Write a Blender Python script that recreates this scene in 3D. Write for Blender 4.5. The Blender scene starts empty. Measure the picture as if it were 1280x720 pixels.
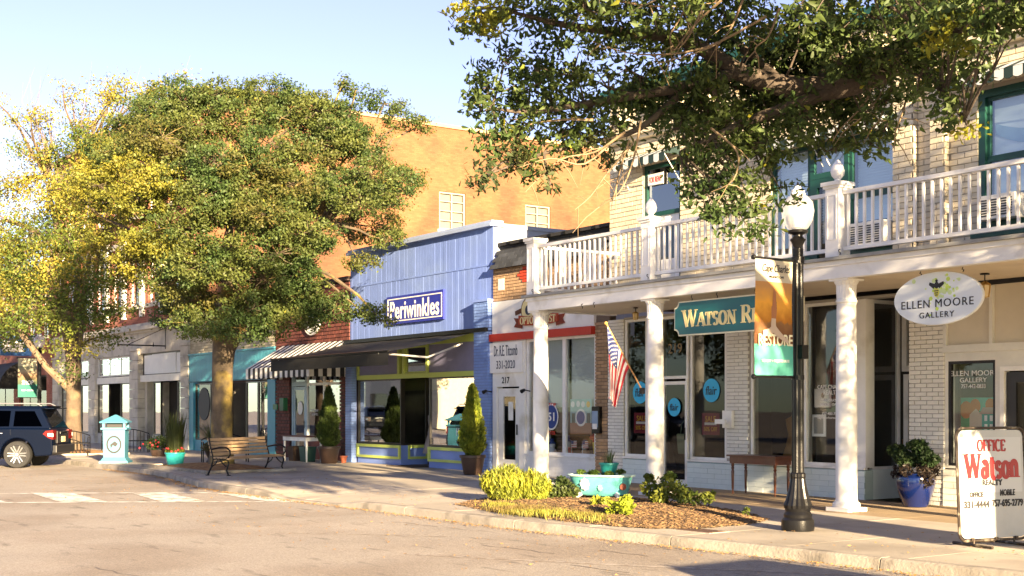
import bpy, math, random
import numpy as np
from math import sin, cos, tan, atan, pi, radians, sqrt, atan2, degrees
from mathutils import Vector, Matrix
random.seed(7); RNG = np.random.default_rng(7)
C = bpy.context.scene.collection
SC = bpy.context.scene
# ------------------------------------------------------------- camera
# world: X runs along the shop fronts, Y goes from the camera to the shops, Z up. The fronts stand at Y = 17.75.
EYE, HZ, FPX = 1.6, 510.0, 1600.0
AL = atan2(1600, 1111)
CA, SA = cos(AL), sin(AL)
cam = bpy.data.cameras.new('camera'); camo = bpy.data.objects.new('camera', cam); C.objects.link(camo)
camo.location = (0, 0, EYE); camo.rotation_euler = (pi/2, 0, AL)
cam.sensor_width = 36; cam.lens = 45; cam.shift_y = (HZ-360)/1280; cam.clip_end = 2000; cam.clip_start = .1
SC.camera = camo
# ------------------------------------------------------------- light
SUN_EL, SUN_AZ = radians(12.0), radians(-12.5)      # azimuth measured from +X toward -Y
world = bpy.data.worlds.new('World'); SC.world = world; world.use_nodes = True
nt = world.node_tree; nt.nodes.clear()
sky = nt.nodes.new('ShaderNodeTexSky'); sky.sky_type = 'NISHITA'; sky.sun_disc = False
sky.sun_elevation = SUN_EL; sky.sun_rotation = pi/2 - SUN_AZ
sky.air_density = .8; sky.dust_density = .3; sky.ozone_density = 1.4
bg = nt.nodes.new('ShaderNodeBackground'); bg.inputs[1].default_value = .05
wo = nt.nodes.new('ShaderNodeOutputWorld')
hs = nt.nodes.new('ShaderNodeHueSaturation'); hs.inputs['Saturation'].default_value = .88; hs.inputs['Hue'].default_value = .535
nt.links.new(sky.outputs[0], hs.inputs['Color']); nt.links.new(hs.outputs[0], bg.inputs[0]); nt.links.new(bg.outputs[0], wo.inputs[0])
sl = bpy.data.lights.new('sun', 'SUN'); sl.energy = 4.8; sl.angle = radians(.5); sl.color = (1, .76, .46)
so = bpy.data.objects.new('sun', sl); C.objects.link(so)
sd = Vector((cos(SUN_AZ)*cos(SUN_EL), sin(SUN_AZ)*cos(SUN_EL), sin(SUN_EL)))
so.rotation_euler = sd.to_track_quat('Z', 'Y').to_euler(); so.location = (10, -10, 30)
SC.view_settings.view_transform = 'Standard'; SC.view_settings.look = 'None'
SC.view_settings.exposure = 2.68; SC.view_settings.gamma = 1
SC.cycles.use_denoising = True
SC.cycles.max_bounces = 8; SC.cycles.transparent_max_bounces = 12
SC.cycles.sample_clamp_indirect = 6

# ------------------------------------------------------------- measuring helpers
WALL, PORCH = 17.75, 15.4
def W(px, d=WALL): return d*tan(atan((px-640)/FPX)-AL)
def ZD(px, d=WALL): return d/(CA+(px-640)/FPX*SA)
def H(px, py, d=WALL): return EYE+(HZ-py)*ZD(px, d)/FPX
def G(px, py, z=0):
    Z = (EYE-z)*FPX/(py-HZ); X = (px-640)*Z/FPX
    return (X*CA-Z*SA, X*SA+Z*CA)
def at(px, py, Z):
    X = (px-640)*Z/FPX
    return Vector((X*CA-Z*SA, X*SA+Z*CA, EYE+(HZ-py)*Z/FPX))
def dist(x, y): return sqrt(x*x+y*y)

# ------------------------------------------------------------- materials
MATS = {}
def mat(name, col, rough=.65, var=.12, vs=3., bump=0, bs=60., metal=0, rnd=0, coat=0, col2=None, c2s=1.5, c2w=.5, spec=.5, sub=0, trans=0, dirt=0):
    if name in MATS: return MATS[name]
    m = bpy.data.materials.new(name); m.use_nodes = True; n = m.node_tree.nodes; L = m.node_tree.links
    b = n['Principled BSDF']; b.inputs['Roughness'].default_value = rough; b.inputs['Metallic'].default_value = metal
    b.inputs['Specular IOR Level'].default_value = spec
    if coat: b.inputs['Coat Weight'].default_value = coat; b.inputs['Coat Roughness'].default_value = .04
    g = n.new('ShaderNodeNewGeometry')
    tc = n.new('ShaderNodeTexNoise'); tc.inputs['Scale'].default_value = vs; tc.inputs['Detail'].default_value = 5; tc.inputs['Roughness'].default_value = .65
    L.new(g.outputs['Position'], tc.inputs['Vector'])
    mr = n.new('ShaderNodeMapRange'); mr.inputs[1].default_value = .3; mr.inputs[2].default_value = .7
    mr.inputs[3].default_value = 1-var; mr.inputs[4].default_value = 1+var*.7
    L.new(tc.outputs[0], mr.inputs[0]); val = mr.outputs[0]
    if rnd:
        oi = n.new('ShaderNodeObjectInfo'); ad = n.new('ShaderNodeMath'); ad.operation = 'ADD'
        L.new(oi.outputs['Random'], ad.inputs[0]); L.new(g.outputs['Random Per Island'], ad.inputs[1])
        fr = n.new('ShaderNodeMath'); fr.operation = 'FRACT'; L.new(ad.outputs[0], fr.inputs[0])
        r2 = n.new('ShaderNodeMapRange'); r2.inputs[3].default_value = 1-rnd; r2.inputs[4].default_value = 1+rnd*.6; L.new(fr.outputs[0], r2.inputs[0])
        mu = n.new('ShaderNodeMath'); mu.operation = 'MULTIPLY'; L.new(val, mu.inputs[0]); L.new(r2.outputs[0], mu.inputs[1]); val = mu.outputs[0]
    base = n.new('ShaderNodeRGB'); base.outputs[0].default_value = (*col, 1); cs = base.outputs[0]
    if col2:
        t2 = n.new('ShaderNodeTexNoise'); t2.inputs['Scale'].default_value = c2s; t2.inputs['Detail'].default_value = 6; L.new(g.outputs['Position'], t2.inputs['Vector'])
        m2 = n.new('ShaderNodeMapRange'); m2.inputs[1].default_value = c2w-.08; m2.inputs[2].default_value = c2w+.08; L.new(t2.outputs[0], m2.inputs[0])
        mx = n.new('ShaderNodeMix'); mx.data_type = 'RGBA'; L.new(m2.outputs[0], mx.inputs[0]); L.new(cs, mx.inputs[6]); mx.inputs[7].default_value = (*col2, 1); cs = mx.outputs[2]
    vm = n.new('ShaderNodeVectorMath'); vm.operation = 'SCALE'; L.new(cs, vm.inputs[0]); L.new(val, vm.inputs['Scale'])
    L.new(vm.outputs[0], b.inputs['Base Color'])
    if bump:
        bt = n.new('ShaderNodeTexNoise'); bt.inputs['Scale'].default_value = bs; bt.inputs['Detail'].default_value = 4; L.new(g.outputs['Position'], bt.inputs['Vector'])
        bn = n.new('ShaderNodeBump'); bn.inputs['Strength'].default_value = bump; bn.inputs['Distance'].default_value = .02
        L.new(bt.outputs[0], bn.inputs['Height']); L.new(bn.outputs[0], b.inputs['Normal'])
    if sub:   # thin leaf: let light through
        tr = n.new('ShaderNodeBsdfTranslucent'); L.new(vm.outputs[0], tr.inputs[0])
        ms = n.new('ShaderNodeMixShader'); ms.inputs[0].default_value = sub
        L.new(b.outputs[0], ms.inputs[1]); L.new(tr.outputs[0], ms.inputs[2]); L.new(ms.outputs[0], n['Material Output'].inputs[0])
    MATS[name] = m; return m
def glassmat(name, tint=(.75, .8, .8), refl=1.0, bias=0.0, frost=0):
    if name in MATS: return MATS[name]
    m = bpy.data.materials.new(name); m.use_nodes = True; n = m.node_tree.nodes; L = m.node_tree.links
    n.remove(n['Principled BSDF'])
    t = n.new('ShaderNodeBsdfTransparent'); t.inputs[0].default_value = (*tint, 1)
    g = n.new('ShaderNodeBsdfGlossy'); g.inputs['Roughness'].default_value = .015; g.inputs[0].default_value = (.95, .97, 1, 1)
    ge = n.new('ShaderNodeNewGeometry')
    no = n.new('ShaderNodeTexNoise'); no.inputs['Scale'].default_value = .8; L.new(ge.outputs['Position'], no.inputs[0])
    bn = n.new('ShaderNodeBump'); bn.inputs['Strength'].default_value = .06; bn.inputs['Distance'].default_value = .02; L.new(no.outputs[0], bn.inputs['Height']); L.new(bn.outputs[0], g.inputs['Normal'])
    f = n.new('ShaderNodeFresnel'); f.inputs[0].default_value = 1.5
    mr = n.new('ShaderNodeMath'); mr.operation = 'MULTIPLY_ADD'; mr.use_clamp = True; mr.inputs[1].default_value = refl; mr.inputs[2].default_value = bias
    L.new(f.outputs[0], mr.inputs[0])
    iv = n.new('ShaderNodeMath'); iv.operation = 'SUBTRACT'; iv.inputs[0].default_value = 1; L.new(ge.outputs['Backfacing'], iv.inputs[1])
    mf = n.new('ShaderNodeMath'); mf.operation = 'MULTIPLY'; L.new(mr.outputs[0], mf.inputs[0]); L.new(iv.outputs[0], mf.inputs[1])
    ms = n.new('ShaderNodeMixShader'); L.new(mf.outputs[0], ms.inputs[0]); L.new(t.outputs[0], ms.inputs[1]); L.new(g.outputs[0], ms.inputs[2])
    outp = ms.outputs[0]
    if frost:
        df = n.new('ShaderNodeBsdfTranslucent'); df.inputs[0].default_value = (.9,.9,.88,1); d2 = n.new('ShaderNodeBsdfDiffuse'); d2.inputs[0].default_value = (.8,.8,.78,1)
        m3 = n.new('ShaderNodeMixShader'); L.new(df.outputs[0], m3.inputs[1]); L.new(d2.outputs[0], m3.inputs[2])
        m4 = n.new('ShaderNodeMixShader'); m4.inputs[0].default_value = frost; L.new(ms.outputs[0], m4.inputs[1]); L.new(m3.outputs[0], m4.inputs[2]); outp = m4.outputs[0]
    L.new(outp, n['Material Output'].inputs[0]); MATS[name] = m; return m

WHITE = mat('white_paint', (.82, .81, .78), .5, .07, 2.5, .1, 30, col2=(.62,.59,.52), c2s=1.7, c2w=.64)
WHITE2 = mat('aged_white_paint', (.7, .69, .64), .6, .10, 2.5, .2, 30)
BLACKM = mat('black_iron', (.008, .008, .009), .3, .2, 8, .1, 50, spec=.25)
INK = mat('black_ink', (.015, .015, .018), .6, 0)
DARK = mat('dark_interior', (.035, .03, .027), .8, .3, 1.2)
INTW = mat('interior_wall', (.16, .13, .10), .8, .2, 1)
INTF = mat('interior_floor', (.10, .065, .04), .5, .2, 2)
GREEND = mat('dark_green_paint', (.006,.055,.042), .45, .12, 3, .05)
CONC = mat('sidewalk_concrete', (.43, .38, .31), .85, .13, 1.3, .25, 40, rnd=.10, col2=(.31, .27, .22), c2s=.55, c2w=.60)
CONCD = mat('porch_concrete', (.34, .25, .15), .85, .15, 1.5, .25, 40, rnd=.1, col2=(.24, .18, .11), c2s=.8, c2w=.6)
KERB = mat('kerb_concrete', (.35, .31, .26), .85, .2, 2.5, .4, 25, rnd=.12, col2=(.2, .18, .15), c2s=2.2, c2w=.56)
GLASS = glassmat('shop_glass', (.92, .94, .94), 1.1, .02)
GLASSD = glassmat('dark_shop_glass', (.8, .8, .78), .8, .0)
GLASSR = glassmat('mirror_like_shop_glass', (.75, .78, .78), 1.4, .4)
GLASSU = glassmat('upper_glass', (.88, .93, .96), 1.2, .15)
RED = mat('red_paint', (.5, .035, .02), .5, .08)
DIRT = mat('mulch', (.16, .075, .03), .95, .45, 9, .9, 60, col2=(.075, .035, .018), c2s=9, c2w=.5)

# ------------------------------------------------------------- mesh helpers
OFF = {}
class MB:
    def __init__(s): s.v = []; s.f = []; s.m = []; s.M = None
    def add(s, vs, fs, m=0):
        k = len(s.v)
        if s.M is not None: vs = [tuple(s.M @ Vector(p)) for p in vs]
        s.v += [tuple(p) for p in vs]; s.f += [tuple(i+k for i in f) for f in fs]; s.m += [m]*len(fs); return s
    def box(s, x0, x1, y0, y1, z0, z1, m=0):
        if x0 > x1: x0, x1 = x1, x0
        if y0 > y1: y0, y1 = y1, y0
        if z0 > z1: z0, z1 = z1, z0
        return s.add([(x0,y0,z0),(x1,y0,z0),(x1,y1,z0),(x0,y1,z0),(x0,y0,z1),(x1,y0,z1),(x1,y1,z1),(x0,y1,z1)],
                     [(0,3,2,1),(4,5,6,7),(0,1,5,4),(1,2,6,5),(2,3,7,6),(3,0,4,7)], m)
    def bar(s, a, b, w, h, m=0, up=(0,0,1)):
        a = Vector(a); b = Vector(b); d = (b-a).normalized(); u = Vector(up)
        sd_ = d.cross(u)
        if sd_.length < 1e-4: sd_ = Vector((1,0,0))
        sd_.normalize(); u = sd_.cross(d).normalized()
        q = [a+sd_*x*w/2+u*y*h/2 for x,y in ((-1,-1),(1,-1),(1,1),(-1,1))]+[b+sd_*x*w/2+u*y*h/2 for x,y in ((-1,-1),(1,-1),(1,1),(-1,1))]
        return s.add(q, [(0,3,2,1),(4,5,6,7),(0,1,5,4),(1,2,6,5),(2,3,7,6),(3,0,4,7)], m)
    def tube(s, pts, r, n=8, m=0, cap=True):
        pts = [Vector(p) for p in pts]; N = len(pts)
        if not hasattr(r, '__len__'): r = [r]*N
        if len(r) != N: r = [float(np.interp(i/(N-1), np.linspace(0,1,len(r)), r)) for i in range(N)]
        vs = []; u = None
        for i, p in enumerate(pts):
            d = (pts[min(i+1,N-1)]-pts[max(i-1,0)])
            if d.length < 1e-7: d = Vector((0,0,1))
            d.normalize()
            if u is None: u = d.orthogonal().normalized()
            else:
                u = u - d*u.dot(d)
                u = u.normalized() if u.length > 1e-5 else d.orthogonal().normalized()
            w = d.cross(u)
            for k in range(n):
                a = 2*pi*k/n; vs.append(p+(u*cos(a)+w*sin(a))*r[i])
        fs = [(i*n+k, i*n+(k+1)%n, (i+1)*n+(k+1)%n, (i+1)*n+k) for i in range(N-1) for k in range(n)]
        if cap: fs += [tuple(range(n-1,-1,-1)), tuple((N-1)*n+k for k in range(n))]
        return s.add(vs, fs, m)
    def lathe(s, prof, c=(0,0,0), n=24, m=0, flute=0, sy=1.0):
        vs = []; N = len(prof)
        for r, z in prof:
            for k in range(n):
                a = 2*pi*k/n; rr = r*(1-flute*(k%2)); vs.append((c[0]+rr*cos(a), c[1]+rr*sin(a)*sy, c[2]+z))
        fs = [(i*n+k, i*n+(k+1)%n, (i+1)*n+(k+1)%n, (i+1)*n+k) for i in range(N-1) for k in range(n)]
        fs += [tuple(range(n-1,-1,-1)), tuple((N-1)*n+k for k in range(n))]
        return s.add(vs, fs, m)
    def prism(s, poly, a0, a1, ax='y', m=0):
        """poly in (x,z) for ax y, (y,z) for ax x, (x,y) for ax z"""
        n = len(poly); ar = sum(poly[i][0]*poly[(i+1)%n][1]-poly[(i+1)%n][0]*poly[i][1] for i in range(n))
        if ar < 0: poly = poly[::-1]
        f = {'y': lambda p,a: (p[0],a,p[1]), 'x': lambda p,a: (a,p[0],p[1]), 'z': lambda p,a: (p[0],p[1],a)}[ax]
        if a0 > a1: a0, a1 = a1, a0
        vs = [f(p,a0) for p in poly]+[f(p,a1) for p in poly]
        fl = (ax == 'y')
        A = tuple(range(n)); B = tuple(range(2*n-1, n-1, -1))
        fs = [A, B] if fl else [A[::-1], B[::-1]]
        for i in range(n):
            j = (i+1)%n
            fs.append((i, n+i, n+j, j) if fl else (i, j, n+j, n+i))
        return s.add(vs, fs, m)
    def sphere(s, c, r, n=12, m=0, sc=(1,1,1)):
        prof = [(max(sin(pi*i/n),1e-3), -cos(pi*i/n)) for i in range(n+1)]
        vs = []
        N = n+1; k2 = n*2
        for q, z in prof:
            for k in range(k2):
                a = 2*pi*k/k2; vs.append((c[0]+r*sc[0]*q*cos(a), c[1]+r*sc[1]*q*sin(a), c[2]+r*sc[2]*z))
        fs = [(i*k2+k, i*k2+(k+1)%k2, (i+1)*k2+(k+1)%k2, (i+1)*k2+k) for i in range(N-1) for k in range(k2)]
        return s.add(vs, fs, m)
    def mesh(s, name, mats, off=(0,0,0), smooth=False):
        me = bpy.data.meshes.new(name)
        me.from_pydata([(a-off[0], b-off[1], c-off[2]) for a,b,c in s.v], [], s.f)
        for mm in (mats if isinstance(mats, (list,tuple)) else [mats]): me.materials.append(mm)
        if isinstance(mats, (list,tuple)) and len(mats) > 1: me.polygons.foreach_set('material_index', s.m)
        if smooth:
            me.shade_smooth(); me.set_sharp_from_angle(angle=radians(38))
        me.update(); return me
    def build(s, name, mats, parent=None, smooth=False, bevel=0, **tags):
        off = OFF.get(parent.name, (0,0,0)) if parent else (0,0,0)
        o = bpy.data.objects.new(name, s.mesh(name, mats, off, smooth)); C.objects.link(o)
        if parent: o.parent = parent; OFF[o.name] = off
        if bevel:
            b = o.modifiers.new('bevel', 'BEVEL'); b.width = bevel; b.segments = 2; b.limit_method = 'ANGLE'
        for k, v in tags.items(): o[{'cat':'category'}.get(k, k)] = v
        return o
def thing(name, label, cat, loc=(0,0,0), rz=0, group=None, world=False):
    o = bpy.data.objects.new(name, None); o.empty_display_size = .2; C.objects.link(o); o.location = loc
    if not world: o.rotation_euler = (0,0,rz)
    o['label'] = label; o['category'] = cat
    if group: o['group'] = group
    OFF[o.name] = tuple(loc) if world else (0,0,0)
    return o
def child(name, me, parent, loc=(0,0,0), rot=None):
    """object sharing mesh data, loc in the frame of OFF(parent)"""
    off = OFF.get(parent.name, (0,0,0)) if parent else (0,0,0)
    o = bpy.data.objects.new(name, me); C.objects.link(o); o.parent = parent
    o.location = (loc[0]-off[0], loc[1]-off[1], loc[2]-off[2])
    if rot: o.rotation_euler = rot
    return o
def dup(root, loc, rz=None, label=None):
    def rec(o, par):
        c = o.copy(); C.objects.link(c); c.parent = par
        for ch in list(o.children): rec(ch, c)
        return c
    r = rec(root, None); r.location = loc
    if rz is not None: r.rotation_euler = (0,0,rz)
    if label: r['label'] = label
    return r
# walls with openings -------------------------------------------------------
def wall_boxes(mb, s0, s1, z0, z1, y0, y1, holes, m=0):
    ss = sorted(set([s0, s1]+[min(max(h[i],s0),s1) for h in holes for i in (0,1)]))
    zs = sorted(set([z0, z1]+[min(max(h[i],z0),z1) for h in holes for i in (2,3)]))
    for a, b in zip(ss[:-1], ss[1:]):
        if b-a < 1e-5: continue
        run = None
        for c, d in zip(zs[:-1], zs[1:]):
            inside = any(h[0] < (a+b)/2 < h[1] and h[2] < (c+d)/2 < h[3] for h in holes)
            if inside or d-c < 1e-6:
                if run: mb.box(a, b, y0, y1, run[0], run[1], m); run = None
            else: run = (run[0], d) if run else (c, d)
        if run: mb.box(a, b, y0, y1, run[0], run[1], m)
class Bricks:
    """collects courses of bricks for one thing; the 300 nearest whole bricks become parts, the rest one mesh"""
    def __init__(s, parent, material, bl=.3, bh=.1, joint=.014, depth=.03, limit=300): s.p = parent; s.mt = material; s.full = []; s.cut = MB(); s.bl = bl; s.bh = bh; s.j = joint; s.d = depth; s.lim = limit
    def panel(s, a0, a1, z0, z1, y, holes=(), face='y', proud=.014):
        """face 'y': on plane Y=y facing -Y spanning X a0..a1 ; face 'x': plane X=y facing +X spanning Y a0..a1"""
        row = 0; z = z0
        while z < z1-.02:
            zb = min(z+s.bh-s.j, z1)
            a = a0-(s.bl/2 if row % 2 else 0)
            while a < a1:
                l, r = max(a, a0), min(a+s.bl-s.j, a1)
                segs = [(l, r)]
                for h in holes:
                    if z+.02 < h[3] and zb-.02 > h[2]:
                        ns = []
                        for p, q in segs:
                            if h[1] <= p or h[0] >= q: ns.append((p,q))
                            else:
                                if h[0]-p > .02: ns.append((p, h[0]))
                                if q-h[1] > .02: ns.append((h[1], q))
                        segs = ns
                for p, q in segs:
                    if q-p < .03: continue
                    if abs((q-p)-(s.bl-s.j)) < 1e-3 and zb-z > s.bh-s.j-1e-3: s.full.append(((p+q)/2, y, z, face, proud))
                    else: s.emit(s.cut, (p+q)/2, y, z, q-p, zb-z, face, proud)
                a += s.bl
            z += s.bh; row += 1
    def emit(s, mb, c, y, z, l, h, face, proud):
        pr = proud+random.uniform(-.003, .003)
        if face == 'y': mb.box(c-l/2, c+l/2, y-pr, y+s.d-pr, z, z+h)
        else: mb.box(y-s.d+pr, y+pr, c-l/2, c+l/2, z, z+h)
    def done(s, name='brick'):
        def key(b): x, y = (b[0], b[1]) if b[3] == 'y' else (b[1], b[0]); return x*x+y*y+(b[2]-1.6)**2*.5 + (60 if b[3]=='x' else 0)
        s.full.sort(key=key)
        me = {}
        for i, (c, y, z, face, pr) in enumerate(s.full):
            if i < s.lim:
                if face not in me:
                    q = MB(); L = (s.bl-s.j)/2; h = s.bh-s.j
                    if face == 'y': q.box(-L, L, 0, s.d, 0, h)
                    else: q.box(-s.d, 0, -L, L, 0, h)
                    me[face] = q.mesh(name, s.mt)
                pr2 = pr+random.uniform(-.003, .003)
                child(name, me[face], s.p, (c, y-pr2, z) if face == 'y' else (y+pr2, c, z))
            else: s.emit(s.cut, c, y, z, s.bl-s.j, s.bh-s.j, face, pr)
        if s.cut.v:
            o = s.cut.build('bricks', s.mt, s.p); o['kind'] = 'stuff'
def window(parent, s0, s1, z0, z1, y, fm, gm, fw=.05, cols=1, rows=1, depth=.07, name='window', bars=.025, gy=.0, panes=False):
    f = MB(); f.box(s0, s0+fw, y, y+depth, z0, z1); f.box(s1-fw, s1, y, y+depth, z0, z1)
    f.box(s0+fw, s1-fw, y, y+depth, z0, z0+fw); f.box(s0+fw, s1-fw, y, y+depth, z1-fw, z1)
    iw = (s1-s0-2*fw)/cols; ih = (z1-z0-2*fw)/rows
    for i in range(1, cols): f.box(s0+fw+iw*i-bars/2, s0+fw+iw*i+bars/2, y+.012, y+depth-.012, z0+fw, z1-fw)
    for j in range(1, rows): f.box(s0+fw, s1-fw, y+.015, y+depth-.015, z0+fw+ih*j-bars/2, z0+fw+ih*j+bars/2)
    w = f.build(name, fm, parent)
    if panes and cols*rows > 1:
        for i in range(cols):
            for j in range(rows):
                g = MB(); g.box(s0+fw+iw*i+bars/2, s0+fw+iw*(i+1)-bars/2, y+.03, y+.038, z0+fw+ih*j+bars/2, z0+fw+ih*(j+1)-bars/2); g.build('pane', gm, w)
    else:
        g = MB(); g.box(s0+fw, s1-fw, y+depth*.5, y+depth*.5+.008, z0+fw, z1-fw); g.build('pane', gm, w)
    return w
def room(parent, s0, s1, y0, y1, z0, z1, wm=None, fm=None):
    r = MB(); t = .02
    r.box(s0, s1, y1, y1+t, z0, z1); r.box(s0, s0+t, y0, y1, z0, z1); r.box(s1-t, s1, y0, y1, z0, z1)
    r.box(s0+t, s1-t, y0, y1, z1-t, z1); r.box(s0+t, s1-t, y0, y1, z0, z0+t, 1)
    r.build('shop_interior', [wm or INTW, fm or INTF], parent)
# ------------------------------------------------------------- lettering
def text_mesh(t, h=None, w=None, bold=0, ext=.003, shear=0, sp=1.0):
    cu = bpy.data.curves.new('t', 'FONT'); cu.body = t; cu.extrude = ext; cu.offset = bold; cu.shear = shear; cu.space_character = sp; cu.resolution_u = 3
    o = bpy.data.objects.new('t', cu); C.objects.link(o); bpy.context.view_layer.update()
    me = bpy.data.meshes.new_from_object(o.evaluated_get(bpy.context.evaluated_depsgraph_get()))
    bpy.data.objects.remove(o); bpy.data.curves.remove(cu)
    n = len(me.vertices); a = np.empty(n*3); me.vertices.foreach_get('co', a); a = a.reshape(-1,3)
    lo = a.min(0); hi = a.max(0)
    a[:,0] -= (lo[0]+hi[0])/2; a[:,1] -= (lo[1]+hi[1])/2
    sy = h/(hi[1]-lo[1]) if h else w/(hi[0]-lo[0]); sx = w/(hi[0]-lo[0]) if w else sy
    a[:,0] *= sx; a[:,1] *= sy
    me.vertices.foreach_set('co', a.ravel()); me.update(); return me
def text(t, x, y, z, h, w, m, parent, name='lettering', rot=None, bold=0, shear=0, ext=.003, sp=1.0):
    """letters on a surface facing -Y (rot turns it), centred on x,z"""
    me = text_mesh(t, h, w, bold, ext, shear, sp); me.materials.append(m)
    R = Matrix.Rotation(pi/2, 4, 'X')
    if rot is not None: R = rot @ R
    me.transform(R)
    return child(name, me, parent, (x, y, z))
def arc(cx, cy, rx, ry, a0, a1, n=8): return [(cx+rx*cos(radians(a0+(a1-a0)*i/n)), cy+ry*sin(radians(a0+(a1-a0)*i/n))) for i in range(n+1)]
T_, t_ = 'T', 't'
SER = {   # width, [(points, weight, serif_start, serif_end)]
 'A': (.8, [([(.06,0),(.40,1)],t_,1,0),([(.40,1),(.74,0)],T_,0,1),([(.2,.34),(.6,.34)],t_,0,0)]),
 'C': (.72,[(arc(.4,.5,.31,.5,50,310,12),'v',0,0)]),
 'E': (.66,[([(.16,0),(.16,1)],T_,1,1),([(.16,.97),(.6,.97)],t_,0,0),([(.16,.52),(.48,.52)],t_,0,0),([(.16,.03),(.62,.03)],t_,0,0),([(.6,.97),(.6,.76)],t_,0,0),([(.61,.03),(.61,.24)],t_,0,0)]),
 'F': (.62,[([(.16,0),(.16,1)],T_,1,1),([(.16,.97),(.58,.97)],t_,0,0),([(.16,.52),(.46,.52)],t_,0,0),([(.58,.97),(.58,.76)],t_,0,0)]),
 'I': (.36,[([(.18,0),(.18,1)],T_,1,1)]),
 'L': (.62,[([(.16,0),(.16,1)],T_,1,1),([(.16,.03),(.58,.03)],t_,0,0),([(.57,.03),(.57,.26)],t_,0,0)]),
 'M': (.98,[([(.14,0),(.14,1)],t_,1,1),([(.14,1),(.48,.08)],T_,0,0),([(.48,.08),(.82,1)],t_,0,0),([(.82,1),(.82,0)],T_,1,1)]),
 'N': (.84,[([(.14,0),(.14,1)],t_,1,1),([(.14,1),(.68,0)],T_,0,0),([(.68,0),(.68,1)],t_,0,1)]),
 'O': (.8, [(arc(.4,.5,.31,.49,0,360,16),'v',0,0)]),
 'P': (.66,[([(.16,0),(.16,1)],T_,1,1),([(.16,.97)]+arc(.34,.73,.2,.24,90,-90,8)+[(.16,.49)],'v',0,0)]),
 'R': (.76,[([(.16,0),(.16,1)],T_,1,1),([(.16,.97)]+arc(.36,.74,.2,.23,90,-90,8)+[(.16,.51)],'v',0,0),([(.36,.5),(.68,0)],T_,0,1)]),
 'S': (.6, [([(.5,.8)]+arc(.3,.74,.19,.24,30,270,8)+arc(.3,.26,.2,.24,90,-150,8),'v',0,0)]),
 'T': (.7, [([(.35,0),(.35,1)],T_,1,0),([(.05,.97),(.65,.97)],t_,0,0),([(.06,.97),(.06,.76)],t_,0,0),([(.64,.97),(.64,.76)],t_,0,0)]),
 'W': (1.1,[([(.06,1),(.32,0)],T_,1,0),([(.32,0),(.55,1)],t_,0,1),([(.52,1),(.78,0)],T_,0,0),([(.78,0),(1.02,1)],t_,0,1)]),
 'Y': (.76,[([(.08,1),(.38,.48)],T_,1,0),([(.68,1),(.38,.48)],t_,1,0),([(.38,.5),(.38,0)],T_,1,1)]),
 'a': (.56,[(arc(.25,.2,.16,.2,0,360,12),'v',0,0),([(.44,0),(.44,.46)]+arc(.28,.5,.16,.15,0,150,6),T_,0,0)]),
 't': (.44,[([(.2,.86),(.2,.12)]+arc(.3,.12,.1,.1,180,330,5),T_,0,0),([(.04,.64),(.4,.64)],t_,0,0)]),
 's': (.46,[([(.38,.52)]+arc(.23,.49,.14,.16,30,270,7)+arc(.23,.17,.15,.16,90,-150,7),'v',0,0)]),
 'o': (.56,[(arc(.27,.32,.2,.32,0,360,14),'v',0,0)]),
 'n': (.62,[([(.14,0),(.14,.64)],T_,1,1),([(.14,.5)]+arc(.32,.48,.16,.16,150,0,6)+[(.48,0)],'T',0,1)]),
 ' ': (.35,[]),
}
def serif(t, x, y, z, h, w, m, parent, name='lettering', thick=.17, thin=.06, rot=None, ext=.006, caps=False):
    mb = MB(); cx = 0; k = 0
    for ch in t:
        small = caps and ch.islower(); g = SER[ch.upper() if caps else ch]; sc = .78 if small else 1
        for pts, wt, sa_, sb_ in g[1]:
            k += 1; yo = -.0005*(k % 9)
            P = [Vector((cx+p[0]*sc, p[1]*sc)) for p in pts]; N = len(P); L = []; R = []
            for i, p in enumerate(P):
                d = (P[min(i+1,N-1)]-P[max(i-1,0)]).normalized(); nrm = Vector((-d.y, d.x))
                q = thick if wt == 'T' else thin if wt == 't' else thin+(thick-thin)*abs(d.y)**1.5
                L.append(p+nrm*q/2); R.append(p-nrm*q/2)
            for i in range(N-1):
                a,b,c,e = L[i],L[i+1],R[i+1],R[i]
                vs = [(v.x, -ext+yo, v.y) for v in (a,b,c,e)]+[(v.x, 0, v.y) for v in (a,b,c,e)]
                mb.add(vs, [(0,1,2,3),(7,6,5,4),(0,4,5,1),(1,5,6,2),(2,6,7,3),(3,7,4,0)])
            for fl, p in ((sa_, P[0]), (sb_, P[-1])):
                if fl:
                    q = (thick if wt != 't' else thin)/2+.09; zz = p.y-(.05 if p.y > .3 else 0)
                    mb.box(p.x-q, p.x+q, -ext+yo-.0003, 0, zz, zz+.05)
        cx += g[0]*sc
    sx = w/cx; mb.v = [((a-cx/2)*sx, b, (c-.5)*h) for a,b,c in mb.v]
    me = mb.mesh(name, m)
    if rot is not None: me.transform(rot)
    return child(name, me, parent, (x, y, z))
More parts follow.
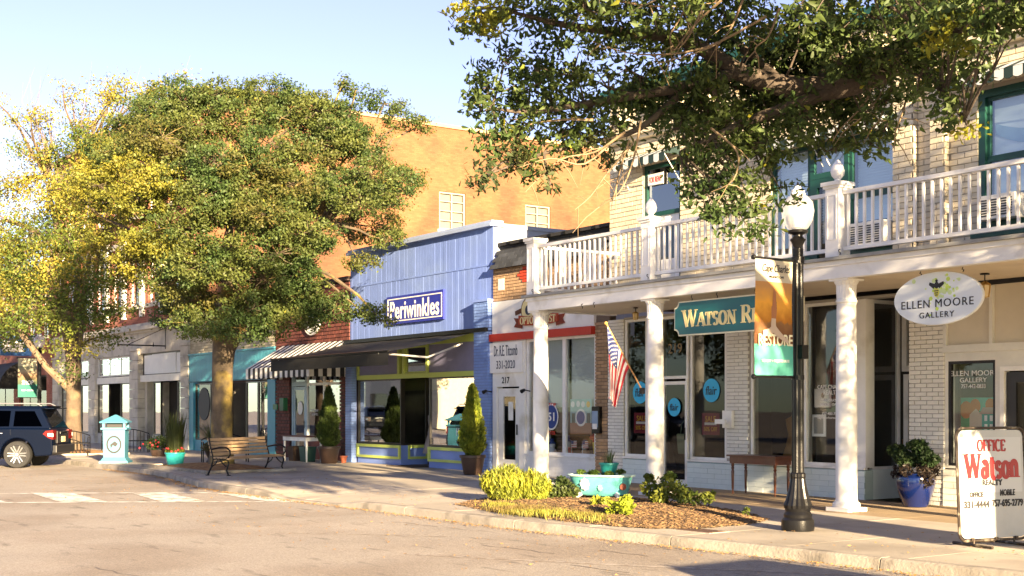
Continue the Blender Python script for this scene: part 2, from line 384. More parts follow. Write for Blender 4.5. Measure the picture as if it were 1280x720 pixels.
# ============================================================= GROUND
RZ = -.13
def structure(o): o['kind'] = 'structure'; return o
ASPH = mat('asphalt', (.33, .29, .25), .9, .13, .5, .6, 90, col2=(.27, .225, .185), c2s=.35, c2w=.54)
def asphalt_detail():
    n = ASPH.node_tree.nodes; L = ASPH.node_tree.links; b = n['Principled BSDF']
    g = n.new('ShaderNodeNewGeometry'); v = n.new('ShaderNodeTexVoronoi'); v.inputs['Scale'].default_value = 70; L.new(g.outputs['Position'], v.inputs['Vector'])
    src = b.inputs['Base Color'].links[0].from_socket
    mr = n.new('ShaderNodeMapRange'); mr.inputs[1].default_value = 0; mr.inputs[2].default_value = 1; mr.inputs[3].default_value = .76; mr.inputs[4].default_value = 1.24
    sp = n.new('ShaderNodeSeparateColor'); L.new(v.outputs['Color'], sp.inputs[0]); L.new(sp.outputs[0], mr.inputs[0])
    # dark tar spots and patches
    sc = n.new('ShaderNodeVectorMath'); sc.operation = 'MULTIPLY'; sc.inputs[1].default_value = (1.3, 4.5, 1); L.new(g.outputs['Position'], sc.inputs[0])
    no = n.new('ShaderNodeTexNoise'); no.inputs['Scale'].default_value = .8; no.inputs['Detail'].default_value = 7; L.new(sc.outputs[0], no.inputs[0])
    m2 = n.new('ShaderNodeMapRange'); m2.inputs[1].default_value = .60; m2.inputs[2].default_value = .70; m2.inputs[3].default_value = 1; m2.inputs[4].default_value = .6; L.new(no.outputs[0], m2.inputs[0])
    mu = n.new('ShaderNodeMath'); mu.operation = 'MULTIPLY'; L.new(mr.outputs[0], mu.inputs[0]); L.new(m2.outputs[0], mu.inputs[1])
    vm = n.new('ShaderNodeVectorMath'); vm.operation = 'SCALE'; L.new(src, vm.inputs[0]); L.new(mu.outputs[0], vm.inputs['Scale']); L.new(vm.outputs[0], b.inputs['Base Color'])
asphalt_detail()
q = MB(); q.add([(-500,-400,RZ),(400,-400,RZ),(400,500,RZ),(-500,500,RZ)], [(0,1,2,3)]); structure(q.build('road', ASPH))
# kerb line (X, Y of its street edge)
KL = [(24,11.5),(14,11.45),(4,11.35),(-2,11.28),(-7.4,11.17),(-10.5,10.9),(-12.5,10.68),(-13.7,10.56),(-15.4,10.42),(-17.1,10.4),(-19.9,10.36),(-22,10.24),(-24,10.2),(-26.4,10.26),(-28.5,10.6),(-30.5,11.0),(-32.7,11.2),(-38.7,11.2),(-48,11.2),(-62,11.2),(-85,11.2)]
def kerb_y(x):
    for (a,b),(c,d) in zip(KL[:-1], KL[1:]):
        if c <= x <= a: return b+(d-b)*(a-x)/(a-c)
    return 11.2
def kz(x):    # the kerb drops at the ramp
    return -.105 if -22.3 < x < -20.6 else (-.105+.105*min(1, (abs(x+21.45)-.85)/1.2) if abs(x+21.45) < 2.05 else 0)
sw = structure(MB().add([(-90,11.0,-.35),(30,11.0,-.35),(30,18.4,-.35),(-90,18.4,-.35)], [(0,1,2,3)]).build('sidewalk', CONC))
kb = structure(MB().add([(-90,10,-.36),(30,10,-.36),(30,10.3,-.36),(-90,10.3,-.36)], [(0,1,2,3)]).build('kerb', KERB))
x = 24.0; KW = .17
while x > -84:
    L = 3.0 if x > -40 else 6; m = MB(); n = 6; vs = []
    for i in range(n+1):
        xx = x-(L-.02)*i/n; y = kerb_y(xx); z = kz(xx)
        vs += [(xx,y-.03,RZ-.1),(xx,y,z-.02),(xx,y+.03,z),(xx,y+KW,z),(xx,y+KW,RZ-.1)]
    fs = [(i*5+j, i*5+j+1, i*5+j+6, i*5+j+5) for i in range(n) for j in range(4)]+[(4,3,2,1,0), tuple(n*5+j for j in range(5))]
    m.add(vs, fs); m.build('kerb_stone', KERB, kb); x -= L
# paving slabs, row by row between kerb and shop fronts
sl_mb = MB(); x = 22.0
while x > -80:
    st = 1.62 if x > -45 else 3.24
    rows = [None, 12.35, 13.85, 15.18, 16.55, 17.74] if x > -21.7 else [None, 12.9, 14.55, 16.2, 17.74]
    for r in range(len(rows)-1):
        xa, xb = x-st+.012, x; m = MB()
        cy = (rows[r] or 11)+.5
        xs = [xa+(xb-xa)*i/3 for i in range(4)]
        lo = [(kerb_y(t)+KW+.008) if r == 0 else rows[r]+.012 for t in xs]
        hi = rows[r+1]
        zz = [(kz(t) if r == 0 else 0) for t in xs]
        dz = random.uniform(-.002,.002)
        vs = [(t, l, z-.001+dz) for t, l, z in zip(xs, lo, zz)]+[(t, hi, dz) for t in xs]+[(t, l, -.3) for t, l in zip(xs, lo)]+[(t, hi, -.3) for t in xs]
        fs = [(i,i+1,i+5,i+4) for i in range(3)]+[(8+i,9+i,1+i,i) for i in range(3)]+[(4+i,5+i,13+i,12+i) for i in range(3)]+[(3,11,15,7),(0,4,12,8)]
        m.add(vs, fs)
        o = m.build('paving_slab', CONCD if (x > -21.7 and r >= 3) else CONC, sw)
    x -= st
# painted hatching where the crossing meets the street
PAINT = mat('road_paint', (.78,.76,.70), .7, .1, 3, .2, 60, col2=(.40,.35,.29), c2s=5, c2w=.53)
def strip(name, pts, w, z=RZ+.004, mt=PAINT):
    m = MB(); vs = []
    P = [Vector((a,b,0)) for a,b in pts]
    for i, p in enumerate(P):
        d = (P[min(i+1,len(P)-1)]-P[max(i-1,0)]).normalized(); nn = Vector((-d.y,d.x,0))*w/2
        vs += [(p.x+nn.x,p.y+nn.y,z),(p.x-nn.x,p.y-nn.y,z)]
    m.add(vs, [(2*i,2*i+1,2*i+3,2*i+2) for i in range(len(P)-1)])
    return m
LA = [G(-260,619,RZ), G(0,617.2,RZ), G(245,615.6,RZ), G(330,619.5,RZ)]; LB = [G(-300,630,RZ), G(0,628.4,RZ), G(300,627,RZ), G(405,628,RZ)]
structure(strip('', LA, .16).build('road_marking', PAINT)); structure(strip('', LB, .18).build('road_marking', PAINT))
for (a,b,c,d) in (((38,616.5),(88,616.3),(135,627.6),(75,627.9)), ((162,616),(206,615.8),(258,627),(200,627.3)), ((272,617.5),(308,618.5),(376,627.5),(330,627)), ((-90,617.7),(-40,617.5),(10,628),(-45,628.3))):
    P = [G(*t, RZ) for t in (a,b,c,d)]
    structure(MB().add([(p[0],p[1],RZ+.008) for p in P], [(0,1,2,3)]).build('road_marking', PAINT))
FAINT = mat('worn_road_paint', (.46,.41,.36), .8, .2, 6, .2, 60, col2=(.3,.24,.19), c2s=7, c2w=.5)
structure(strip('', [G(345,666,RZ), G(560,671,RZ)], .05, mt=FAINT).build('road_marking', FAINT))
structure(strip('', [G(508,693,RZ), G(760,706,RZ), G(1130,722,RZ)], .07, mt=FAINT).build('road_marking', FAINT))
CRK = mat('tar_seam', (.13,.11,.10), .7, .3, 5)
for j in range(12):
    a = [(-13.5-j*4.1, 8.9), (-9-j*5, 4.2), (-22-j*3, 3.5), (-17, 9.6), (-27, 8), (-12.2,9.7), (-33,6)][j] if j < 7 else (random.uniform(-34,-9), random.uniform(3,9.8))
    pts = [(a[0]+i*.22+random.uniform(-.02,.02), a[1]+.03*i+random.uniform(-.05,.05)) for i in range(random.randint(3,7))]
    structure(strip('', pts, .022, RZ+.003).build('road_crack', CRK))
# fallen leaves in the gutter
LITT = mat('fallen_leaves', (.42,.24,.07), .8, .4, 8, rnd=.4)
m = MB()
for i in range(4200):
    xx = random.uniform(-36, -5); yy = kerb_y(xx)-abs(random.gauss(0,.12))-.05
    if random.random() < .22: yy = kerb_y(xx)-random.uniform(0,3.5)
    if random.random() < .2: yy = kerb_y(xx)+random.uniform(.1,3)
    z = (RZ if yy < kerb_y(xx) else kz(xx) if yy < kerb_y(xx)+KW else .0)+.012; r = random.uniform(.012,.032); a = random.uniform(0,6.3)
    vs = [(xx+r*cos(a+k*pi/2)*(1 if k%2 else .5), yy+r*sin(a+k*pi/2)*(1 if k%2 else .5), z+random.uniform(0,.015)) for k in range(4)]
    m.add(vs, [(0,1,2,3)])
o = m.build('leaf_litter', LITT); o['kind'] = 'stuff'; o['label'] = 'brown fallen leaves scattered along the gutter'; o['category'] = 'leaf litter'

# ============================================================= TWO-STOREY YELLOW BRICK BUILDING
YB = mat('yellow_painted_brick', (.66,.58,.42), .75, .10, 2, .2, 40, rnd=.13)
YM = mat('yellow_wall_mortar', (.38,.33,.25), .9, .1, 3)
WB = mat('white_painted_brick', (.76,.74,.68), .6, .06, 2, .15, 30, rnd=.06)
WM = mat('grey_mortar', (.36,.34,.31), .9, .1, 3)
PB = mat('pale_aqua_paint', (.66,.74,.73), .6, .06, 2, .1, 30, rnd=.05)
TB = mat('tan_brick', (.40,.26,.15), .8, .15, 3, .3, 40, rnd=.25)
TM = mat('tan_mortar', (.16,.12,.09), .9, .1, 3)
CREAM = mat('cream_panel', (.62,.56,.45), .6, .06, 2, .1, 30)
XL, XR = W(762), -3.0           # left corner, right end beyond the frame
wb = thing('brick_building', 'two-storey cream yellow brick building with white balcony porch and green trimmed upper windows', 'building', ((XL+XR)/2, WALL, 0), world=True)
UZ0, UZ1 = 3.78, 8.35
hol = [(W(803),W(850),UZ0,6.72), (W(962),W(1121),4.25,6.4), (W(1222),W(1222)+1.75,4.45,6.65), (-9.3,-7.6,4.45,6.65)]
m = MB(); wall_boxes(m, XL, XR, UZ0, UZ1, WALL+.02, WALL+.3, hol)
m.box(XL, XL+.3, WALL+.3, WALL+14, UZ0, UZ1-.3); m.box(XR-.3, XR, WALL+.3, WALL+14, UZ0, UZ1-.3); m.box(XL+.3, XR-.3, WALL+13.7, WALL+14, UZ0, UZ1-.3)
m.build('wall', YM, wb)
BK = Bricks(wb, YB, .262, .098, .016)
pil = [(W(1120)+.02, W(1147)), (W(1168), W(1186))]
BK.panel(XL, XR, UZ0, 7.25, WALL+.02, hol+[(a,b,UZ0,7.25) for a,b in pil])
for a, b in pil:
    MB().box(a+.012, b-.012, WALL-.1, WALL+.02, UZ0, 7.2).build('pilaster', YM, wb); BK.panel(a, b, UZ0, 7.2, WALL-.1)
    BK.panel(WALL-.1, WALL+.0, UZ0, 7.2, b-.012, face='x')
BK.panel(XL, XR, 7.55, 8.2, WALL+.02, [])
BK.done()
m = MB(); m.box(XL-.05, XR, WALL-.12, WALL+.02, 7.3, 7.38); m.box(XL-.05, XR, WALL-.2, WALL+.02, 7.38, 7.5); m.build('cornice', mat('cream_stone', (.66,.58,.42), .7, .1), wb)
for i in range(9):      # round ornaments of the frieze
    xx = XL+.5+i*.85; q = MB(); q.M = Matrix.Translation((xx, WALL, 7.9)) @ Matrix.Rotation(pi/2, 4, 'X'); q.lathe([(.17,-.02),(.17,.06),(.11,.06),(.10,.03)], n=16); q.build('frieze_roundel', MATS['cream_stone'], wb)
m = MB(); m.box(XL-.12, XR, WALL-.18, WALL+.35, 8.35, 8.5); m.box(XL-.06, XR, WALL-.1, WALL+.3, 8.25, 8.35); m.build('coping', GREEND, wb)
m = MB(); m.box(XL+.3, XR-.3, WALL+.3, WALL+13.7, 7.9, 8.0); m.build('roof', mat('roof_felt', (.06,.06,.06), .9), wb)
BLIND = mat('window_blind', (.62,.68,.72), .7, .03)
def blind(parent, s0, s1, z0, z1, y, name='blind', step=.05, mt=None):
    b = MB(); z = z0
    while z < z1: b.box(s0, s1, y, y+.012, z, z+step*.8); z += step
    b.box(s0, s1, y+.02, y+.03, z0, z1)
    o = b.build(name, mt or BLIND, parent); return o
room(wb, XL+.35, XR-.35, WALL+.5, WALL+4, UZ0, 7.2, DARK, DARK)
# upper left door
s0, s1 = W(803), W(850)
w_ = window(wb, s0, s1, 5.62, 6.72, WALL+.06, GREEND, GLASSU, .09, 1, 1)
d_ = MB(); d_.box(s0, s0+.09, WALL+.06, WALL+.13, UZ0, 5.62); d_.box(s1-.09, s1, WALL+.06, WALL+.13, UZ0, 5.62); d_.build('door_frame', GREEND, wb)
dr = MB(); wall_boxes(dr, s0+.09, s1-.09, UZ0, 5.62, WALL+.09, WALL+.13, [(s0+.25, s1-.25, 4.0, 4.5), (s0+.25, s1-.25, 4.7, 5.45)]); dr = dr.build('balcony_door', WHITE, wb)
MB().box(s0+.25, s1-.25, WALL+.1, WALL+.11, 4.7, 5.45).build('pane', GLASS, dr); MB().box(s0+.25, s1-.25, WALL+.1, WALL+.12, 4.0, 4.5).build('door_panel', WHITE2, dr)
rs = MB(); rs.box(s0+.14, s0+.62, WALL+.035, WALL+.05, 6.28, 6.52); rs = rs.build('window_notice', WHITE, wb)
text('FOR RENT', s0+.38, WALL+.034, 6.4, .12, .4, RED, rs)
# centre windows (window, door, window)
a = W(962); b = W(1010); c = W(1058); d = W(1121)
for (p, r, z0) in ((a, b, 4.32), (c, d, 4.32)):
    window(wb, p, r, z0, 5.35, WALL+.05, GREEND, GLASSU, .07); window(wb, p, r, 5.35, 6.4, WALL+.075, GREEND, GLASSU, .07)
    blind(wb, p+.08, r-.08, 4.9, 6.3, WALL+.22)
    MB().box(p-.04, r+.04, WALL-.06, WALL+.05, z0-.13, z0).build('window_sill', GREEND, wb)
window(wb, b, c, 5.75, 6.4, WALL+.05, GREEND, GLASSU, .1); window(wb, b, c, UZ0+.3, 5.75, WALL+.055, GREEND, GLASS, .16)
blind(wb, b+.15, c-.15, 4.6, 6.3, WALL+.22)
ac = MB(); ac.box(c+.1, d-.1, WALL-.22, WALL+.04, 4.4, 4.8); ac = ac.build('air_conditioner', WHITE2, wb, bevel=.01)
g = MB(); [g.box(c+.15, d-.15, WALL-.228, WALL-.22, 4.44+i*.04, 4.46+i*.04) for i in range(8)]; g.build('grille', INK, ac)
# right windows
for s0 in (W(1222), -9.3):
    s1 = s0+1.72
    m = MB(); wall_boxes(m, s0, s1, 4.45, 6.65, WALL+.02, WALL+.14, [(s0+.12, s1-.12, 4.55, 6.53)]); m.build('window_casing', GREEND, wb)
    window(wb, s0+.12, s1-.12, 4.55, 5.55, WALL+.06, GREEND, GLASSU, .05); window(wb, s0+.12, s1-.12, 5.55, 6.53, WALL+.08, GREEND, GLASSU, .05)
    MB().box(s0-.08, s1+.08, WALL-.08, WALL+.02, 4.3, 4.45).build('window_sill', GREEND, wb)
    bl = MB(); bl.box(s0+.17, s1-.17, WALL+.2, WALL+.21, 5.0, 6.5)
    for i in range(10):      # looped swag across the shade
        t0, t1 = i/10, (i+1)/10; X0, X1 = s0+.2+t0*1.3, s0+.2+t1*1.3
        bl.add([(X0,WALL+.19,5.95-.22*sin(pi*t0)),(X1,WALL+.19,5.95-.22*sin(pi*t1)),(X1,WALL+.19,6.12-.16*sin(pi*t1)),(X0,WALL+.19,6.12-.16*sin(pi*t0))], [(0,1,2,3)], 1)
    bl.build('roller_blind', [BLIND, mat('swag_blue', (.25,.38,.5), .7)], wb)
    ac = MB(); ac.box(s0+.15, s0+.8, WALL-.2, WALL+.05, 4.55, 4.93); ac = ac.build('air_conditioner', WHITE2, wb, bevel=.01)
    g = MB(); [g.box(s0+.2, s0+.75, WALL-.208, WALL-.2, 4.6+i*.04, 4.62+i*.04) for i in range(7)]; g.build('grille', INK, ac)
# striped window awnings
STW = mat('awning_white', (.5,.53,.54), .8, .05); STG = mat('awning_dark_green', (.005,.022,.022), .8, .1)
def small_awning(s0, s1, z, dep=.42, hgt=.2, n=None):
    n = n or int((s1-s0)/.16); st = (s1-s0)/n; m = MB()
    for i in range(n):
        x0, x1 = s0+i*st, s0+(i+1)*st; k = i%2
        m.add([(x0,WALL,z+hgt),(x1,WALL,z+hgt),(x1,WALL-dep,z+.02),(x0,WALL-dep,z+.02),(x0,WALL,z+hgt-.015),(x1,WALL,z+hgt-.015),(x1,WALL-dep,z+.005),(x0,WALL-dep,z+.005)], [(0,3,2,1),(4,5,6,7),(0,4,7,3),(1,2,6,5)], k)
        sc = [(x0,z+.01)]+[(x0+st*j/4, z-.13-.03*sin(pi*j/4)) for j in range(5)]+[(x1,z+.01)]
        m.prism(sc, WALL-dep-.012, WALL-dep, 'y', k)
    for xx in (s0, s1): m.add([(xx,WALL,z+hgt),(xx,WALL-dep,z),(xx,WALL,z)], [(0,1,2)], 1)
    aw = m.build('window_awning', [STW, STG], wb)
    f = MB()
    for xx in (s0+.02, s1-.02): f.tube([(xx,WALL-dep,z),(xx,WALL,z-.5)], .01, 6)
    f.build('awning_frame', WHITE2, aw)
small_awning(W(786), W(850), 6.78); small_awning(W(955), W(1030), 6.45); small_awning(W(1036), W(1123), 6.45); small_awning(W(1190)+.1, W(1222)+1.9, 6.78)

# ---- ground floor under the porch
sd_ = 3.55
gh = [(W(779),W(808),.54,3.5),(W(822),W(860),0,3.5),(W(860),W(907.5),.55,3.5),(W(936.5),-16.25,.54,3.5),(-16.22,-14.78,.52,3.5),(-14.78,-13.93,0,3.5)]
m = MB(); wall_boxes(m, W(779), -13.93, 0, sd_, WALL+.02, WALL+.25, gh+[(W(779),-13.93,0,.56)]); m.build('wall', WM, wb)
BW = Bricks(wb, WB, .235, .072, .012)
for a, b in ((W(760.5), W(779.5)), (W(908), W(936))): BW.panel(a, b, .62 if a > -20 else .0, 3.52, WALL+.0); MB().box(a+.003, b-.003, WALL+.01, WALL+.2, 0, 3.5).build('pier', WM, wb)
a, b = W(1137), W(1180); BW.panel(a, b, 0, 3.52, WALL+.0); MB().box(a+.003, b-.003, WALL+.01, WALL+1.0, 0, 3.5).build('pier', WM, wb)
BW.lim = 150; BW.done()
BT = Bricks(wb, TB, .215, .078, .014); BT.panel(W(744.5), W(760), 0, 3.52, WALL+.0); MB().box(W(744.5)+.003, W(760)-.003, WALL+.01, WALL+.2, 0, 3.5).build('pier', TM, wb); BT.lim = 110; BT.done()
PBm = mat('aqua_wall_joint', (.40,.50,.50), .8)
BP = Bricks(wb, PB, .40, .10, .006)
for a, b in ((W(779.5), W(822)), (W(860), W(907.5)), (W(908), W(936)), (W(936), -14.78)):
    BP.panel(a, b, 0, .52 if a > -20.7 or a < -21 else .5, WALL-.02 if a != W(908) else WALL-.03, proud=.004)
    MB().box(a, b, WALL-.016, WALL+.2, 0, .51).build('base_wall', PBm, wb)
    MB().box(a, b, WALL-.04, WALL+.05, .52, .56).build('window_sill', WHITE, wb)
BP.lim = 100; BP.done()
for a, b, z in ((W(780),W(807.5),.56),(W(861.5),W(907),.56),(W(937),-16.28,.56),(-16.22,-15.0,.56)):
    window(wb, a, b, z, 3.5, WALL+.03, WHITE, GLASSD if a < -17.4 else GLASS, .055)
MB().box(-15.0, -14.78, WALL+.0, WALL+.2, .56, 3.5).build('corner_post', WHITE, wb)
# door of the middle shop: transom and leaf
s0, s1 = W(823.5), W(859)
window(wb, s0, s1, 2.2, 3.5, WALL+.03, WHITE, GLASSD, .06)
def glazed_door(parent, s0, s1, z1, y, fm, gm, st=.09, handle=True, name='door'):
    m = MB(); wall_boxes(m, s0, s1, .02, z1, y, y+.045, [(s0+st, s1-st, .02+st*1.6, z1-st)]); d = m.build(name, fm, parent)
    MB().box(s0+st, s1-st, y+.018, y+.026, .02+st*1.6, z1-st).build('pane', gm, d)
    if handle: MB().bar((s1-st*.5,y-.03,.95),(s1-st*.5,y-.03,1.2),.025,.025).build('handle', BLACKM, d)
    return d
m = MB(); m.box(s0, s0+.05, WALL+.0, WALL+.12, 0, 2.2); m.box(s1-.05, s1, WALL+.0, WALL+.12, 0, 2.2); m.build('door_frame', WHITE, wb)
glazed_door(wb, s0+.055, s1-.055, 2.15, WALL+.05, WHITE, GLASSD, .07)
text('219', (s0+s1)/2, WALL+.06, 2.83, .2, .42, mat('dull_gold', (.25,.17,.07), .5), wb)
# recessed entry to the right of the corner: display return, then a door
x0 = -14.78
m = MB(); m.box(x0-.1, x0, WALL+.2, 18.72, 0, .52); m.build('base_wall', PB, wb)
m = MB(); m.box(x0-.1, x0-.03, WALL+.22, WALL+.27, .52, 3.5); m.box(x0-.1, x0-.03, 18.67, 18.72, .52, 3.5); m.box(x0-.1, x0-.03, WALL+.27, 18.67, .52, .57); m.box(x0-.1, x0-.03, WALL+.27, 18.67, 3.44, 3.5)
w_ = m.build('window', WHITE, wb); MB().box(x0-.07, x0-.06, WALL+.27, 18.67, .57, 3.44).build('pane', GLASS, w_)
window(wb, x0, -13.6, 2.25, 3.5, 18.72, WHITE, GLASSD, .1)
glazed_door(wb, x0+.02, -13.7, 2.2, 18.74, WHITE, GLASSD, .1)
# gallery front at the far right
GX0 = W(1180)
gh2 = [(W(1184), W(1243), .66, 2.36), (-12.13, -11.05, 0, 2.25), (-10.6,-9.2,.66,2.36)]
m = MB(); wall_boxes(m, GX0, XR, .62, 2.55, WALL+.02, WALL+.2, gh2); m.build('wall', WHITE2, wb)
BG = Bricks(wb, WB, .4, .10, .008)
for a, b in ((GX0,-12.13),(-11.05,XR)): BG.panel(a, b, 0, .6, WALL-.02, proud=.006); MB().box(a, b, WALL-.012, WALL+.2, 0, .6).build('base_wall', WM, wb)
BG.lim = 60; BG.done()
m = MB(); m.box(GX0, XR, WALL+.03, WALL+.2, 2.55, 3.55); m.build('upper_panel', CREAM, wb)
x = GX0
while x < XR: MB().box(x, x+.06, WALL-.03, WALL+.03, 2.62, 3.54).build('batten', WHITE2, wb); x += .86
MB().box(GX0, XR, WALL-.04, WALL+.03, 2.5, 2.62).build('trim_board', WHITE2, wb)
window(wb, W(1184), W(1243), .66, 2.36, WALL+.03, INK, GLASS, .045); window(wb, -10.6, -9.2, .66, 2.36, WALL+.03, INK, GLASS, .045)
m = MB(); m.box(-12.13, -12.06, WALL-.01, WALL+.14, 0, 2.25); m.box(-11.12, -11.05, WALL-.01, WALL+.14, 0, 2.25); m.box(-12.06,-11.12,WALL-.01,WALL+.14,2.18,2.25); m.build('door_frame', WHITE, wb)
glazed_door(wb, -12.04, -11.14, 2.16, WALL+.04, mat('charcoal_paint', (.02,.02,.022), .4), GLASSD, .16)
room(wb, W(779)+.02, -16.3, WALL+.3, WALL+4.5, 0, 3.5, DARK, INTF); room(wb, -16.2, -14.92, WALL+.3, WALL+4.4, 0, 3.5, DARK, INTF); room(wb, -13.1, XR-.5, WALL+.3, WALL+4, 0, 3.5, INTW, INTF)
# lettering on glass belongs to the building
CYAN = mat('cyan_decal', (.02,.42,.75), .5, 0)
def decal(s, z, r, y):
    q = MB(); q.M = Matrix.Translation((s, y, z)) @ Matrix.Rotation(pi/2, 4, 'X'); q.lathe([(r,0),(r,.004)], n=32); dd = q.build('round_decal', CYAN, wb)
    text('flair', s, y-.006, z, r*.75, r*1.35, INK, dd, bold=.008, shear=.15)
decal(W(798), 1.93, .235, WALL+.05); decal(W(887), H(887,488), .235, WALL+.05); decal(W(841), H(841,509), .19, WALL+.04)
MAR = mat('maroon_poster', (.22,.01,.03), .6, .1); YEL = mat('yellow_print', (.75,.42,.03), .6, 0)
for px in (800, 886.5):
    s = W(px); z = 1.28; p = MB().box(s-.3, s+.2, WALL+.085, WALL+.09, z-.22, z+.22).build('sale_poster', MAR, wb)
    text('SALE', s-.05, WALL+.083, z+.1, .12, .3, YEL, p, bold=.01); text('50% OFF', s-.05, WALL+.083, z-.1, .09, .38, YEL, p, bold=.01)
    MB().box(s-.22, s+.12, WALL+.08, WALL+.084, z-.02, z+.03).build('poster_strip', WHITE, p)
for t, px, z, h, w in (('CAPE CHARLES', 1036, 1.98, .075, .62), ('REALTY', 1036, 1.88, .075, .34), ('LYNN GRAYSON', 1036, 1.74, .05, .5), ('BROKER - OWNER', 1036, 1.66, .05, .5), ('757-480-7588', 1036, 1.5, .05, .42), ('capecharlesrealty.com', 1036, 1.42, .05, .62)):
    text(t, W(px), WALL+.055, z, h, w, WHITE, wb)
for t, z, h, w in (('ELLEN MOORE', 2.16, .085, .9), ('GALLERY', 2.05, .075, .5), ('757-442-0833', 1.95, .065, .45)): text(t, W(1214), WALL+.055, z, h, w, WHITE, wb)
# ---- mail boxes
def wallbox(name, label, s, z, w, h, dp, mt, y=WALL):
    t = thing(name, label, 'mailbox', (s, y, z)); MB().box(-w/2, w/2, -dp, -.02, -h/2, h/2).build('box', mt, t, bevel=.012)
    MB().box(-w/2-.01, w/2+.01, -dp-.01, -.02, h/2-.03, h/2+.015).build('lid', mt, t)
    MB().lathe([(.001,0),(.06,0),(.06,.01),(.001,.01)], n=16).build('badge', BLACKM, t)
    t.children[-1].rotation_euler = (pi/2,0,0); t.children[-1].location = (0,-dp-.001,.02)
    return t
wallbox('mailbox', 'white wall mailbox on the white brick pier right of the shop window', W(913), H(913,524), .26, .34, .1, WHITE)
t = thing('newspaper_holder', 'dark wall box with a folded notice on the tan brick pier beside the flag', 'mailbox', (W(749), WALL, H(749,525)))
MB().box(-.13,.13,-.12,-.015,-.3,.3).build('box', BLACKM, t, bevel=.015); MB().box(-.1,.1,-.126,-.12,-.16,.2).build('notice', mat('notice_blue', (.25,.35,.5), .5), t); MB().box(-.08,.08,-.13,-.126,-.2,-.08).build('notice', WHITE, t)

# ============================================================= PORCH WITH BALCONY
pc = thing('balcony_porch', 'white columned porch carrying a balustraded balcony in front of the yellow brick building', 'porch', (-12, 16.5, 0), world=True)
PX0, PX1, PF = -21.62, -3.2, 15.4
CEIL = mat('porch_ceiling', (.68,.60,.47), .7, .08, 1.5)
m = MB(); m.box(PX0, PX1, PF, PF+.14, 3.60, 3.88); m.box(PX0, PX0+.14, PF+.14, WALL-.06, 3.60, 3.88); m.box(PX0-.03, PX1, PF-.03, PF, 3.80, 3.88)
m.build('fascia', WHITE, pc, bevel=.006)
m = MB(); m.box(PX0-.09, PX1, PF-.1, WALL-.005, 3.88, 3.93); m.build('balcony_deck', mat('deck_grey', (.3,.3,.28), .8, .2), pc)
k = 0; x = PX0+.145
while x < PX1-.2:      # ceiling boards
    MB().box(x, x+1.19, PF+.145, WALL-.01, 3.625, 3.65).build('ceiling_board', CEIL, pc); x += 1.2
for x in (-21.45, -17.87, -13.38, -9.0, -4.6):
    c = thing_col = MB(); m.box
    zt = 3.6; col = MB()
    col.box(x-.22, x+.22, 15.4, 15.84, 0, .06); c_ = (x, 15.62, 0)
    base = col.build('column', WHITE, pc)
    MB().lathe([(.205,.06),(.215,.09),(.205,.13),(.175,.15),(.175,.17)], c_, 24).build('column_base', WHITE, base, smooth=True)
    MB().lathe([(.165,.17),(.165,1.3),(.148,3.22)], c_, 28).build('shaft', WHITE, base, smooth=True)
    MB().lathe([(.148,3.22),(.165,3.24),(.165,3.27),(.15,3.28)], c_, 24).build('collar', WHITE, base, smooth=True)
    MB().lathe([(.15,3.28),(.155,3.5),(.185,3.55),(.185,3.57)], c_, 40, flute=.06).build('capital', WHITE, base)
    MB().box(x-.19, x+.19, 15.43, 15.81, 3.57, 3.6).build('abacus', WHITE, base)
# railing
RY = 15.50; posts = [-21.47, -17.85, -13.45, -8.4, -3.4]
for i, x in enumerate(posts):
    pw = .135; p = MB(); p.box(x-pw, x+pw, RY-pw, RY+pw, 3.93, 5.04); po = p.build('newel_post', WHITE, pc, bevel=.006)
    m = MB(); m.box(x-pw-.05, x+pw+.05, RY-pw-.05, RY+pw+.05, 5.04, 5.10); m.box(x-pw-.025, x+pw+.025, RY-pw-.025, RY+pw+.025, 5.0, 5.04); m.build('post_cap', WHITE, po)
    m = MB(); 
    for a,b,c,d in ((x-pw+.04,x-pw+.055,4.2,4.9),(x+pw-.055,x+pw-.04,4.2,4.9)): m.box(a,b,RY-pw-.01,RY-pw,c,d)
    m.box(x-pw+.055,x+pw-.055,RY-pw-.01,RY-pw,4.885,4.9); m.box(x-pw+.055,x+pw-.055,RY-pw-.01,RY-pw,4.2,4.215)
    m.build('post_panel', WHITE, po)
    if i in (1,2,3): MB().lathe([(.05,0),(.06,.02),(.045,.05),(.095,.11),(.11,.17),(.09,.25),(.045,.32),(.008,.36)], (x,RY,5.10), 20).build('finial', WHITE, po, smooth=True)
bal = MB().box(-.019,.019,-.019,.019,0,.80).mesh('baluster', WHITE)
def rail_run(xa, ya, xb, yb):
    L = dist(xb-xa, yb-ya); n = int(L/.152)
    for z, w, h in ((4.06,.06,.06),(4.93,.085,.06)):
        MB().bar((xa,ya,z),(xb,yb,z),w,h).build('rail', WHITE, pc)
    for i in range(n):
        t = (i+.5)/n; child('baluster', bal, pc, (xa+(xb-xa)*t, ya+(yb-ya)*t, 4.09))
for a, b in zip(posts[:-1], posts[1:]): rail_run(a+.14, RY, b-.14, RY)
rail_run(posts[0], RY+.14, posts[0], WALL-.02)
for px in (668, 730, 745, 812, 1052): # small hooks
    s = W(px, PF); z = 3.98 if px in (668, 812, 1052) else 3.57; m = MB(); m.tube([(s,PF-.03,z+.06),(s-.02,PF-.05,z+.05),(s,PF-.06,z+.02),(s+.02,PF-.05,z),(s+.0,PF-.04,z-.03)], .008, 6); m.build('hook', BLACKM, pc)
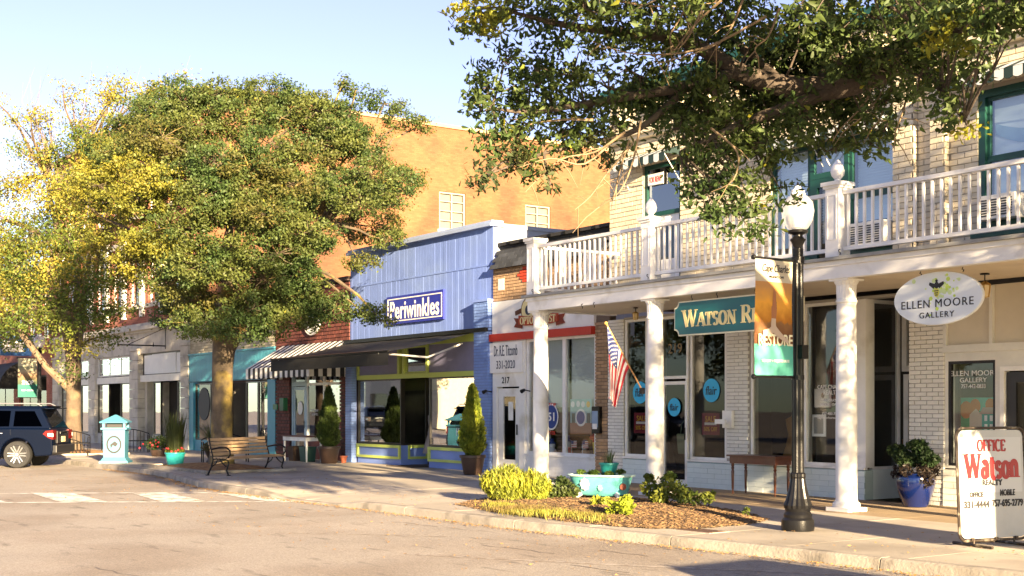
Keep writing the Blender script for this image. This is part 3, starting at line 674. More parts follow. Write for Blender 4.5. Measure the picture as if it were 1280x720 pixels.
# porch lights
def porch_lamp(x, y, s, label):
    t = thing('ceiling_light', label, 'light', (x, y, 3.62)); MB().lathe([(.06*s,-.02),(.06*s,0)], n=12).build('mount', BLACKM, t)
    MB().tube([(0,0,-.02),(0,0,-.12*s)], .008, 6).build('stem', BLACKM, t)
    BR = mat('aged_brass', (.45,.28,.08), .35, .1, metal=.8)
    MB().lathe([(.02*s,-.1*s),(.085*s,-.14*s),(.09*s,-.155*s)], n=6).build('cap', BR, t)
    MB().lathe([(.075*s,-.155*s),(.055*s,-.3*s),(.02*s,-.32*s)], n=6).build('lantern_glass', mat('amber_glass', (.65,.5,.25), .2, .05), t)
    m = MB(); [m.bar((.078*s*cos(k*pi/3),.078*s*sin(k*pi/3),-.15*s),(.056*s*cos(k*pi/3),.056*s*sin(k*pi/3),-.31*s),.01,.01) for k in range(6)]; m.build('cage', BR, t)
p = at(786,385,24); porch_lamp(-19.7, 16.7, .8, 'small brass ceiling lantern over the porch near the flag')
porch_lamp(W(1231,16.8), 16.8, 1.15, 'brass hanging lantern on the porch ceiling beside the oval gallery sign')
# ============================================================= OPTOMETRIST SHOP
SX0, SX1 = W(616.5), W(744.5)
op = thing('optometrist_shop', 'narrow one-storey optometrist shop with tan brick top, white sign board and red band', 'building', ((SX0+SX1)/2, WALL, 0), world=True)
m = MB(); wall_boxes(m, SX0, SX1, 3.4, 5.1, WALL+.02, WALL+.25, []); m.build('wall', TM, op)
B1 = Bricks(op, TB, .21, .076, .013, limit=300); B1.panel(SX0+.02, XL-.02, 4.24, 5.02, WALL+.0); B1.done()
MB().box(SX1, XL-.02, WALL+.02, WALL+.2, 3.5, 5.1).build('wall', TM, op)
m = MB(); m.box(SX0+.25, SX0+.5, WALL-.02, WALL+.0, 4.5, 4.78); m.build('vent', WHITE2, op)
RB = mat('red_brick_accent', (.5,.05,.02), .8, .1, rnd=.2)
for r, c in ((0,0),(1,-.5),(1,.5),(2,-1),(2,1),(2,0),(3,-.5),(3,.5),(4,0)):
    cx = W(659)-.06+c*.21; MB().box(cx-.1, cx+.1, WALL-.03, WALL-.0, 4.62+r*.076, 4.62+r*.076+.062).build('accent_brick', RB, op)
SH = mat('slate_shingle', (.045,.05,.06), .7, .25, rnd=.45)
rk = random.Random(3)
for r in range(5):
    n = 13; w = (XL-SX0-.15)/n
    for i in range(n):
        a = SX0+.05+i*w+(w/2 if r%2 else 0); z0 = 5.02+r*.09; y0 = WALL-.16+r*.045
        MB().add([(a,y0,z0),(a+w-.012,y0,z0),(a+w-.012,y0+.05,z0+.11),(a,y0+.05,z0+.11),(a,y0+.02,z0-.004),(a+w-.012,y0+.02,z0-.004),(a+w-.012,y0+.07,z0+.1),(a,y0+.07,z0+.1)], [(0,1,2,3),(4,5,1,0),(0,3,7,4),(1,5,6,2)]).build('shingle', SH, op)
m = MB(); m.box(SX0+.03, XL-.02, WALL+.2, WALL+.3, 5.1, 5.62); m.box(SX0+.03, XL-.02, WALL+.12, WALL+.36, 5.62, 5.7); m.build('parapet', mat('black_coping', (.02,.02,.022), .8, .2), op)
for i in range(16): MB().box(SX0+.2+i*.28, SX0+.3+i*.28, WALL+.1, WALL+.12, 5.63, 5.69).build('coping_bolt', BLACKM, op) if i % 2 else None
m = MB(); m.box(SX0+.03, SX1, WALL-.05, WALL+.02, 3.42, 4.22); m.build('sign_board', WHITE, op)
m = MB(); m.box(SX0, SX1, WALL-.13, WALL+.02, 3.24, 3.42); m.build('red_band', RED, op)
m = MB(); wall_boxes(m, SX0+.02, W(657), 0, 3.24, WALL-.03, WALL+.15, [(W(622), W(650), 0, 2.12)]); m.box(W(657)-.1, W(657), WALL+.15, WALL+.75, 0, 3.24); m.build('door_surround', WHITE, op)
db = MB().box(W(615.5), W(657)-.03, WALL-.09, WALL-.03, 2.46, 3.2).build('name_board', WHITE, op); 
s = (W(615.5)+W(657))/2; NAVY = mat('navy_ink', (.02,.03,.06), .6, 0)
text('Dr. R.E. Titcomb', s, WALL-.093, 3.0, .26, 1.0, NAVY, db); text('331-2020', s, WALL-.093, 2.66, .2, .8, NAVY, db)
text('217', W(633.5), WALL-.034, 2.28, .16, .33, INK, op, bold=.02)
glazed_door(op, W(622)+.02, W(650)-.02, 2.08, WALL+.02, WHITE, GLASSD, .2)
MB().box(W(634), W(640), WALL+.034, WALL+.036, 1.3, 1.75).build('notice', WHITE, op)
for px, py in ((616,490),(664,489)):   # little spot lights
    m = MB(); z = H(px,py); m.tube([(W(px),WALL-.03,z),(W(px),WALL-.2,z+.03)], .015, 6); m.tube([(W(px),WALL-.2,z+.03),(W(px)+.02,WALL-.3,z-.01)], [.035,.05], 10); m.build('spot_light', BLACKM, op)
a, b = W(657), W(743)
m = MB(); m.box(a, SX1, WALL+.0, WALL+.3, 0, .47); m.box(a, SX1, WALL-.04, WALL+.06, .47, .51); m.build('base_wall', WHITE, op)
for i in range(6): MB().box(a, SX1, WALL-.012, WALL, .02+i*.075, .085+i*.075).build('clapboard', WHITE, op)
window(op, a+.02, W(702)+.05, .51, 3.24, WALL+.03, WHITE, GLASS, .06); window(op, W(702)+.05, SX1-.02, .51, 3.24, WALL+.03, WHITE, GLASS, .06)
bm = mat('grey_blind', (.52,.56,.56), .7, .04)
blind(op, a+.1, W(702), 1.62, 3.2, WALL+.2, step=.035, mt=bm); blind(op, W(702)+.12, SX1-.1, 1.62, 3.2, WALL+.2, step=.035, mt=bm)
room(op, SX0+.1, SX1-.02, WALL+.8, WALL+3.5, 0, 3.24, DARK, INTF)
MB().box(a+.02, SX1-.05, WALL+.3, WALL+.8, .3, .42).build('display_shelf', mat('red_cloth', (.35,.01,.05), .8), op)
# stickers in the window
q = MB(); q.M = Matrix.Translation((W(687), WALL+.055, H(687,521))) @ Matrix.Rotation(pi/2, 4, 'X'); q.lathe([(.27,0),(.27,.004)], n=32, sy=1.15); ds = q.build('round_sticker', WHITE, op)
q = MB(); q.M = Matrix.Translation((W(687), WALL+.05, H(687,521))) @ Matrix.Rotation(pi/2, 4, 'X'); q.lathe([(.235,0),(.235,.004)], n=32, sy=1.15); q.build('sticker_disc', mat('navy_print', (.02,.05,.22), .6, 0), ds)
text('51', W(687), WALL+.042, H(687,521), .2, .26, WHITE, ds, bold=.02)
text('STOP', W(687), WALL+.05, H(687,506), .09, .36, RED, op, bold=.02); text('EYES', W(687), WALL+.05, H(687,541), .09, .3, RED, op, bold=.02)
s, z = W(722), H(722,522)
p = MB().box(s-.4, s+.4, WALL+.1, WALL+.106, z-.38, z+.42).build('painted_poster', mat('poster_teal', (.30,.50,.48), .6), op)
MB().box(s-.4, s+.4, WALL+.096, WALL+.1, z-.38, z-.12).build('poster_ground', mat('poster_brown', (.28,.12,.06), .6), p)
for dx, dz, r, c in ((-.3,.3,.07,'white_paint'),(-.1,.31,.07,'white_paint'),(.08,.3,.07,'white_paint'),(.27,.3,.07,'yellow_print'),(0,-.0,.2,'white_paint')):
    q = MB(); q.M = Matrix.Translation((s+dx, WALL+.094, z+dz)) @ Matrix.Rotation(pi/2, 4, 'X'); q.lathe([(r,0),(r,.002)], n=18); q.build('poster_dot', MATS[c], p)
q = MB(); q.M = Matrix.Translation((s, WALL+.088, z)) @ Matrix.Rotation(pi/2, 4, 'X'); q.lathe([(.15,0),(.15,.002)], n=20); q.build('poster_ring', MATS['navy_print'], p)
for dx in (-.28,.28): MB().box(s+dx-.06, s+dx+.06, WALL+.09, WALL+.094, z-.12, z+.1).build('poster_tree', GREEND, p)
# things standing on the display shelf
t = thing('display_vase', 'yellow ribbed vase of red flowers in the optometrist window', 'vase', (W(727), WALL+.5, .42))
MB().lathe([(.09,0),(.12,.12),(.15,.38),(.14,.4)], n=20).build('vase', mat('yellow_glaze', (.8,.55,.03), .3), t, smooth=True)
m = MB(); [m.sphere((random.uniform(-.18,.18), random.uniform(-.1,.1), .48+random.uniform(-.06,.12)), .055, 4) for _ in range(14)]; m.build('flowers', mat('red_petals', (.5,.01,.03), .7), t)
def toy(px, label, c, sc=1):
    t = thing('window_ornament', label, 'ornament', (W(px), WALL+.45, .42)); MB().lathe([(.12*sc,0),(.13*sc,.06*sc),(.09*sc,.2*sc),(.05*sc,.22*sc)], n=12).build('body', MATS[c], t, smooth=True)
    MB().sphere((0,0,.28*sc), .08*sc, 6).build('head', MATS['white_paint'], t); MB().lathe([(.1*sc,.33*sc),(.05*sc,.38*sc),(.05*sc,.45*sc)], n=10).build('hat', MATS['navy_print'], t)
toy(671, 'small figure in a navy hat at the left end of the optometrist window', 'white_paint'); toy(690, 'red round figure behind the fifty-one sticker in the optometrist window', 'red_paint', 1.2); toy(712, 'brown figure in the optometrist window left of the yellow vase', 'tan_brick'); toy(739, 'white figure in the right corner of the optometrist window', 'white_paint', 1.1)
def miniflag(px, lab):
    t = thing('small_flag', lab, 'flag', (W(px), WALL+.33, .42)); MB().tube([(0,0,0),(0,0,.42)], .006, 5).build('stick', MATS['white_paint'], t)
    f = MB(); [f.box(0,.2,-.003,.003,.26+i*.02,.28+i*.02, i%2) for i in range(8)]; f = f.build('cloth', [MATS['red_paint'], MATS['white_paint']], t); MB().box(0,.09,-.005,.005,.35,.42).build('canton', MATS['navy_print'], f)
miniflag(700, 'small striped flag beside the window mullion'); miniflag(714, 'small striped flag left of the yellow vase'); miniflag(731, 'small striped flag right of the yellow vase')

# eyeglass emblem sign
es = thing('optometrist_sign', 'pair of round spectacle lenses over a red ribbon reading OPTOMETRIST on the white board', 'sign', (W(677), WALL-.05, 3.83), world=True)
sx = W(677)
BROWN = mat('brown_print', (.10,.035,.02), .5); CRM = mat('cream_print', (.72,.62,.32), .5)
for dx in (-.42, .42):
    for r, y, mt, n in ((.31, -.03, BROWN, 'rim'), (.275, -.037, CRM, 'lens'), (.12, -.044, NAVY, 'pupil')):
        q = MB(); q.M = Matrix.Translation((sx+dx, WALL-.05, 3.93)) @ Matrix.Rotation(pi/2, 4, 'X'); q.lathe([(r,0),(r,-y)], n=32); q.build(n, mt, es)
MB().prism([(sx-.12,3.98),(sx+.12,3.98),(sx+.1,4.03),(sx-.1,4.03)], WALL-.08, WALL-.05).build('bridge', BROWN, es)
for k in (-1,1): MB().prism([(sx+k*.7,4.0),(sx+k*1.0,3.93),(sx+k*.98,3.83),(sx+k*.72,3.88)], WALL-.07, WALL-.05).build('temple', BROWN, es)
RIB = mat('ribbon_red', (.35,.05,.02), .5)
pts = [(sx-.78,3.60),(sx-.5,3.56),(sx,3.545),(sx+.5,3.56),(sx+.78,3.60),(sx+.78,3.82),(sx+.5,3.785),(sx,3.77),(sx-.5,3.785),(sx-.78,3.82)]
MB().prism(pts, WALL-.12, WALL-.09).build('ribbon', RIB, es)
for k in (-1,1): MB().prism([(sx+k*.68,3.5),(sx+k*1.02,3.55),(sx+k*.92,3.65),(sx+k*1.02,3.77),(sx+k*.68,3.74)], WALL-.09, WALL-.075).build('ribbon_tail', mat('ribbon_dark', (.18,.025,.012), .5), es)
serif('OPTOMETRIST', sx, WALL-.122, 3.68, .17, 1.42, CRM, es, thick=.2, thin=.1)

# ============================================================= BLUE SHOP
BLUE = mat('periwinkle_paint', (.165,.25,.60), .55, .10, 1.2, .1, 25, rnd=.025, col2=(.19,.28,.60), c2s=.9, c2w=.55)
BLUEB = mat('periwinkle_brick', (.18,.29,.62), .55, .06, 2, .15, 30, rnd=.08); BLUEM = mat('blue_joint', (.16,.2,.42), .7)
LIME = mat('lime_green_trim', (.46,.56,.13), .5, .06)
A0, A1 = W(437.5), W(616)
pw = thing('blue_shop', 'periwinkle blue shop with board cladding, lime green window trim and blue sign', 'building', ((A0+A1)/2, WALL, 0), world=True)
m = MB(); m.box(A0, A1, WALL+.03, WALL+.25, 3.45, 6.1); m.build('wall', BLUEM, pw)
n = 52; w = (A1-A0)/n
for z0, z1 in ((4.27, 5.16), (5.19, 6.12)):
    for i in range(n):
        a = A0+i*w; MB().box(a+.004, a+w-.004, WALL+.012+random.uniform(-.002,.002), WALL+.03, z0 if z0 > 5 else 3.5, z1).build('cladding_board', BLUE, pw)
MB().box(A0, A1, WALL, WALL+.03, 5.155, 5.195).build('seam_batten', BLUE, pw)
m = MB(); m.box(A0-.05, A1+.06, WALL-.12, WALL+.3, 6.12, 6.2); m.box(A0-.05, A1+.03, WALL-.06, WALL+.3, 6.2, 6.27); m.build('cornice', mat('pale_blue_trim', (.30,.37,.55), .5), pw)
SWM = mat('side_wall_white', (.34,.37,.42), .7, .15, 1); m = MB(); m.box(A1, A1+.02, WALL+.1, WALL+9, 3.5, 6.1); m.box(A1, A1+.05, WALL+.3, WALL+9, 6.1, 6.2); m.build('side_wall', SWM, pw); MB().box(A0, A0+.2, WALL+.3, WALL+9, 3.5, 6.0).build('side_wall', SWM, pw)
MB().box(A0, A1, WALL+.3, WALL+9, 5.3, 5.4).build('roof', MATS['roof_felt'], pw)
BB = Bricks(pw, BLUEB, .22, .075, .012)
pr = (W(598.5), A1); pl = (A0, W(445))
for a, b, zt in ((pr[0], pr[1], 4.25), (pl[0], pl[1], 3.5)):
    MB().box(a+.012, b-.012, WALL-.14, WALL+.03, .0, zt).build('pilaster', BLUEM, pw)
    BB.panel(a, b, 0, zt, WALL-.14); BB.panel(WALL-.14, WALL+.0, 0, zt, b-.012, face='x')
BB.done()
MB().box(pr[0]-.02, pr[1]+.03, WALL-.18, WALL+.0, 4.25, 4.31).build('pilaster_cap', BLUE, pw)
MB().box(A0, A1, WALL-.22, WALL+.0, 3.5, 3.6).build('awning_box', BLACKM, pw)
# storefront
L0, L1, R0, R1 = W(446), W(500), W(535), W(598)
m = MB(); m.box(L0, R1, WALL+.0, WALL+.1, 2.42, 2.55); m.box(L0, R1, WALL+.0, WALL+.1, 3.3, 3.5)
for s in (L0+.03, W(498)-.03, W(503.5), W(533), R1-.07): m.box(s-.05, s+.05, WALL+.0, WALL+.1, 2.55, 3.3)
m.build('transom_frame', LIME, pw)
for a, b in ((L0+.08, W(498)-.08), (W(533)+.05, R1-.12)): MB().box(a, b, WALL+.05, WALL+.09, 2.55, 3.3).build('transom_panel', mat('mauve_panel', (.22,.22,.36), .6), pw)
window(pw, W(503.5)+.05, W(533)-.05, 2.56, 3.29, WALL+.04, LIME, GLASSR, .04)
for a, b in ((L0, L1), (R0, R1-.02)):
    window(pw, a, b, .58, 2.42, WALL+.03, mat('dark_bronze_frame', (.03,.025,.02), .4), GLASSR, .045)
    MB().box(a, b, WALL+.03, WALL+.25, 0, .56).build('base_wall', BLUE, pw)
    m = MB(); m.box(a, b, WALL-.02, WALL+.03, .48, .56); m.box(a, b, WALL-.02, WALL+.03, .17, .24); m.box(a, a+.09, WALL-.02, WALL+.03, .24, .48); m.box(b-.09, b, WALL-.02, WALL+.03, .24, .48); m.build('base_trim', LIME, pw)
# entry recess seen from the right: return with its display pane, door at the back
m = MB(); m.box(L1-.2, L1, WALL+.25, 18.65, 0, .56); m.build('base_wall', BLUE, pw)
m = MB(); m.box(L1, L1+.03, WALL+.25, 18.65, .48, .56); m.box(L1, L1+.03, WALL+.25, 18.65, .17, .24); m.box(L1, L1+.03, WALL+.25, WALL+.31, .24, .48); m.box(L1,L1+.03,18.58,18.65,.24,.48); m.build('base_trim', LIME, pw)
m = MB(); m.box(L1-.06, L1, WALL+.1, WALL+.16, .56, 2.42); m.box(L1-.06, L1, 18.59, 18.65, .56, 2.42); m.box(L1-.06, L1, WALL+.16, 18.59, .56, .6); w_ = m.build('window', MATS['dark_bronze_frame'], pw); MB().box(L1-.04, L1-.032, WALL+.16, 18.59, .6, 2.42).build('pane', GLASS, w_)
m = MB(); m.box(L1, R0, 18.7, 18.78, 2.1, 2.5); m.build('door_head', LIME, pw); glazed_door(pw, L1+.05, R0-.05, 2.08, 18.7, MATS['dark_bronze_frame'], GLASSD, .1)
MB().box(L1+.1, R0-.1, WALL-.5, WALL+.3, .004, .02).build('door_mat', mat('brown_mat', (.05,.03,.02), .95), pw)
room(pw, A0+.2, A1-.2, WALL+.35, WALL+4, 0, 3.4, DARK, INTF)
text('HOME', W(575), WALL+.05, H(575,540), .2, .5, WHITE, pw); text('& GIFTS', W(578), WALL+.05, H(578,554), .13, .45, WHITE, pw)
# retractable black awning
BA = mat('black_awning_cloth', (.007,.007,.008), .8, .25, 1.5, .15, 10)
x0, x1 = A0+.05, W(596); yb, yf, zb, zf = WALL-.12, 15.2, 3.5, 2.98
m = MB(); ns = 12; vs = []
for i in range(ns+1):
    x = x0+(x1-x0)*i/ns
    for j in range(5):
        t = j/4; vs.append((x, yb+(yf-yb)*t, zb+(zf-zb)*t-.05*sin(pi*t)+.008*sin(i*2.1+j)))
m.add(vs, [(i*5+j, i*5+j+1, i*5+j+6, i*5+j+5) for i in range(ns) for j in range(4)])
vs = []
for i in range(ns*2+1):
    x = x0+(x1-x0)*i/(ns*2); vs += [(x, yf, zf+.01), (x, yf-.01+.012*sin(i*1.7), zf-.34)]
m.add(vs, [(2*i,2*i+1,2*i+3,2*i+2) for i in range(ns*2)])
aw = m.build('awning', BA, pw, smooth=True)
MB().tube([(x0,yf,zf),(x1,yf,zf)], .03, 8).build('awning_bar', BLACKM, aw)
m = MB()
for x in (x0+.5, x1-.5): m.tube([(x,yb,zb-.25),(x+.3,(yb+yf)/2,zf-.12),(x,yf,zf-.03)], .025, 6)
m.build('awning_arm', WHITE2, aw)
ps = thing('blue_shop_sign', 'dark blue framed sign reading Periwinkles on the blue boards', 'sign', ((W(485)+W(556))/2, WALL, 4.33))
NB = mat('sign_blue', (.02,.03,.30), .4, .05); h_ = .39; w2 = (W(556)-W(485))/2
MB().box(-w2, w2, -.05, .01, -h_, h_).build('board', NB, ps)
m = MB(); wall_boxes(m, -w2+.07, w2-.07, -h_+.07, h_-.07, -.056, -.05, [(-w2+.1, w2-.1, -h_+.1, h_-.1)]); m.build('border', WHITE, ps)
text('Periwinkles', 0, -.053, -.01, .5, w2*1.72, WHITE, ps, bold=.015, sp=1.08)

# ============================================================= DARK BRICK SHOP
DBK = mat('dark_red_brick', (.13,.035,.025), .75, .15, 2, .3, 30, rnd=.35); DBM = mat('dark_mortar', (.05,.03,.025), .9)
D0, D1 = W(345.5), A0
ds_ = thing('dark_brick_shop', 'dark red brick shop with black and white striped awning left of the blue shop', 'building', ((D0+D1)/2, WALL, 0), world=True)
m = MB(); wall_boxes(m, D0, D1, 0, 5.4, WALL+.02, WALL+.3, [(W(363), W(425.5), 0, 3.2)]); m.box(D0, D0+.2, WALL+.3, WALL+9, 0, 5.3); m.build('wall', DBM, ds_)
B2 = Bricks(ds_, DBK, .24, .11, .022, limit=300); B2.panel(D0, D1, 0, 5.35, WALL, [(W(363), W(425.5), 0, 3.2)], proud=.03); B2.done()
MB().box(D0-.04, D1, WALL-.1, WALL+.3, 5.4, 5.52).build('coping', mat('brown_coping', (.04,.025,.02), .8), ds_)
a, b, c = W(363.5), W(382), W(403)
TL = mat('pale_blue_door_paint', (.35,.48,.55), .5)
m = MB(); m.box(a, a+.1, WALL+.03, WALL+.15, 0, 3.15); m.box(b-.1, b, WALL+.03, WALL+.15, 0, 3.15); m.box(a+.1, b-.1, WALL+.03, WALL+.15, 2.3, 2.4); m.build('door_frame', TL, ds_)
window(ds_, a+.1, b-.1, 2.4, 3.15, WALL+.05, TL, GLASS, .04); glazed_door(ds_, a+.11, b-.11, 2.28, WALL+.05, TL, GLASS, .1)
q = MB(); q.M = Matrix.Translation(((a+b)/2+.05, WALL+.05, 1.6)) @ Matrix.Rotation(pi/2, 4, 'X'); q.lathe([(.18,0),(.18,.004)], n=24, sy=1.2); q.build('oval_sticker', WHITE, ds_)
for p, r in ((b, c), (c, W(425.5))):
    window(ds_, p, r, .6, 2.35, WALL+.04, WHITE, GLASSR if p == c else GLASS, .04); window(ds_, p, r, 2.35, 3.15, WALL+.042, WHITE, GLASSR, .04)
MB().box(b, W(425.5), WALL+.02, WALL+.2, 0, .6).build('base_wall', DBK, ds_)
room(ds_, D0+.25, D1-.05, WALL+.35, WALL+4, 0, 3.3, DARK, INTF)
text('BOUTIQUE', W(391), WALL+.06, 1.52, .07, .5, WHITE, ds_); text('& GIFTS', W(391), WALL+.06, 1.4, .07, .4, WHITE, ds_)
wl = MB(); wl.lathe([(.05,0),(.07,.05),(.07,.25),(.03,.32)], (W(378),WALL-.15,2.75), 8); wl.box(W(378)-.02,W(378)+.02,WALL-.12,WALL+.02,2.95,3.0); wl.build('wall_lantern', BLACKM, ds_)
# striped awning with side cheek
SW_ = mat('stripe_white', (.78,.77,.74), .8, .05); SB_ = mat('stripe_black', (.02,.02,.022), .8)
z0, z1, yf = 2.85, 3.62, 16.45; D0_ = D0+.55; n = 25; st = (D1-.05-D0_)/n; m = MB()
for i in range(n):
    xa, xb = D0_+i*st, D0_+(i+1)*st; k = i%2
    m.add([(xa,WALL-.02,z1),(xb,WALL-.02,z1),(xb,yf,z0),(xa,yf,z0),(xa,WALL-.02,z1-.012),(xb,WALL-.02,z1-.012),(xb,yf,z0-.012),(xa,yf,z0-.012)], [(0,3,2,1),(4,5,6,7)], k)
    m.prism([(xa,z0)]+[(xa+st*j/4, z0-.3-.04*sin(pi*j/4)) for j in range(5)]+[(xb,z0)], yf-.012, yf, 'y', k)
for xx in (D0_, D1-.05):
    nn = 9; dy = (WALL-.02-yf)/nn
    for i in range(nn):
        ya, yb2 = yf+i*dy, yf+(i+1)*dy; f = lambda y: z0+(z1-z0)*(y-yf)/(WALL-.02-yf)
        m.prism([(ya,z0-.32),(yb2,z0-.32),(yb2,f(yb2)),(ya,f(ya))], xx-.006, xx+.006, 'x', i%2)
m.build('striped_awning', [SW_, SB_], ds_)
se = thing('oval_seal_sign', 'white oval sign with a dark bird emblem on the dark brick above the striped awning', 'sign', (W(393), WALL-.06, H(393,401)))
q = MB(); q.M = Matrix.Rotation(pi/2, 4, 'X'); q.lathe([(.58,0),(.58,.05)], n=40, sy=.78); q.build('board', WHITE, se)
q = MB(); q.M = Matrix.Rotation(pi/2, 4, 'X'); q.lathe([(.5,.05),(.5,.056)], n=40, sy=.78); q.build('ring', mat('grey_ink', (.16,.17,.18), .6), se)
q = MB(); q.M = Matrix.Rotation(pi/2, 4, 'X'); q.lathe([(.47,.056),(.47,.06)], n=40, sy=.78); q.build('field', WHITE, se)
MB().prism([(-.3,.14),(-.12,.04),(0,.1),(.12,.04),(.3,.16),(.2,-.12),(.06,-.2),(-.06,-.2),(-.2,-.12)], -.068, -.06).build('bird_emblem', INK, se)

# ============================================================= TEAL SHOP
TEAL = mat('teal_paint', (.05,.27,.36), .5, .10, 2, .1, rnd=.08)
E0, E1 = W(238), W(345.5)
ts = thing('teal_shop', 'teal fronted shop with cream brick above, behind the big street tree', 'building', ((E0+E1)/2, WALL, 0), world=True)
m = MB(); m.box(E0, E1, WALL+.02, WALL+.3, 3.6, 5.3); m.build('wall', YM, ts)
B3 = Bricks(ts, mat('cream_brick', (.5,.45,.33), .8, .12, rnd=.2), .25, .10, .018, limit=300); B3.panel(E0, E1, 3.62, 5.25, WALL); B3.done()
MB().box(E0, E1, WALL-.08, WALL+.3, 5.3, 5.42).build('coping', MATS['brown_coping'], ts)
n = 30; w = (E1-E0)/n
for i in range(n): MB().box(E0+i*w+.006, E0+(i+1)*w-.006, WALL-.06, WALL-.02, 2.6, 3.58).build('fascia_panel', TEAL, ts)
MB().box(E0, E1, WALL-.02, WALL+.02, 2.56, 3.62).build('fascia_back', mat('teal_dark', (.03,.15,.2), .6), ts)
MB().box(E0, E1, WALL-.1, WALL-.02, 3.58, 3.64).build('fascia_cap', TEAL, ts)
for a, b in ((E0, W(243)), (W(336), E1)): MB().box(a, b, WALL-.05, WALL+.2, 0, 2.56).build('pilaster', TEAL, ts)
dk = MATS['dark_bronze_frame']
for a, b in ((W(243), W(262)), (W(262), W(284)), (W(306), W(321)), (W(321), W(336))):
    window(ts, a, b, .4, 2.52, WALL+.04, dk, GLASSR if a > -42.2 else GLASS, .05); MB().box(a, b, WALL+.0, WALL+.2, 0, .4).build('base_wall', TEAL, ts)
dr = MB().box(W(292), W(306), 18.5, 18.55, 0, 2.4).build('door', mat('dark_red_door', (.09,.02,.015), .4), ts); MB().box(W(292)-.9, W(292), 18.5, 18.55, 0, 2.5).build('entry_back', DARK, ts)
MB().box(W(284)-.1, W(284), WALL+.2, 18.5, .4, 2.5).build('return_pane', GLASS, ts)
room(ts, E0+.1, W(284)-.12, WALL+.3, WALL+4, 0, 2.56, INTW, INTF); room(ts, W(306), E1-.1, WALL+.3, WALL+4, 0, 2.56, DARK, INTF)
q = MB(); q.M = Matrix.Translation((W(262.5), WALL-.2, 1.75)) @ Matrix.Rotation(pi/2, 4, 'X'); q.lathe([(.55,0),(.55,.04)], n=28, sy=1.1); hs = q.build('hanging_disc', INK, ts)

# ============================================================= WHITE STONE FRONT (tall brick block)
ST = mat('pale_stone', (.52,.49,.43), .85, .15, 2, .3, 25, col2=(.33,.31,.28), c2s=1.2, c2w=.6)
OB = mat('orange_brick', (.20,.09,.038), .85, .22, .5, .4, 30, col2=(.125,.055,.025), c2s=.45, c2w=.58)
def brick_tex(m_, sc, c1, c2, mort, axis):
    n = m_.node_tree.nodes; L = m_.node_tree.links; b = n['Principled BSDF']; g = n.new('ShaderNodeNewGeometry'); sp = n.new('ShaderNodeSeparateXYZ'); L.new(g.outputs['Position'], sp.inputs[0])
    cb = n.new('ShaderNodeCombineXYZ'); L.new(sp.outputs[axis], cb.inputs[0]); L.new(sp.outputs[2], cb.inputs[1])
    br = n.new('ShaderNodeTexBrick'); br.inputs['Scale'].default_value = sc; br.inputs['Color1'].default_value = (*c1,1); br.inputs['Color2'].default_value = (*c2,1); br.inputs['Mortar'].default_value = (*mort,1)
    br.inputs['Mortar Size'].default_value = .018; br.inputs['Brick Width'].default_value = .5; br.inputs['Row Height'].default_value = .18; L.new(cb.outputs[0], br.inputs['Vector'])
    old = b.inputs['Base Color'].links[0].from_socket
    mx = n.new('ShaderNodeMix'); mx.data_type = 'RGBA'; mx.blend_type = 'MULTIPLY'; mx.inputs[0].default_value = 1; L.new(old, mx.inputs[6]); L.new(br.outputs[0], mx.inputs[7]); L.new(mx.outputs[2], b.inputs['Base Color'])
brick_tex(OB, 2.2, (1,1,1), (.78,.72,.66), (.85,.8,.72), 1)
RBW = mat('red_brick_front', (.27,.09,.06), .85, .2, 1, .4, 30, col2=(.36,.2,.16), c2s=.9, c2w=.6); brick_tex(RBW, 2.2, (1,1,1), (.75,.7,.66), (1.3,1.3,1.3), 0)
F0, F1 = W(68), E0
st = thing('tall_brick_block', 'tall orange brick block with pale stone shopfront and bare sunlit side wall', 'building', ((F0+F1)/2, WALL, 0), world=True)
TZ = 13.7
sh = [(28.85, 30.2, 9.3, 10.95), (33.4, 34.8, 9.2, 10.8)]
m = MB(); wall_boxes(m, WALL+.35, WALL+24, 0, TZ, 0, .3, [(a,b,c,d) for a,b,c,d in sh])
vs = [(F1-.3+y, x, z) for x, y, z in m.v]; m2 = MB(); m2.v = vs; m2.f = [f[::-1] for f in m.f]; m2.m = m.m; m2.build('side_wall', OB, st)
for a, b, c, d in sh:
    q = MB(); q.box(F1-.12, F1-.06, a, b, c, c+.08); q.box(F1-.12, F1-.06, a, b, d-.08, d); q.box(F1-.12, F1-.06, a, a+.08, c+.08, d-.08); q.box(F1-.12, F1-.06, b-.08, b, c+.08, d-.08)
    q.box(F1-.11,F1-.07,(a+b)/2-.03,(a+b)/2+.03,c+.08,d-.08); [q.box(F1-.105,F1-.075,a+.08,b-.08,c+(d-c)*k/4-.02,c+(d-c)*k/4+.02) for k in (1,2,3)]
    wq = q.build('window', mat('old_tan_window_frame', (.34,.29,.2), .7), st); MB().box(F1-.19, F1-.18, a+.0, b-.05, c+.05, d-.05).build('pane', mat('pale_board', (.15,.145,.12), .6), wq)
    MB().box(F1-.02, F1+.06, a-.1, b+.1, c-.12, c).build('window_sill', ST, st)
m = MB(); m.box(F1-.38, F1+.08, WALL-.1, WALL+24.1, TZ, TZ+.14); m.box(F0-.1, F1-.38, WALL-.1, WALL+.4, TZ, TZ+.14); m.build('coping', mat('tan_coping', (.42,.27,.15), .8), st)
MB().box(F0, F1-.3, WALL+.4, WALL+24, 12.9, 13.0).build('roof', MATS['roof_felt'], st)
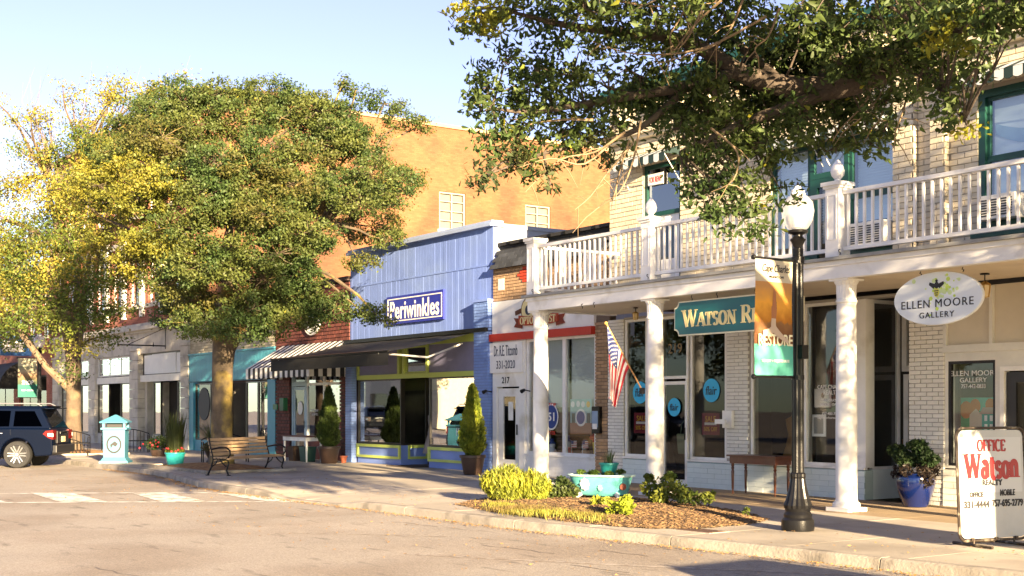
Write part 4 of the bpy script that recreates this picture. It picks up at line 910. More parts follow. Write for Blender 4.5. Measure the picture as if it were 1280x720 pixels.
# upper front with tall windows between white pilasters
uw = []; x = F1-1.9
while x > F0+1.2: uw.append(x); x -= 2.35
hh = [(x-.6,x+.6,5.9,8.5) for x in uw]+[(x-.6,x+.6,9.7,12.1) for x in uw]
m = MB(); wall_boxes(m, F0, F1, 5.1, TZ, WALL+.02, WALL+.35, hh); m.build('front_wall', RBW, st)
for a, b, c, d in hh:
    window(st, a, b, c, (c+d)/2, WALL+.12, WHITE, GLASSU, .07); window(st, a, b, (c+d)/2, d, WALL+.14, WHITE, GLASSU, .07)
    MB().box(a-.1, b+.1, WALL-.08, WALL+.02, c-.16, c).build('window_sill', ST, st); MB().box(a-.1, b+.1, WALL-.05, WALL+.02, d, d+.25).build('lintel', ST, st)
    MB().box(a+.08, b-.08, WALL+.3, WALL+.31, c+.08, d-.08).build('blind', BLIND, st)
for x in uw+[uw[-1]-2.35]:
    MB().box(x+1.0, x+1.35, WALL-.1, WALL+.02, 5.4, 9.0).build('white_pilaster', WHITE2, st)
m = MB(); m.box(F0, F1, WALL-.12, WALL+.1, 12.7, 12.85); m.box(F0, F1, WALL-.22, WALL+.02, 12.85, 13.1); m.build('cornice', ST, st)
m = MB(); m.box(F0, F1+.04, WALL-.1, WALL+.3, 4.72, 4.82); m.box(F0, F1+.04, WALL-.26, WALL+.3, 4.82, 4.98); m.box(F0, F1+.04, WALL-.16, WALL+.3, 4.98, 5.1); m.build('stone_cornice', ST, st)
MB().box(F0, F1, WALL+.0, WALL+.3, 3.86, 4.72).build('stone_frieze', ST, st)
piers = [(W(228.5), F1), (W(164.5), W(175)), (W(113), W(121)), (F0, W(76))]
for a, b in piers:
    z = 0
    while z < 3.9: MB().box(a+.003, b-.003, WALL-.1+random.uniform(-.004,.004), WALL+.25, z, min(z+.385, 3.98)).build('stone_block', ST, st); z += .4
    MB().box(a-.03, b+.03, WALL-.14, WALL, 4.0, 4.1).build('pier_cap', ST, st)
WP = mat('white_board', (.72,.74,.74), .6, .05)
for i, (a, b) in enumerate(((W(175), W(228.5)), (W(121), W(164.5)), (W(76), W(113)))):
    MB().box(a, b, WALL+.0, WALL+.2, 2.68, 2.96).build('signband', WHITE2, st)
    if i == 0:
        MB().box(a+.25, a+1.2, WALL+.1, WALL+.13, 3.0, 3.78).build('transom_board', WP, st); MB().box(a+1.25, b-1.0, WALL+.08, WALL+.13, 3.0, 3.8).build('transom_board', WP, st); MB().box(b-.95, b-.05, WALL+.1, WALL+.13, 3.0, 3.78).build('transom_board', WP, st)
        f = MB(); wall_boxes(f, a, b, 2.96, 3.86, WALL+.13, WALL+.2, []); f.build('transom_back', dk, st)
        # recess with door and narrow panes
        MB().box(a+.0, a+.3, WALL+.2, 18.9, 0, 2.68).build('recess_wall', ST, st)
        MB().box(a, b, 18.95, 19.0, 0, 2.68).build('recess_back', DARK, st)
        for p, r in ((W(189), W(198)), (W(219), W(228.5))): window(st, p, r, .5, 2.66, WALL+.1, dk, GLASSR, .05); MB().box(p, r, WALL+.05, WALL+.2, 0, .5).build('base_wall', ST, st)
    else:
        window(st, a, b, 3.0, 3.84, WALL+.06, WHITE2, GLASSR if i == 1 else GLASS, .06, cols=3)
        n = 3; w = (b-a)/n
        for k in range(n):
            if i == 1 and k == 1: MB().box(a+w, a+2*w, 18.5, 18.55, 0, 2.68).build('entry_back', DARK, st); continue
            window(st, a+k*w, a+(k+1)*w, .45, 2.68, WALL+.05, dk, GLASSR, .05); MB().box(a+k*w, a+(k+1)*w, WALL+.03, WALL+.2, 0, .45).build('base_wall', ST, st)
        room(st, a+.05, b-.05, WALL+.8, WALL+3.6, 0, 2.9, DARK, INTF)
hb = thing('sign_bracket', 'empty black iron sign bracket above the pale stone shopfront', 'bracket', (W(207), WALL, 3.95))
m = MB(); m.bar((0,-.0,.9),(0,0,.0),.04,.04); m.bar((0,0,.12),(0,-1.9,.12),.03,.05); m.tube([(0,0,.85),(0,-1.5,.14)],.015,6)
m.build('bracket_arm', BLACKM, hb)
for y in (-.5,-1.9): MB().lathe([(.02,.0),(.035,.04),(.02,.1),(.004,.2)], (0,y,.08), 8).build('finial', BLACKM, hb)

# ============================================================= RED BRICK SHOP AT THE LEFT EDGE
H0, H1 = -84, F0
rb = thing('red_brick_shop', 'weathered red brick building with white framed upper windows at the far left', 'building', ((H0+H1)/2, WALL, 0), world=True)
hh = [(x-.55, x+.55, 5.3, 7.7) for x in (-67.5,-70.2,-72.9,-75.6,-78.3)]
gh = [(-72.8,-67.3,.5,3.3), (-81,-74,.5,3.3)]
m = MB(); wall_boxes(m, H0, H1, 0, 8.8, WALL+.02, WALL+.35, hh+gh); m.box(H0, H1, WALL+.35, WALL+12, 8.3, 8.4); m.build('wall', RBW, rb)
for a, b, c, d in hh:
    window(rb, a, b, c, (c+d)/2, WALL+.1, WHITE, GLASSU, .08); window(rb, a, b, (c+d)/2, d, WALL+.12, WHITE, GLASSU, .08); MB().box(a-.12, b+.12, WALL-.06, WALL+.02, c-.15, c).build('window_sill', ST, rb)
    MB().box(a-.1, b+.1, WALL-.03, WALL+.02, d, d+.2).build('lintel', ST, rb)
m = MB(); m.box(H0, H1, WALL-.2, WALL+.35, 8.8, 9.0); m.box(H0, H1, WALL-.1, WALL+.02, 8.55, 8.8); m.build('cornice', ST, rb)
for a, b, c, d in gh: window(rb, a, b, c, d, WALL+.1, dk, GLASS, .08, cols=3)
room(rb, -82, -66, WALL+.6, WALL+4, 0, 3.4, DARK, INTF)
m = MB(); vs = []     # curved dark awning
pts = arc(0,0,1.6,1.5,90,0,7)
for (a,b),(c,d) in zip(pts[:-1], pts[1:]): m.prism([(WALL-a,2.6+b),(WALL-c,2.6+d),(WALL-c*.97,2.6+d*.97),(WALL-a*.97,2.6+b*.97)], -76, -70.4, 'x')
m.prism([(WALL,2.6)]+[(WALL-a,2.6+b) for a,b in pts], -70.4, -70.36, 'x'); m.build('dome_awning', BA, rb)
bs = thing('blue_shop_board', 'blue hanging shop sign with a white picture at the left edge of the street', 'sign', (-69.0, WALL-.9, 4.85))
MB().box(-.05,.05,-.95,.6,-.55,.5).build('board', mat('sign_mid_blue', (.03,.14,.42), .4), bs); MB().box(.05,.056,-.85,.2,-.35,.2).build('picture', WHITE, bs); MB().bar((0,.9,.55),(0,-.95,.55),.04,.04).build('hanger', BLACKM, bs)
# ============================================================= HANGING SIGNS
GRN = mat('sign_teal_green', (.01,.12,.13), .35, .05); GOLD = mat('sign_cream_gold', (.80,.66,.30), .4, .03)
sy = 15.62; a, b = W(844.5, sy), W(1004.5, sy); w2 = (b-a)/2; zc, hh_ = 3.2, .31
wsn = thing('realty_sign', 'dark green notched board reading WATSON REALTY hanging under the porch beam', 'sign', ((a+b)/2, sy, zc))
def notched(w, h, c):
    P = []
    for sx_, sz, a0 in ((-1,-1,90),(1,-1,180),(1,1,270),(-1,1,0)): P += [(sx_*w+c*cos(radians(a0-90*i/4)), sz*h+c*sin(radians(a0-90*i/4))) for i in range(5)]
    return P
MB().prism(notched(w2, hh_, .11), -.03, .03).build('board_edge', mat('cream_edge', (.75,.7,.5), .5), wsn)
MB().prism(notched(w2-.025, hh_-.025, .11), -.036, .036).build('board', GRN, wsn)
serif('Watson Realty', .02, -.036, -.005, .30, 2*w2*.86, GOLD, wsn, thick=.2, thin=.08, caps=True)
m = MB(); [m.tube([(x,0,hh_),(x+.015,0,hh_+.03),(x-.015,0,hh_+.06),(x,0,hh_+.1)], .008, 6) for x in (-w2*.72,-w2*.3,w2*.3,w2*.72)]; m.build('hook', BLACKM, wsn)
cx, cz = W(1172.5, sy), 3.185
gs = thing('gallery_sign', 'white oval sign with a bee reading ELLEN MOORE GALLERY under the porch beam', 'sign', (cx, sy, cz))
rx = (W(1228,sy)-W(1117,sy))/2; ry = .385
SG = mat('sign_gloss_white', (.74,.78,.80), .3, .02)
q = MB(); q.M = Matrix.Rotation(pi/2, 4, 'X') @ Matrix.Scale(rx, 4, (1,0,0)) @ Matrix.Scale(ry, 4, (0,1,0)) ; q.lathe([(.985,-.03),(1,-.02),(1,.02),(.985,.03)], n=56); q.build('board', SG, gs)
text('ELLEN MOORE', 0, -.034, -.07, .115, rx*1.62, INK, gs, sp=1.15); text('GALLERY', -.0, -.034, -.235, .085, rx*.78, INK, gs, sp=1.2)
LG = mat('lime_print', (.55,.72,.12), .6, 0); LG2 = mat('pale_lime_print', (.62,.75,.35), .6, 0)
m = MB(); rr = random.Random(5)
for i in range(46):
    x, z, r = rr.gauss(.04,.12), rr.gauss(.14,.12), rr.uniform(.012,.04)
    if (x/rx)**2+(z/ry)**2 > .8: continue
    m.prism([(x+r*cos(k*pi/3), z+r*sin(k*pi/3)) for k in range(6)], -.032-.0004*(i%9), -.03, 'y', i%2)
m.build('lime_splash', [LG, LG2], gs)
m = MB(); m.prism(arc(0,.19,.035,.05,0,330,12), -.038, -.03); m.prism(arc(0,.255,.02,.02,0,330,8), -.038, -.03)
for k in (0,1,2): m.box(-.035+.006*k, .035-.006*k, -.039, -.03, .1-.03*k, .115-.03*k)
for k in (-1,1): m.prism([(0,.2),(k*.12,.24),(k*.13,.2),(k*.05,.14)], -.0365, -.0362)
m.build('bee', INK, gs); MB().prism(arc(0,.085,.045,.07,0,330,12), -.0372, -.03).build('bee_body', mat('bee_yellow', (.7,.65,.1), .6, 0), gs)
m = MB(); [m.tube([(x,0,ry*.9),(x+.015,0,ry*.9+.03),(x-.015,0,ry+.0),(x,0,.415)], .008, 6) for x in (-.3,.42)]; m.build('hook', BLACKM, gs)

# ============================================================= STREET LAMP + BANNERS
GLOBE = glassmat('globe_glass', (.95,.96,.97), 1.0, .03, .38); FROST = mat('frosted_globe', (.72,.72,.70), .3, .05)
def lamp(x, y, label, h=4.42):
    t = thing('street_lamp', label, 'street lamp', (x, y, 0), group='black street lamps with glass globes')
    MB().lathe([(.21,0),(.215,.04),(.21,.14),(.18,.17),(.185,.21),(.16,.25),(.17,.29)], n=24).build('base', BLACKM, t, smooth=True)
    MB().lathe([(.175,.29),(.185,.33),(.15,.42),(.115,.56),(.095,.68),(.1,.7),(.1,.74),(.08,.76)], n=32, flute=.08).build('skirt', BLACKM, t)
    MB().lathe([(.08,.76),(.073,h-.92),(.068,h-.9)], n=24, flute=.09).build('pole', BLACKM, t)
    MB().lathe([(.066,h-.9),(.09,h-.89),(.09,h-.85),(.07,h-.84),(.072,h-.74),(.055,h-.72),(.08,h-.66),(.105,h-.62),(.06,h-.58),(.06,h-.56),(.13,h-.53),(.135,h-.5),(.1,h-.49)], n=24).build('neck', BLACKM, t, smooth=True)
    gl = MB(); gl.lathe([(.09,h-.5),(.135,h-.47),(.19,h-.37),(.212,h-.25),(.19,h-.13),(.13,h-.06),(.075,h-.03)], n=28); g = gl.build('globe', GLOBE, t, smooth=True)
    MB().lathe([(.075,h-.05),(.1,h-.03),(.085,h),(.09,h+.02),(.05,h+.05),(.035,h+.075),(.012,h+.09)], n=20).build('globe_cap', FROST, t, smooth=True)
    MB().lathe([(.05,h-.46),(.06,h-.4),(.055,h-.26),(.02,h-.22)], n=16).build('lamp_bulb', WHITE, g, smooth=True)
    MB().lathe([(.012,h+.08),(.02,h+.10),(.004,h+.14)], n=8).build('finial', BLACKM, t)
    MB().box(.06,.13,-.06,.06,2.24,2.42).build('junction_box', BLACKM, t)
    m = MB(); 
    for z in (2.0, 3.52): m.tube([(0,-.05,z),(.02,-.82,z)], .014, 8); m.lathe([(.085,z-.03),(.085,z+.03)], n=16); m.sphere((.02,-.83,z), .035, 5)
    m.build('banner_arm', BLACKM, t)
    return t
LX, LY = -11.62, 12.62
lamp(LX, LY, 'black fluted street lamp carrying the RESTORE banner in front of the porch')
l2 = dup(bpy.data.objects['street_lamp'], (-51.0, 13.2, 0), label='black street lamp with the SHOP banner behind the blue car')
# banner one: hangs from the arms toward the street, printed sheet facing +X
BC = mat('banner_cream', (.70,.62,.45), .7, .05, sub=.3); BMINT = mat('banner_mint', (.14,.58,.44), .7, .05, sub=.3)
def grad(name, stops, z0, z1):
    m = bpy.data.materials.new(name); m.use_nodes = True; n = m.node_tree.nodes; L = m.node_tree.links; b = n['Principled BSDF']; b.inputs['Roughness'].default_value = .7
    tc = n.new('ShaderNodeTexCoord'); sp = n.new('ShaderNodeSeparateXYZ'); L.new(tc.outputs['Object'], sp.inputs[0]); mr = n.new('ShaderNodeMapRange'); mr.inputs[1].default_value = z0; mr.inputs[2].default_value = z1; L.new(sp.outputs[2], mr.inputs[0])
    no = n.new('ShaderNodeTexNoise'); no.inputs['Scale'].default_value = 7; L.new(tc.outputs['Object'], no.inputs[0]); ad = n.new('ShaderNodeMath'); ad.operation = 'MULTIPLY_ADD'; ad.inputs[1].default_value = .25; L.new(no.outputs[0], ad.inputs[0]); L.new(mr.outputs[0], ad.inputs[2])
    r = n.new('ShaderNodeValToRGB'); L.new(ad.outputs[0], r.inputs[0]); e = r.color_ramp.elements
    while len(e) < len(stops): e.new(.5)
    for i, (p, c) in enumerate(stops): e[i].position = p; e[i].color = (*c, 1)
    L.new(r.outputs[0], b.inputs['Base Color'])
    tr = n.new('ShaderNodeBsdfTranslucent'); L.new(r.outputs[0], tr.inputs[0]); ms = n.new('ShaderNodeMixShader'); ms.inputs[0].default_value = .3
    L.new(b.outputs[0], ms.inputs[1]); L.new(tr.outputs[0], ms.inputs[2]); L.new(ms.outputs[0], n['Material Output'].inputs[0]); return m
def banner(x, y, label, bands, z0=2.02, z1=3.5, wd=.74):
    t = thing('banner', label, 'banner', (x, y-.06, 0))
    def sheet(a, b, y0, y1, xo, mt, nm, par=None):
        m = MB(); vs = []; ny, nz = 10, 8
        f = lambda yy, zz: .035*sin((yy+.1)*5.5+zz*1.2)*(1-abs(zz-2.76)/.9)+.02*(-yy)
        for i in range(ny+1):
            for j in range(nz+1):
                yy = y0+(y1-y0)*i/ny; zz = a+(b-a)*j/nz; vs.append((f(yy,zz)+xo, yy, zz))
        m.add(vs, [(i*(nz+1)+j, (i+1)*(nz+1)+j, (i+1)*(nz+1)+j+1, i*(nz+1)+j+1) for i in range(ny) for j in range(nz)]); return m.build(nm, mt, par or t, smooth=True)
    for a, b, mt, nm in bands: sheet(a, b, -wd, -.03, 0, mt, nm)
    t['fw'] = 0; return t, sheet
PH = grad('sunset_print', [(0,(.14,.06,.03)),(.3,(.22,.09,.035)),(.46,(.30,.14,.05)),(.50,(.55,.20,.02)),(.7,(.9,.42,.05)),(.95,(.6,.30,.10))], 2.35, 3.35)
RX = Matrix.Rotation(pi/2, 4, 'Z')
b1, sh_ = banner(LX, LY, 'hanging banner with a yoga silhouette at sunset reading RESTORE on the near lamp', [(2.02,2.42,BMINT,'mint_band'),(2.42,3.22,PH,'photo_print'),(3.22,3.5,BC,'cream_band')])
text('Cape Charles', .03, -.37, 3.38, .13, .5, INK, b1, rot=RX, shear=.3); text("VIRGINIA'S CAPE", .03, -.37, 3.285, .03, .28, INK, b1, rot=RX)
text('RESTORE', .035, -.385, 2.475, .15, .62, mat('banner_cream_ink', (.85,.78,.55), .6, 0), b1, rot=RX, bold=.02)
text('RENEW + REJUVENATE', .035, -.385, 2.2, .045, .5, WHITE, b1, rot=RX, bold=.02)
# the figure (printed): flat shapes with rounded limbs, y is across the banner
SKIN = mat('print_skin', (.40,.16,.07), .7, 0); TOG = mat('print_white_clothes', (.55,.42,.33), .7, 0)
def limb(pts, ws, mt, nm, xo=.038):
    m = MB(); n = len(pts); L = []; R = []
    for i in range(n):
        p = Vector(pts[i]); d = (Vector(pts[min(i+1,n-1)])-Vector(pts[max(i-1,0)])).normalized(); q = Vector((-d.y,d.x))*ws[i]/2; L.append(p+q); R.append(p-q)
    vs = [(xo,p.x,p.y) for p in L]+[(xo,p.x,p.y) for p in R]; m.add(vs, [(i,i+1,n+i+1,n+i) for i in range(n-1)]); m.build(nm, mt, b1)
limb([(-.42,3.12),(-.425,3.02),(-.43,2.92),(-.44,2.86)], [.02,.035,.045,.06], SKIN, 'printed_arm', .040); limb([(-.40,3.1),(-.40,2.98),(-.39,2.9)], [.02,.03,.04], SKIN, 'printed_arm', .0405)
limb([(-.41,2.99),(-.405,2.95),(-.40,2.91)], [.03,.065,.03], SKIN, 'printed_head', .041)
limb([(-.42,2.9),(-.425,2.82),(-.43,2.74)], [.10,.095,.08], SKIN, 'printed_back', .0415); limb([(-.43,2.75),(-.435,2.68),(-.43,2.6)], [.08,.085,.10], TOG, 'printed_top', .042)
limb([(-.42,2.62),(-.5,2.58),(-.6,2.57),(-.605,2.48),(-.6,2.44)], [.1,.085,.06,.045,.03], TOG, 'printed_leg', .0425); limb([(-.43,2.62),(-.34,2.55),(-.24,2.49),(-.15,2.45)], [.10,.085,.06,.03], TOG, 'printed_leg', .043)
PH2 = grad('shop_print', [(0,(.02,.06,.04)),(.3,(.08,.10,.05)),(.55,(.25,.15,.08)),(.75,(.35,.30,.2)),(1,(.2,.22,.15))], 2.5, 3.3)
b2, _ = banner(-51.0, 13.2, 'far banner with a dark green foot reading SHOP on the lamp behind the blue car', [(2.02,2.5,mat('banner_green', (.01,.13,.10), .7),'green_band'),(2.5,3.2,PH2,'photo_print'),(3.2,3.5,mat('banner_tan', (.4,.38,.27), .7),'tan_band')])
text('SHOP', .035, -.385, 2.58, .17, .42, WHITE, b2, rot=RX, bold=.02); text('Cape Charles', .03, -.37, 3.35, .12, .5, INK, b2, rot=RX, shear=.3); text('DINE + EXPLORE', .035, -.385, 2.28, .05, .45, WHITE, b2, rot=RX)

# ============================================================= FLAG
fl = thing('flag', 'american flag hanging from a wooden pole fixed to the middle porch column', 'flag', (-18.02, 15.44, 1.92))
WOOD = mat('varnished_pole', (.45,.24,.09), .4, .15, 8)
tip = Vector((-.10,-.78,1.22)); MB().tube([(0,0,0), tip], .014, 8).build('pole', WOOD, fl); MB().sphere(tip, .035, 6).build('finial', mat('gold_ball', (.6,.4,.12), .3, metal=.5), fl)
MB().box(-.03,.05,-.05,.02,-.06,.05).build('bracket', BLACKM, fl)
u_dir = (Vector((0,0,0))-tip).normalized(); NU, NV = 26, 22; L_ = 1.30
def fp(u, v, o=0):
    p = tip+u_dir*(.04+.9*u*(1-.5*v**.8)); drop = L_*v*(1-.10*u)
    p = p+Vector((0,0,-1))*drop*.985+Vector((.0,.05*v,0)); fold = .045*(v**.5)*sin(u*13+v*2.2)+.02*sin(u*23+1)*v
    return p+Vector((.95,-.15,0))*(fold+o)+Vector((-.05,-.02,0))*v*2*u
FR = mat('flag_red', (.50,.02,.035), .7, .06, sub=.25); FW = mat('flag_white', (.80,.78,.75), .7, .03, sub=.25); FN = mat('flag_blue', (.018,.03,.13), .7, .05, sub=.1)
m = MB(); vs = [tuple(fp(i/NU, j/NV)) for i in range(NU+1) for j in range(NV+1)]
for i in range(NU):
    for j in range(NV):
        k = 2 if (i < 14 and j < 9) else ((i//2) % 2)
        m.f.append((i*(NV+1)+j, (i+1)*(NV+1)+j, (i+1)*(NV+1)+j+1, i*(NV+1)+j+1)); m.m.append(k)
m.v = vs; fc = m.build('cloth', [FR, FW, FN], fl, smooth=True)
m = MB()
for r in range(9):
    for c in range(6 if r%2 == 0 else 5):
        u = (.03+r*.0545)*1.0; v = (.025+c*.07+(.035 if r%2 else 0))
        for s_ in (-1, 1):
            p = fp(u, v, .006*s_); p2 = fp(u+.02, v, .006*s_)-p; p3 = fp(u, v+.02, .006*s_)-p; p2.normalize(); p3.normalize()
            pts = [p+(p2*cos(k*pi/5)+p3*sin(k*pi/5))*(.017 if k%2 == 0 else .008) for k in range(10)]; m.add(pts, [tuple(range(10))])
m.build('stars', WHITE, fc)

# ============================================================= A-FRAME BOARD
p0, p1 = Vector((-9.12,12.58,0)), Vector((-8.9,13.56,0)); ax = (p1-p0).normalized(); wd = (p1-p0).length
af = thing('sandwich_board', 'white metal framed pavement board reading OFFICE Watson REALTY with phone numbers', 'sign', tuple((p0+p1)/2), atan2(ax.y, ax.x))
STEEL = mat('worn_dark_frame', (.06,.045,.035), .45, .3, 12, metal=.6, col2=(.35,.30,.22), c2s=9, c2w=.6)
def rrect(w, h, r, z0):
    P = []
    for sx_, sz, a0 in ((1,0,-90),(1,1,0),(-1,1,90),(-1,0,180)):
        cx_, cz_ = sx_*(w/2-r), (z0+r if sz == 0 else z0+h-r); P += [(cx_+r*cos(radians(a0+30*i)), cz_+r*sin(radians(a0+30*i))) for i in range(4)]
    return P
Ht = 1.30; tl = Matrix.Rotation(radians(-3), 4, 'X')
P = rrect(wd, Ht, .09, .07)
m = MB(); m.M = tl; m.tube([(x,0,z) for x,z in P]+[(P[0][0],0,P[0][1])], .016, 8); m.build('frame', STEEL, af, smooth=True)
m = MB(); m.M = tl; m.prism(rrect(wd-.05, Ht-.05, .08, .095), -.004, .008); pn = m.build('panel', mat('enamel_white', (.46,.45,.42), .35, .07, 3, col2=(.55,.45,.3), c2s=14, c2w=.72), af)
m = MB(); m.M = tl; m.box(-wd/2+.06, wd/2-.06, -.008, -.004, .62, 1.26); m.build('upper_sheet', mat('vinyl_white', (.54,.53,.51), .4, .02), af)
RP = mat('sign_red', (.33,.008,.01), .4, .04)
ty = -.0095
o1 = serif('OFFICE', -.02, ty-.05, 1.165, .13, .42, RP, af, thick=.26, thin=.14, ext=.003); o2 = serif('Watson', -.0, ty-.04, .93, .28, .79, RP, af, thick=.27, thin=.15, ext=.003)
for o_, z_ in ((o1,1.165),(o2,.93)): o_.rotation_euler = (radians(-3),0,0); o_.location = tuple(tl @ Vector((0, ty, z_)))
def aft(t, x, z, h, w, m_=INK, b=.012):
    o = text(t, x, 0, z, h, w, m_, af, bold=b, ext=.004); o.rotation_euler = (radians(-3),0,0); o.location = tuple(tl @ Vector((x, ty, z)))
aft('REALTY', .0, .735, .07, .30, b=.05); aft('MOBILE', .22, .615, .075, .22, b=.02); aft('757-695-2779', .215, .495, .085, .46, b=.02); aft('OFFICE', -.24, .60, .06, .2, b=.05); aft('331-4444', -.24, .485, .085, .37, b=.03)
m = MB(); 
for x in (-.3,.3): m.tube([(x,-.3,.02),(x,.34,.02)], .018, 8); m.tube([(x,.0,.03),(x,0,.1)], .014, 6)
m.build('foot', STEEL, af); m = MB(); m.tube([(0,.0,.05),(0,.5,.0)], .012, 6); [m.bar((x,-.015,.09),(x+.04,-.015,.09),.02,.03) for x in (-.35,0,.3)]; m.build('bolt_plate', STEEL, af)

# ============================================================= POTS, TABLES, TUB
def leafmat(name, c, c2=None, w=.5, rnd=.35, sub=.35, s=1.2): return mat(name, c, .55, .12, 2, rnd=rnd, col2=c2, c2s=s, c2w=w, sub=sub, spec=.35)
def leaf_mesh(name, cen, size, aspect, mt, up=.3, seed=1, fold=.25, six=False, mi=None, dirs=None, out=None):
    """many small leaves; cen (N,3)"""
    r = np.random.default_rng(seed); N = len(cen); cen = np.asarray(cen, dtype=np.float64)
    d = r.normal(size=(N,3)) if dirs is None else dirs+r.normal(size=(N,3))*.35
    d /= np.linalg.norm(d, axis=1, keepdims=True)
    nn = r.normal(size=(N,3)); nn[:,2] += up
    if out is not None: nn += out
    s = np.cross(d, nn); s /= np.linalg.norm(s, axis=1, keepdims=True)+1e-9; nn = np.cross(s, d)
    sz = (size*(.65+.7*r.random(N)))[:,None]
    base = cen-d*sz*.5; tip = cen+d*sz*.5
    if six:
        w = sz*aspect*.5
        a = cen-d*sz*.12+s*w*.62+nn*sz*fold*.2; b = cen+d*sz*.26+s*w+nn*sz*fold*.25; c = cen+d*sz*.26-s*w+nn*sz*fold*.25; e = cen-d*sz*.12-s*w*.62+nn*sz*fold*.2
        V = np.stack([base,a,b,tip,c,e], 1); F = np.array([[0,1,2,3],[0,3,4,5]]); nv = 6
    else:
        w = sz*aspect*.5; a = cen+s*w+nn*sz*fold*.3; b = cen-s*w+nn*sz*fold*.3
        V = np.stack([base,a,tip,b], 1); F = np.array([[0,1,2,3]]); nv = 4
    fc = (F[None]+(np.arange(N)*nv)[:,None,None]).reshape(-1); nf = len(fc)//4
    me = bpy.data.meshes.new(name); me.vertices.add(N*nv); me.vertices.foreach_set('co', V.reshape(-1).astype(np.float32))
    me.loops.add(len(fc)); me.loops.foreach_set('vertex_index', fc.astype(np.int32)); me.polygons.add(nf)
    me.polygons.foreach_set('loop_start', np.arange(0, len(fc), 4, dtype=np.int32))
    for x in (mt if isinstance(mt, (list,tuple)) else [mt]): me.materials.append(x)
    if mi is not None: me.polygons.foreach_set('material_index', np.repeat(np.asarray(mi, dtype=np.int32), len(F)))
    me.update(); me.validate(); return me
def link(name, me, parent): 
    o = bpy.data.objects.new(name, me); C.objects.link(o); o.parent = parent
    off = OFF.get(parent.name, (0,0,0)) if parent else (0,0,0)
    return o
SOIL = mat('potting_soil', (.05,.03,.02), .95, .3, 20)
LIMEL = leafmat('arborvitae_leaf', (.30,.33,.03), (.13,.18,.02), .52, s=3)
def topiary(x, y, label, h, potm, s=1, lm=LIMEL):
    t = thing('potted_conifer', label, 'potted tree', (x, y, 0), group='potted evergreens')
    MB().lathe([(.20*s,0),(.22*s,.02),(.29*s,.40*s),(.32*s,.41*s),(.32*s,.47*s),(.27*s,.47*s),(.26*s,.43*s)], n=28).build('pot', potm, t, smooth=True)
    MB().lathe([(.26*s,.42*s),(.02,.44*s)], n=20).build('soil', SOIL, t)
    MB().tube([(0,0,.4*s),(0,0,h*.9)], [.035,.012], 6).build('stem', WOODB, t)
    r = np.random.default_rng(int(abs(x*10))); N = 11000; z = r.random(N)**1.25; th = r.random(N)*2*pi
    z0 = .48*s; H_ = h-z0; prof = .31*s*np.sqrt(np.clip(np.minimum(z/.14,1),0,1))*(1-z)**.62*(1+.16*np.sin(th*4+z*11+x)+.13*np.sin(th*3-z*19)+.09*np.sin(th*7+z*41))
    rad = prof*(.72+.33*np.sqrt(r.random(N))); P = np.stack([rad*np.cos(th), rad*np.sin(th), z0+z*H_], 1)
    dirs = np.stack([np.cos(th)*.5, np.sin(th)*.5, np.ones(N)], 1)
    link('foliage', leaf_mesh('foliage', P+r.normal(size=P.shape)*.018, .085, .4, lm, seed=3, dirs=dirs), t)
    return t
WOODB = mat('bark', (.10,.072,.048), .9, .35, 4, .8, 18, col2=(.16,.115,.065), c2s=2.2, c2w=.58)
BRP = mat('brown_glazed_pot', (.06,.035,.025), .45, .2, 4)
topiary(-25.78, 16.75, 'lime green conical evergreen in a dark pot at the right end of the blue shop', 2.15, BRP)
topiary(-33.4, 16.75, 'darker conical evergreen in a brown pot beside the white table', 2.2, BRP, 1.05, leafmat('darker_conifer_leaf', (.10,.15,.03), (.05,.08,.02), .5, s=3))
# blue pot
t = thing('blue_planter', 'glossy cobalt blue pot with a dark green shrub at the gallery corner', 'planter', (-13.27, 17.15, 0)); t.scale = (1.1,1.1,1.1)
MB().lathe([(.15,0),(.17,.01),(.25,.22),(.285,.36),(.27,.44),(.22,.47),(.24,.5),(.2,.5),(.19,.46)], n=32).build('pot', mat('cobalt_glaze', (.003,.010,.065), .14, .15, 6, coat=.6), t, smooth=True)
r = np.random.default_rng(4)
def puff(n, c, R, r): 
    d = r.normal(size=(n,3)); d /= np.linalg.norm(d, axis=1, keepdims=True); return np.array(c)+d*(r.random((n,1))**.4)*np.array(R)
P = np.concatenate([puff(500, c, (.16,.16,.10), r) for c in ((-.2,0,.72),(.12,0,.8),(0,.05,.9),(.28,-.05,.7),(-.05,-.1,.68),(-.32,0,.82),(.1,.1,.62))])
link('foliage', leaf_mesh('foliage', P, .07, .4, leafmat('dark_shrub_leaf', (.03,.06,.02), (.06,.09,.03)), seed=5), t)
P = np.concatenate([puff(120, c, (.10,.10,.12), r) for c in ((.22,-.12,.55),(.3,-.1,.42),(.02,-.22,.52),(.3,.05,.56),(-.2,-.15,.5))])
link('trailing_leaves', leaf_mesh('trailing_leaves', P, .06, .5, leafmat('purple_leaf', (.035,.025,.02)), seed=6), t)
m = MB(); [m.tube([(0,0,.45),(c[0]*.5,c[1]*.5,.6),c], [.012,.005], 5) for c in ((-.2,0,.72),(.12,0,.85),(.28,-.05,.75),(-.32,0,.85))]; m.build('stem', WOODB, t)
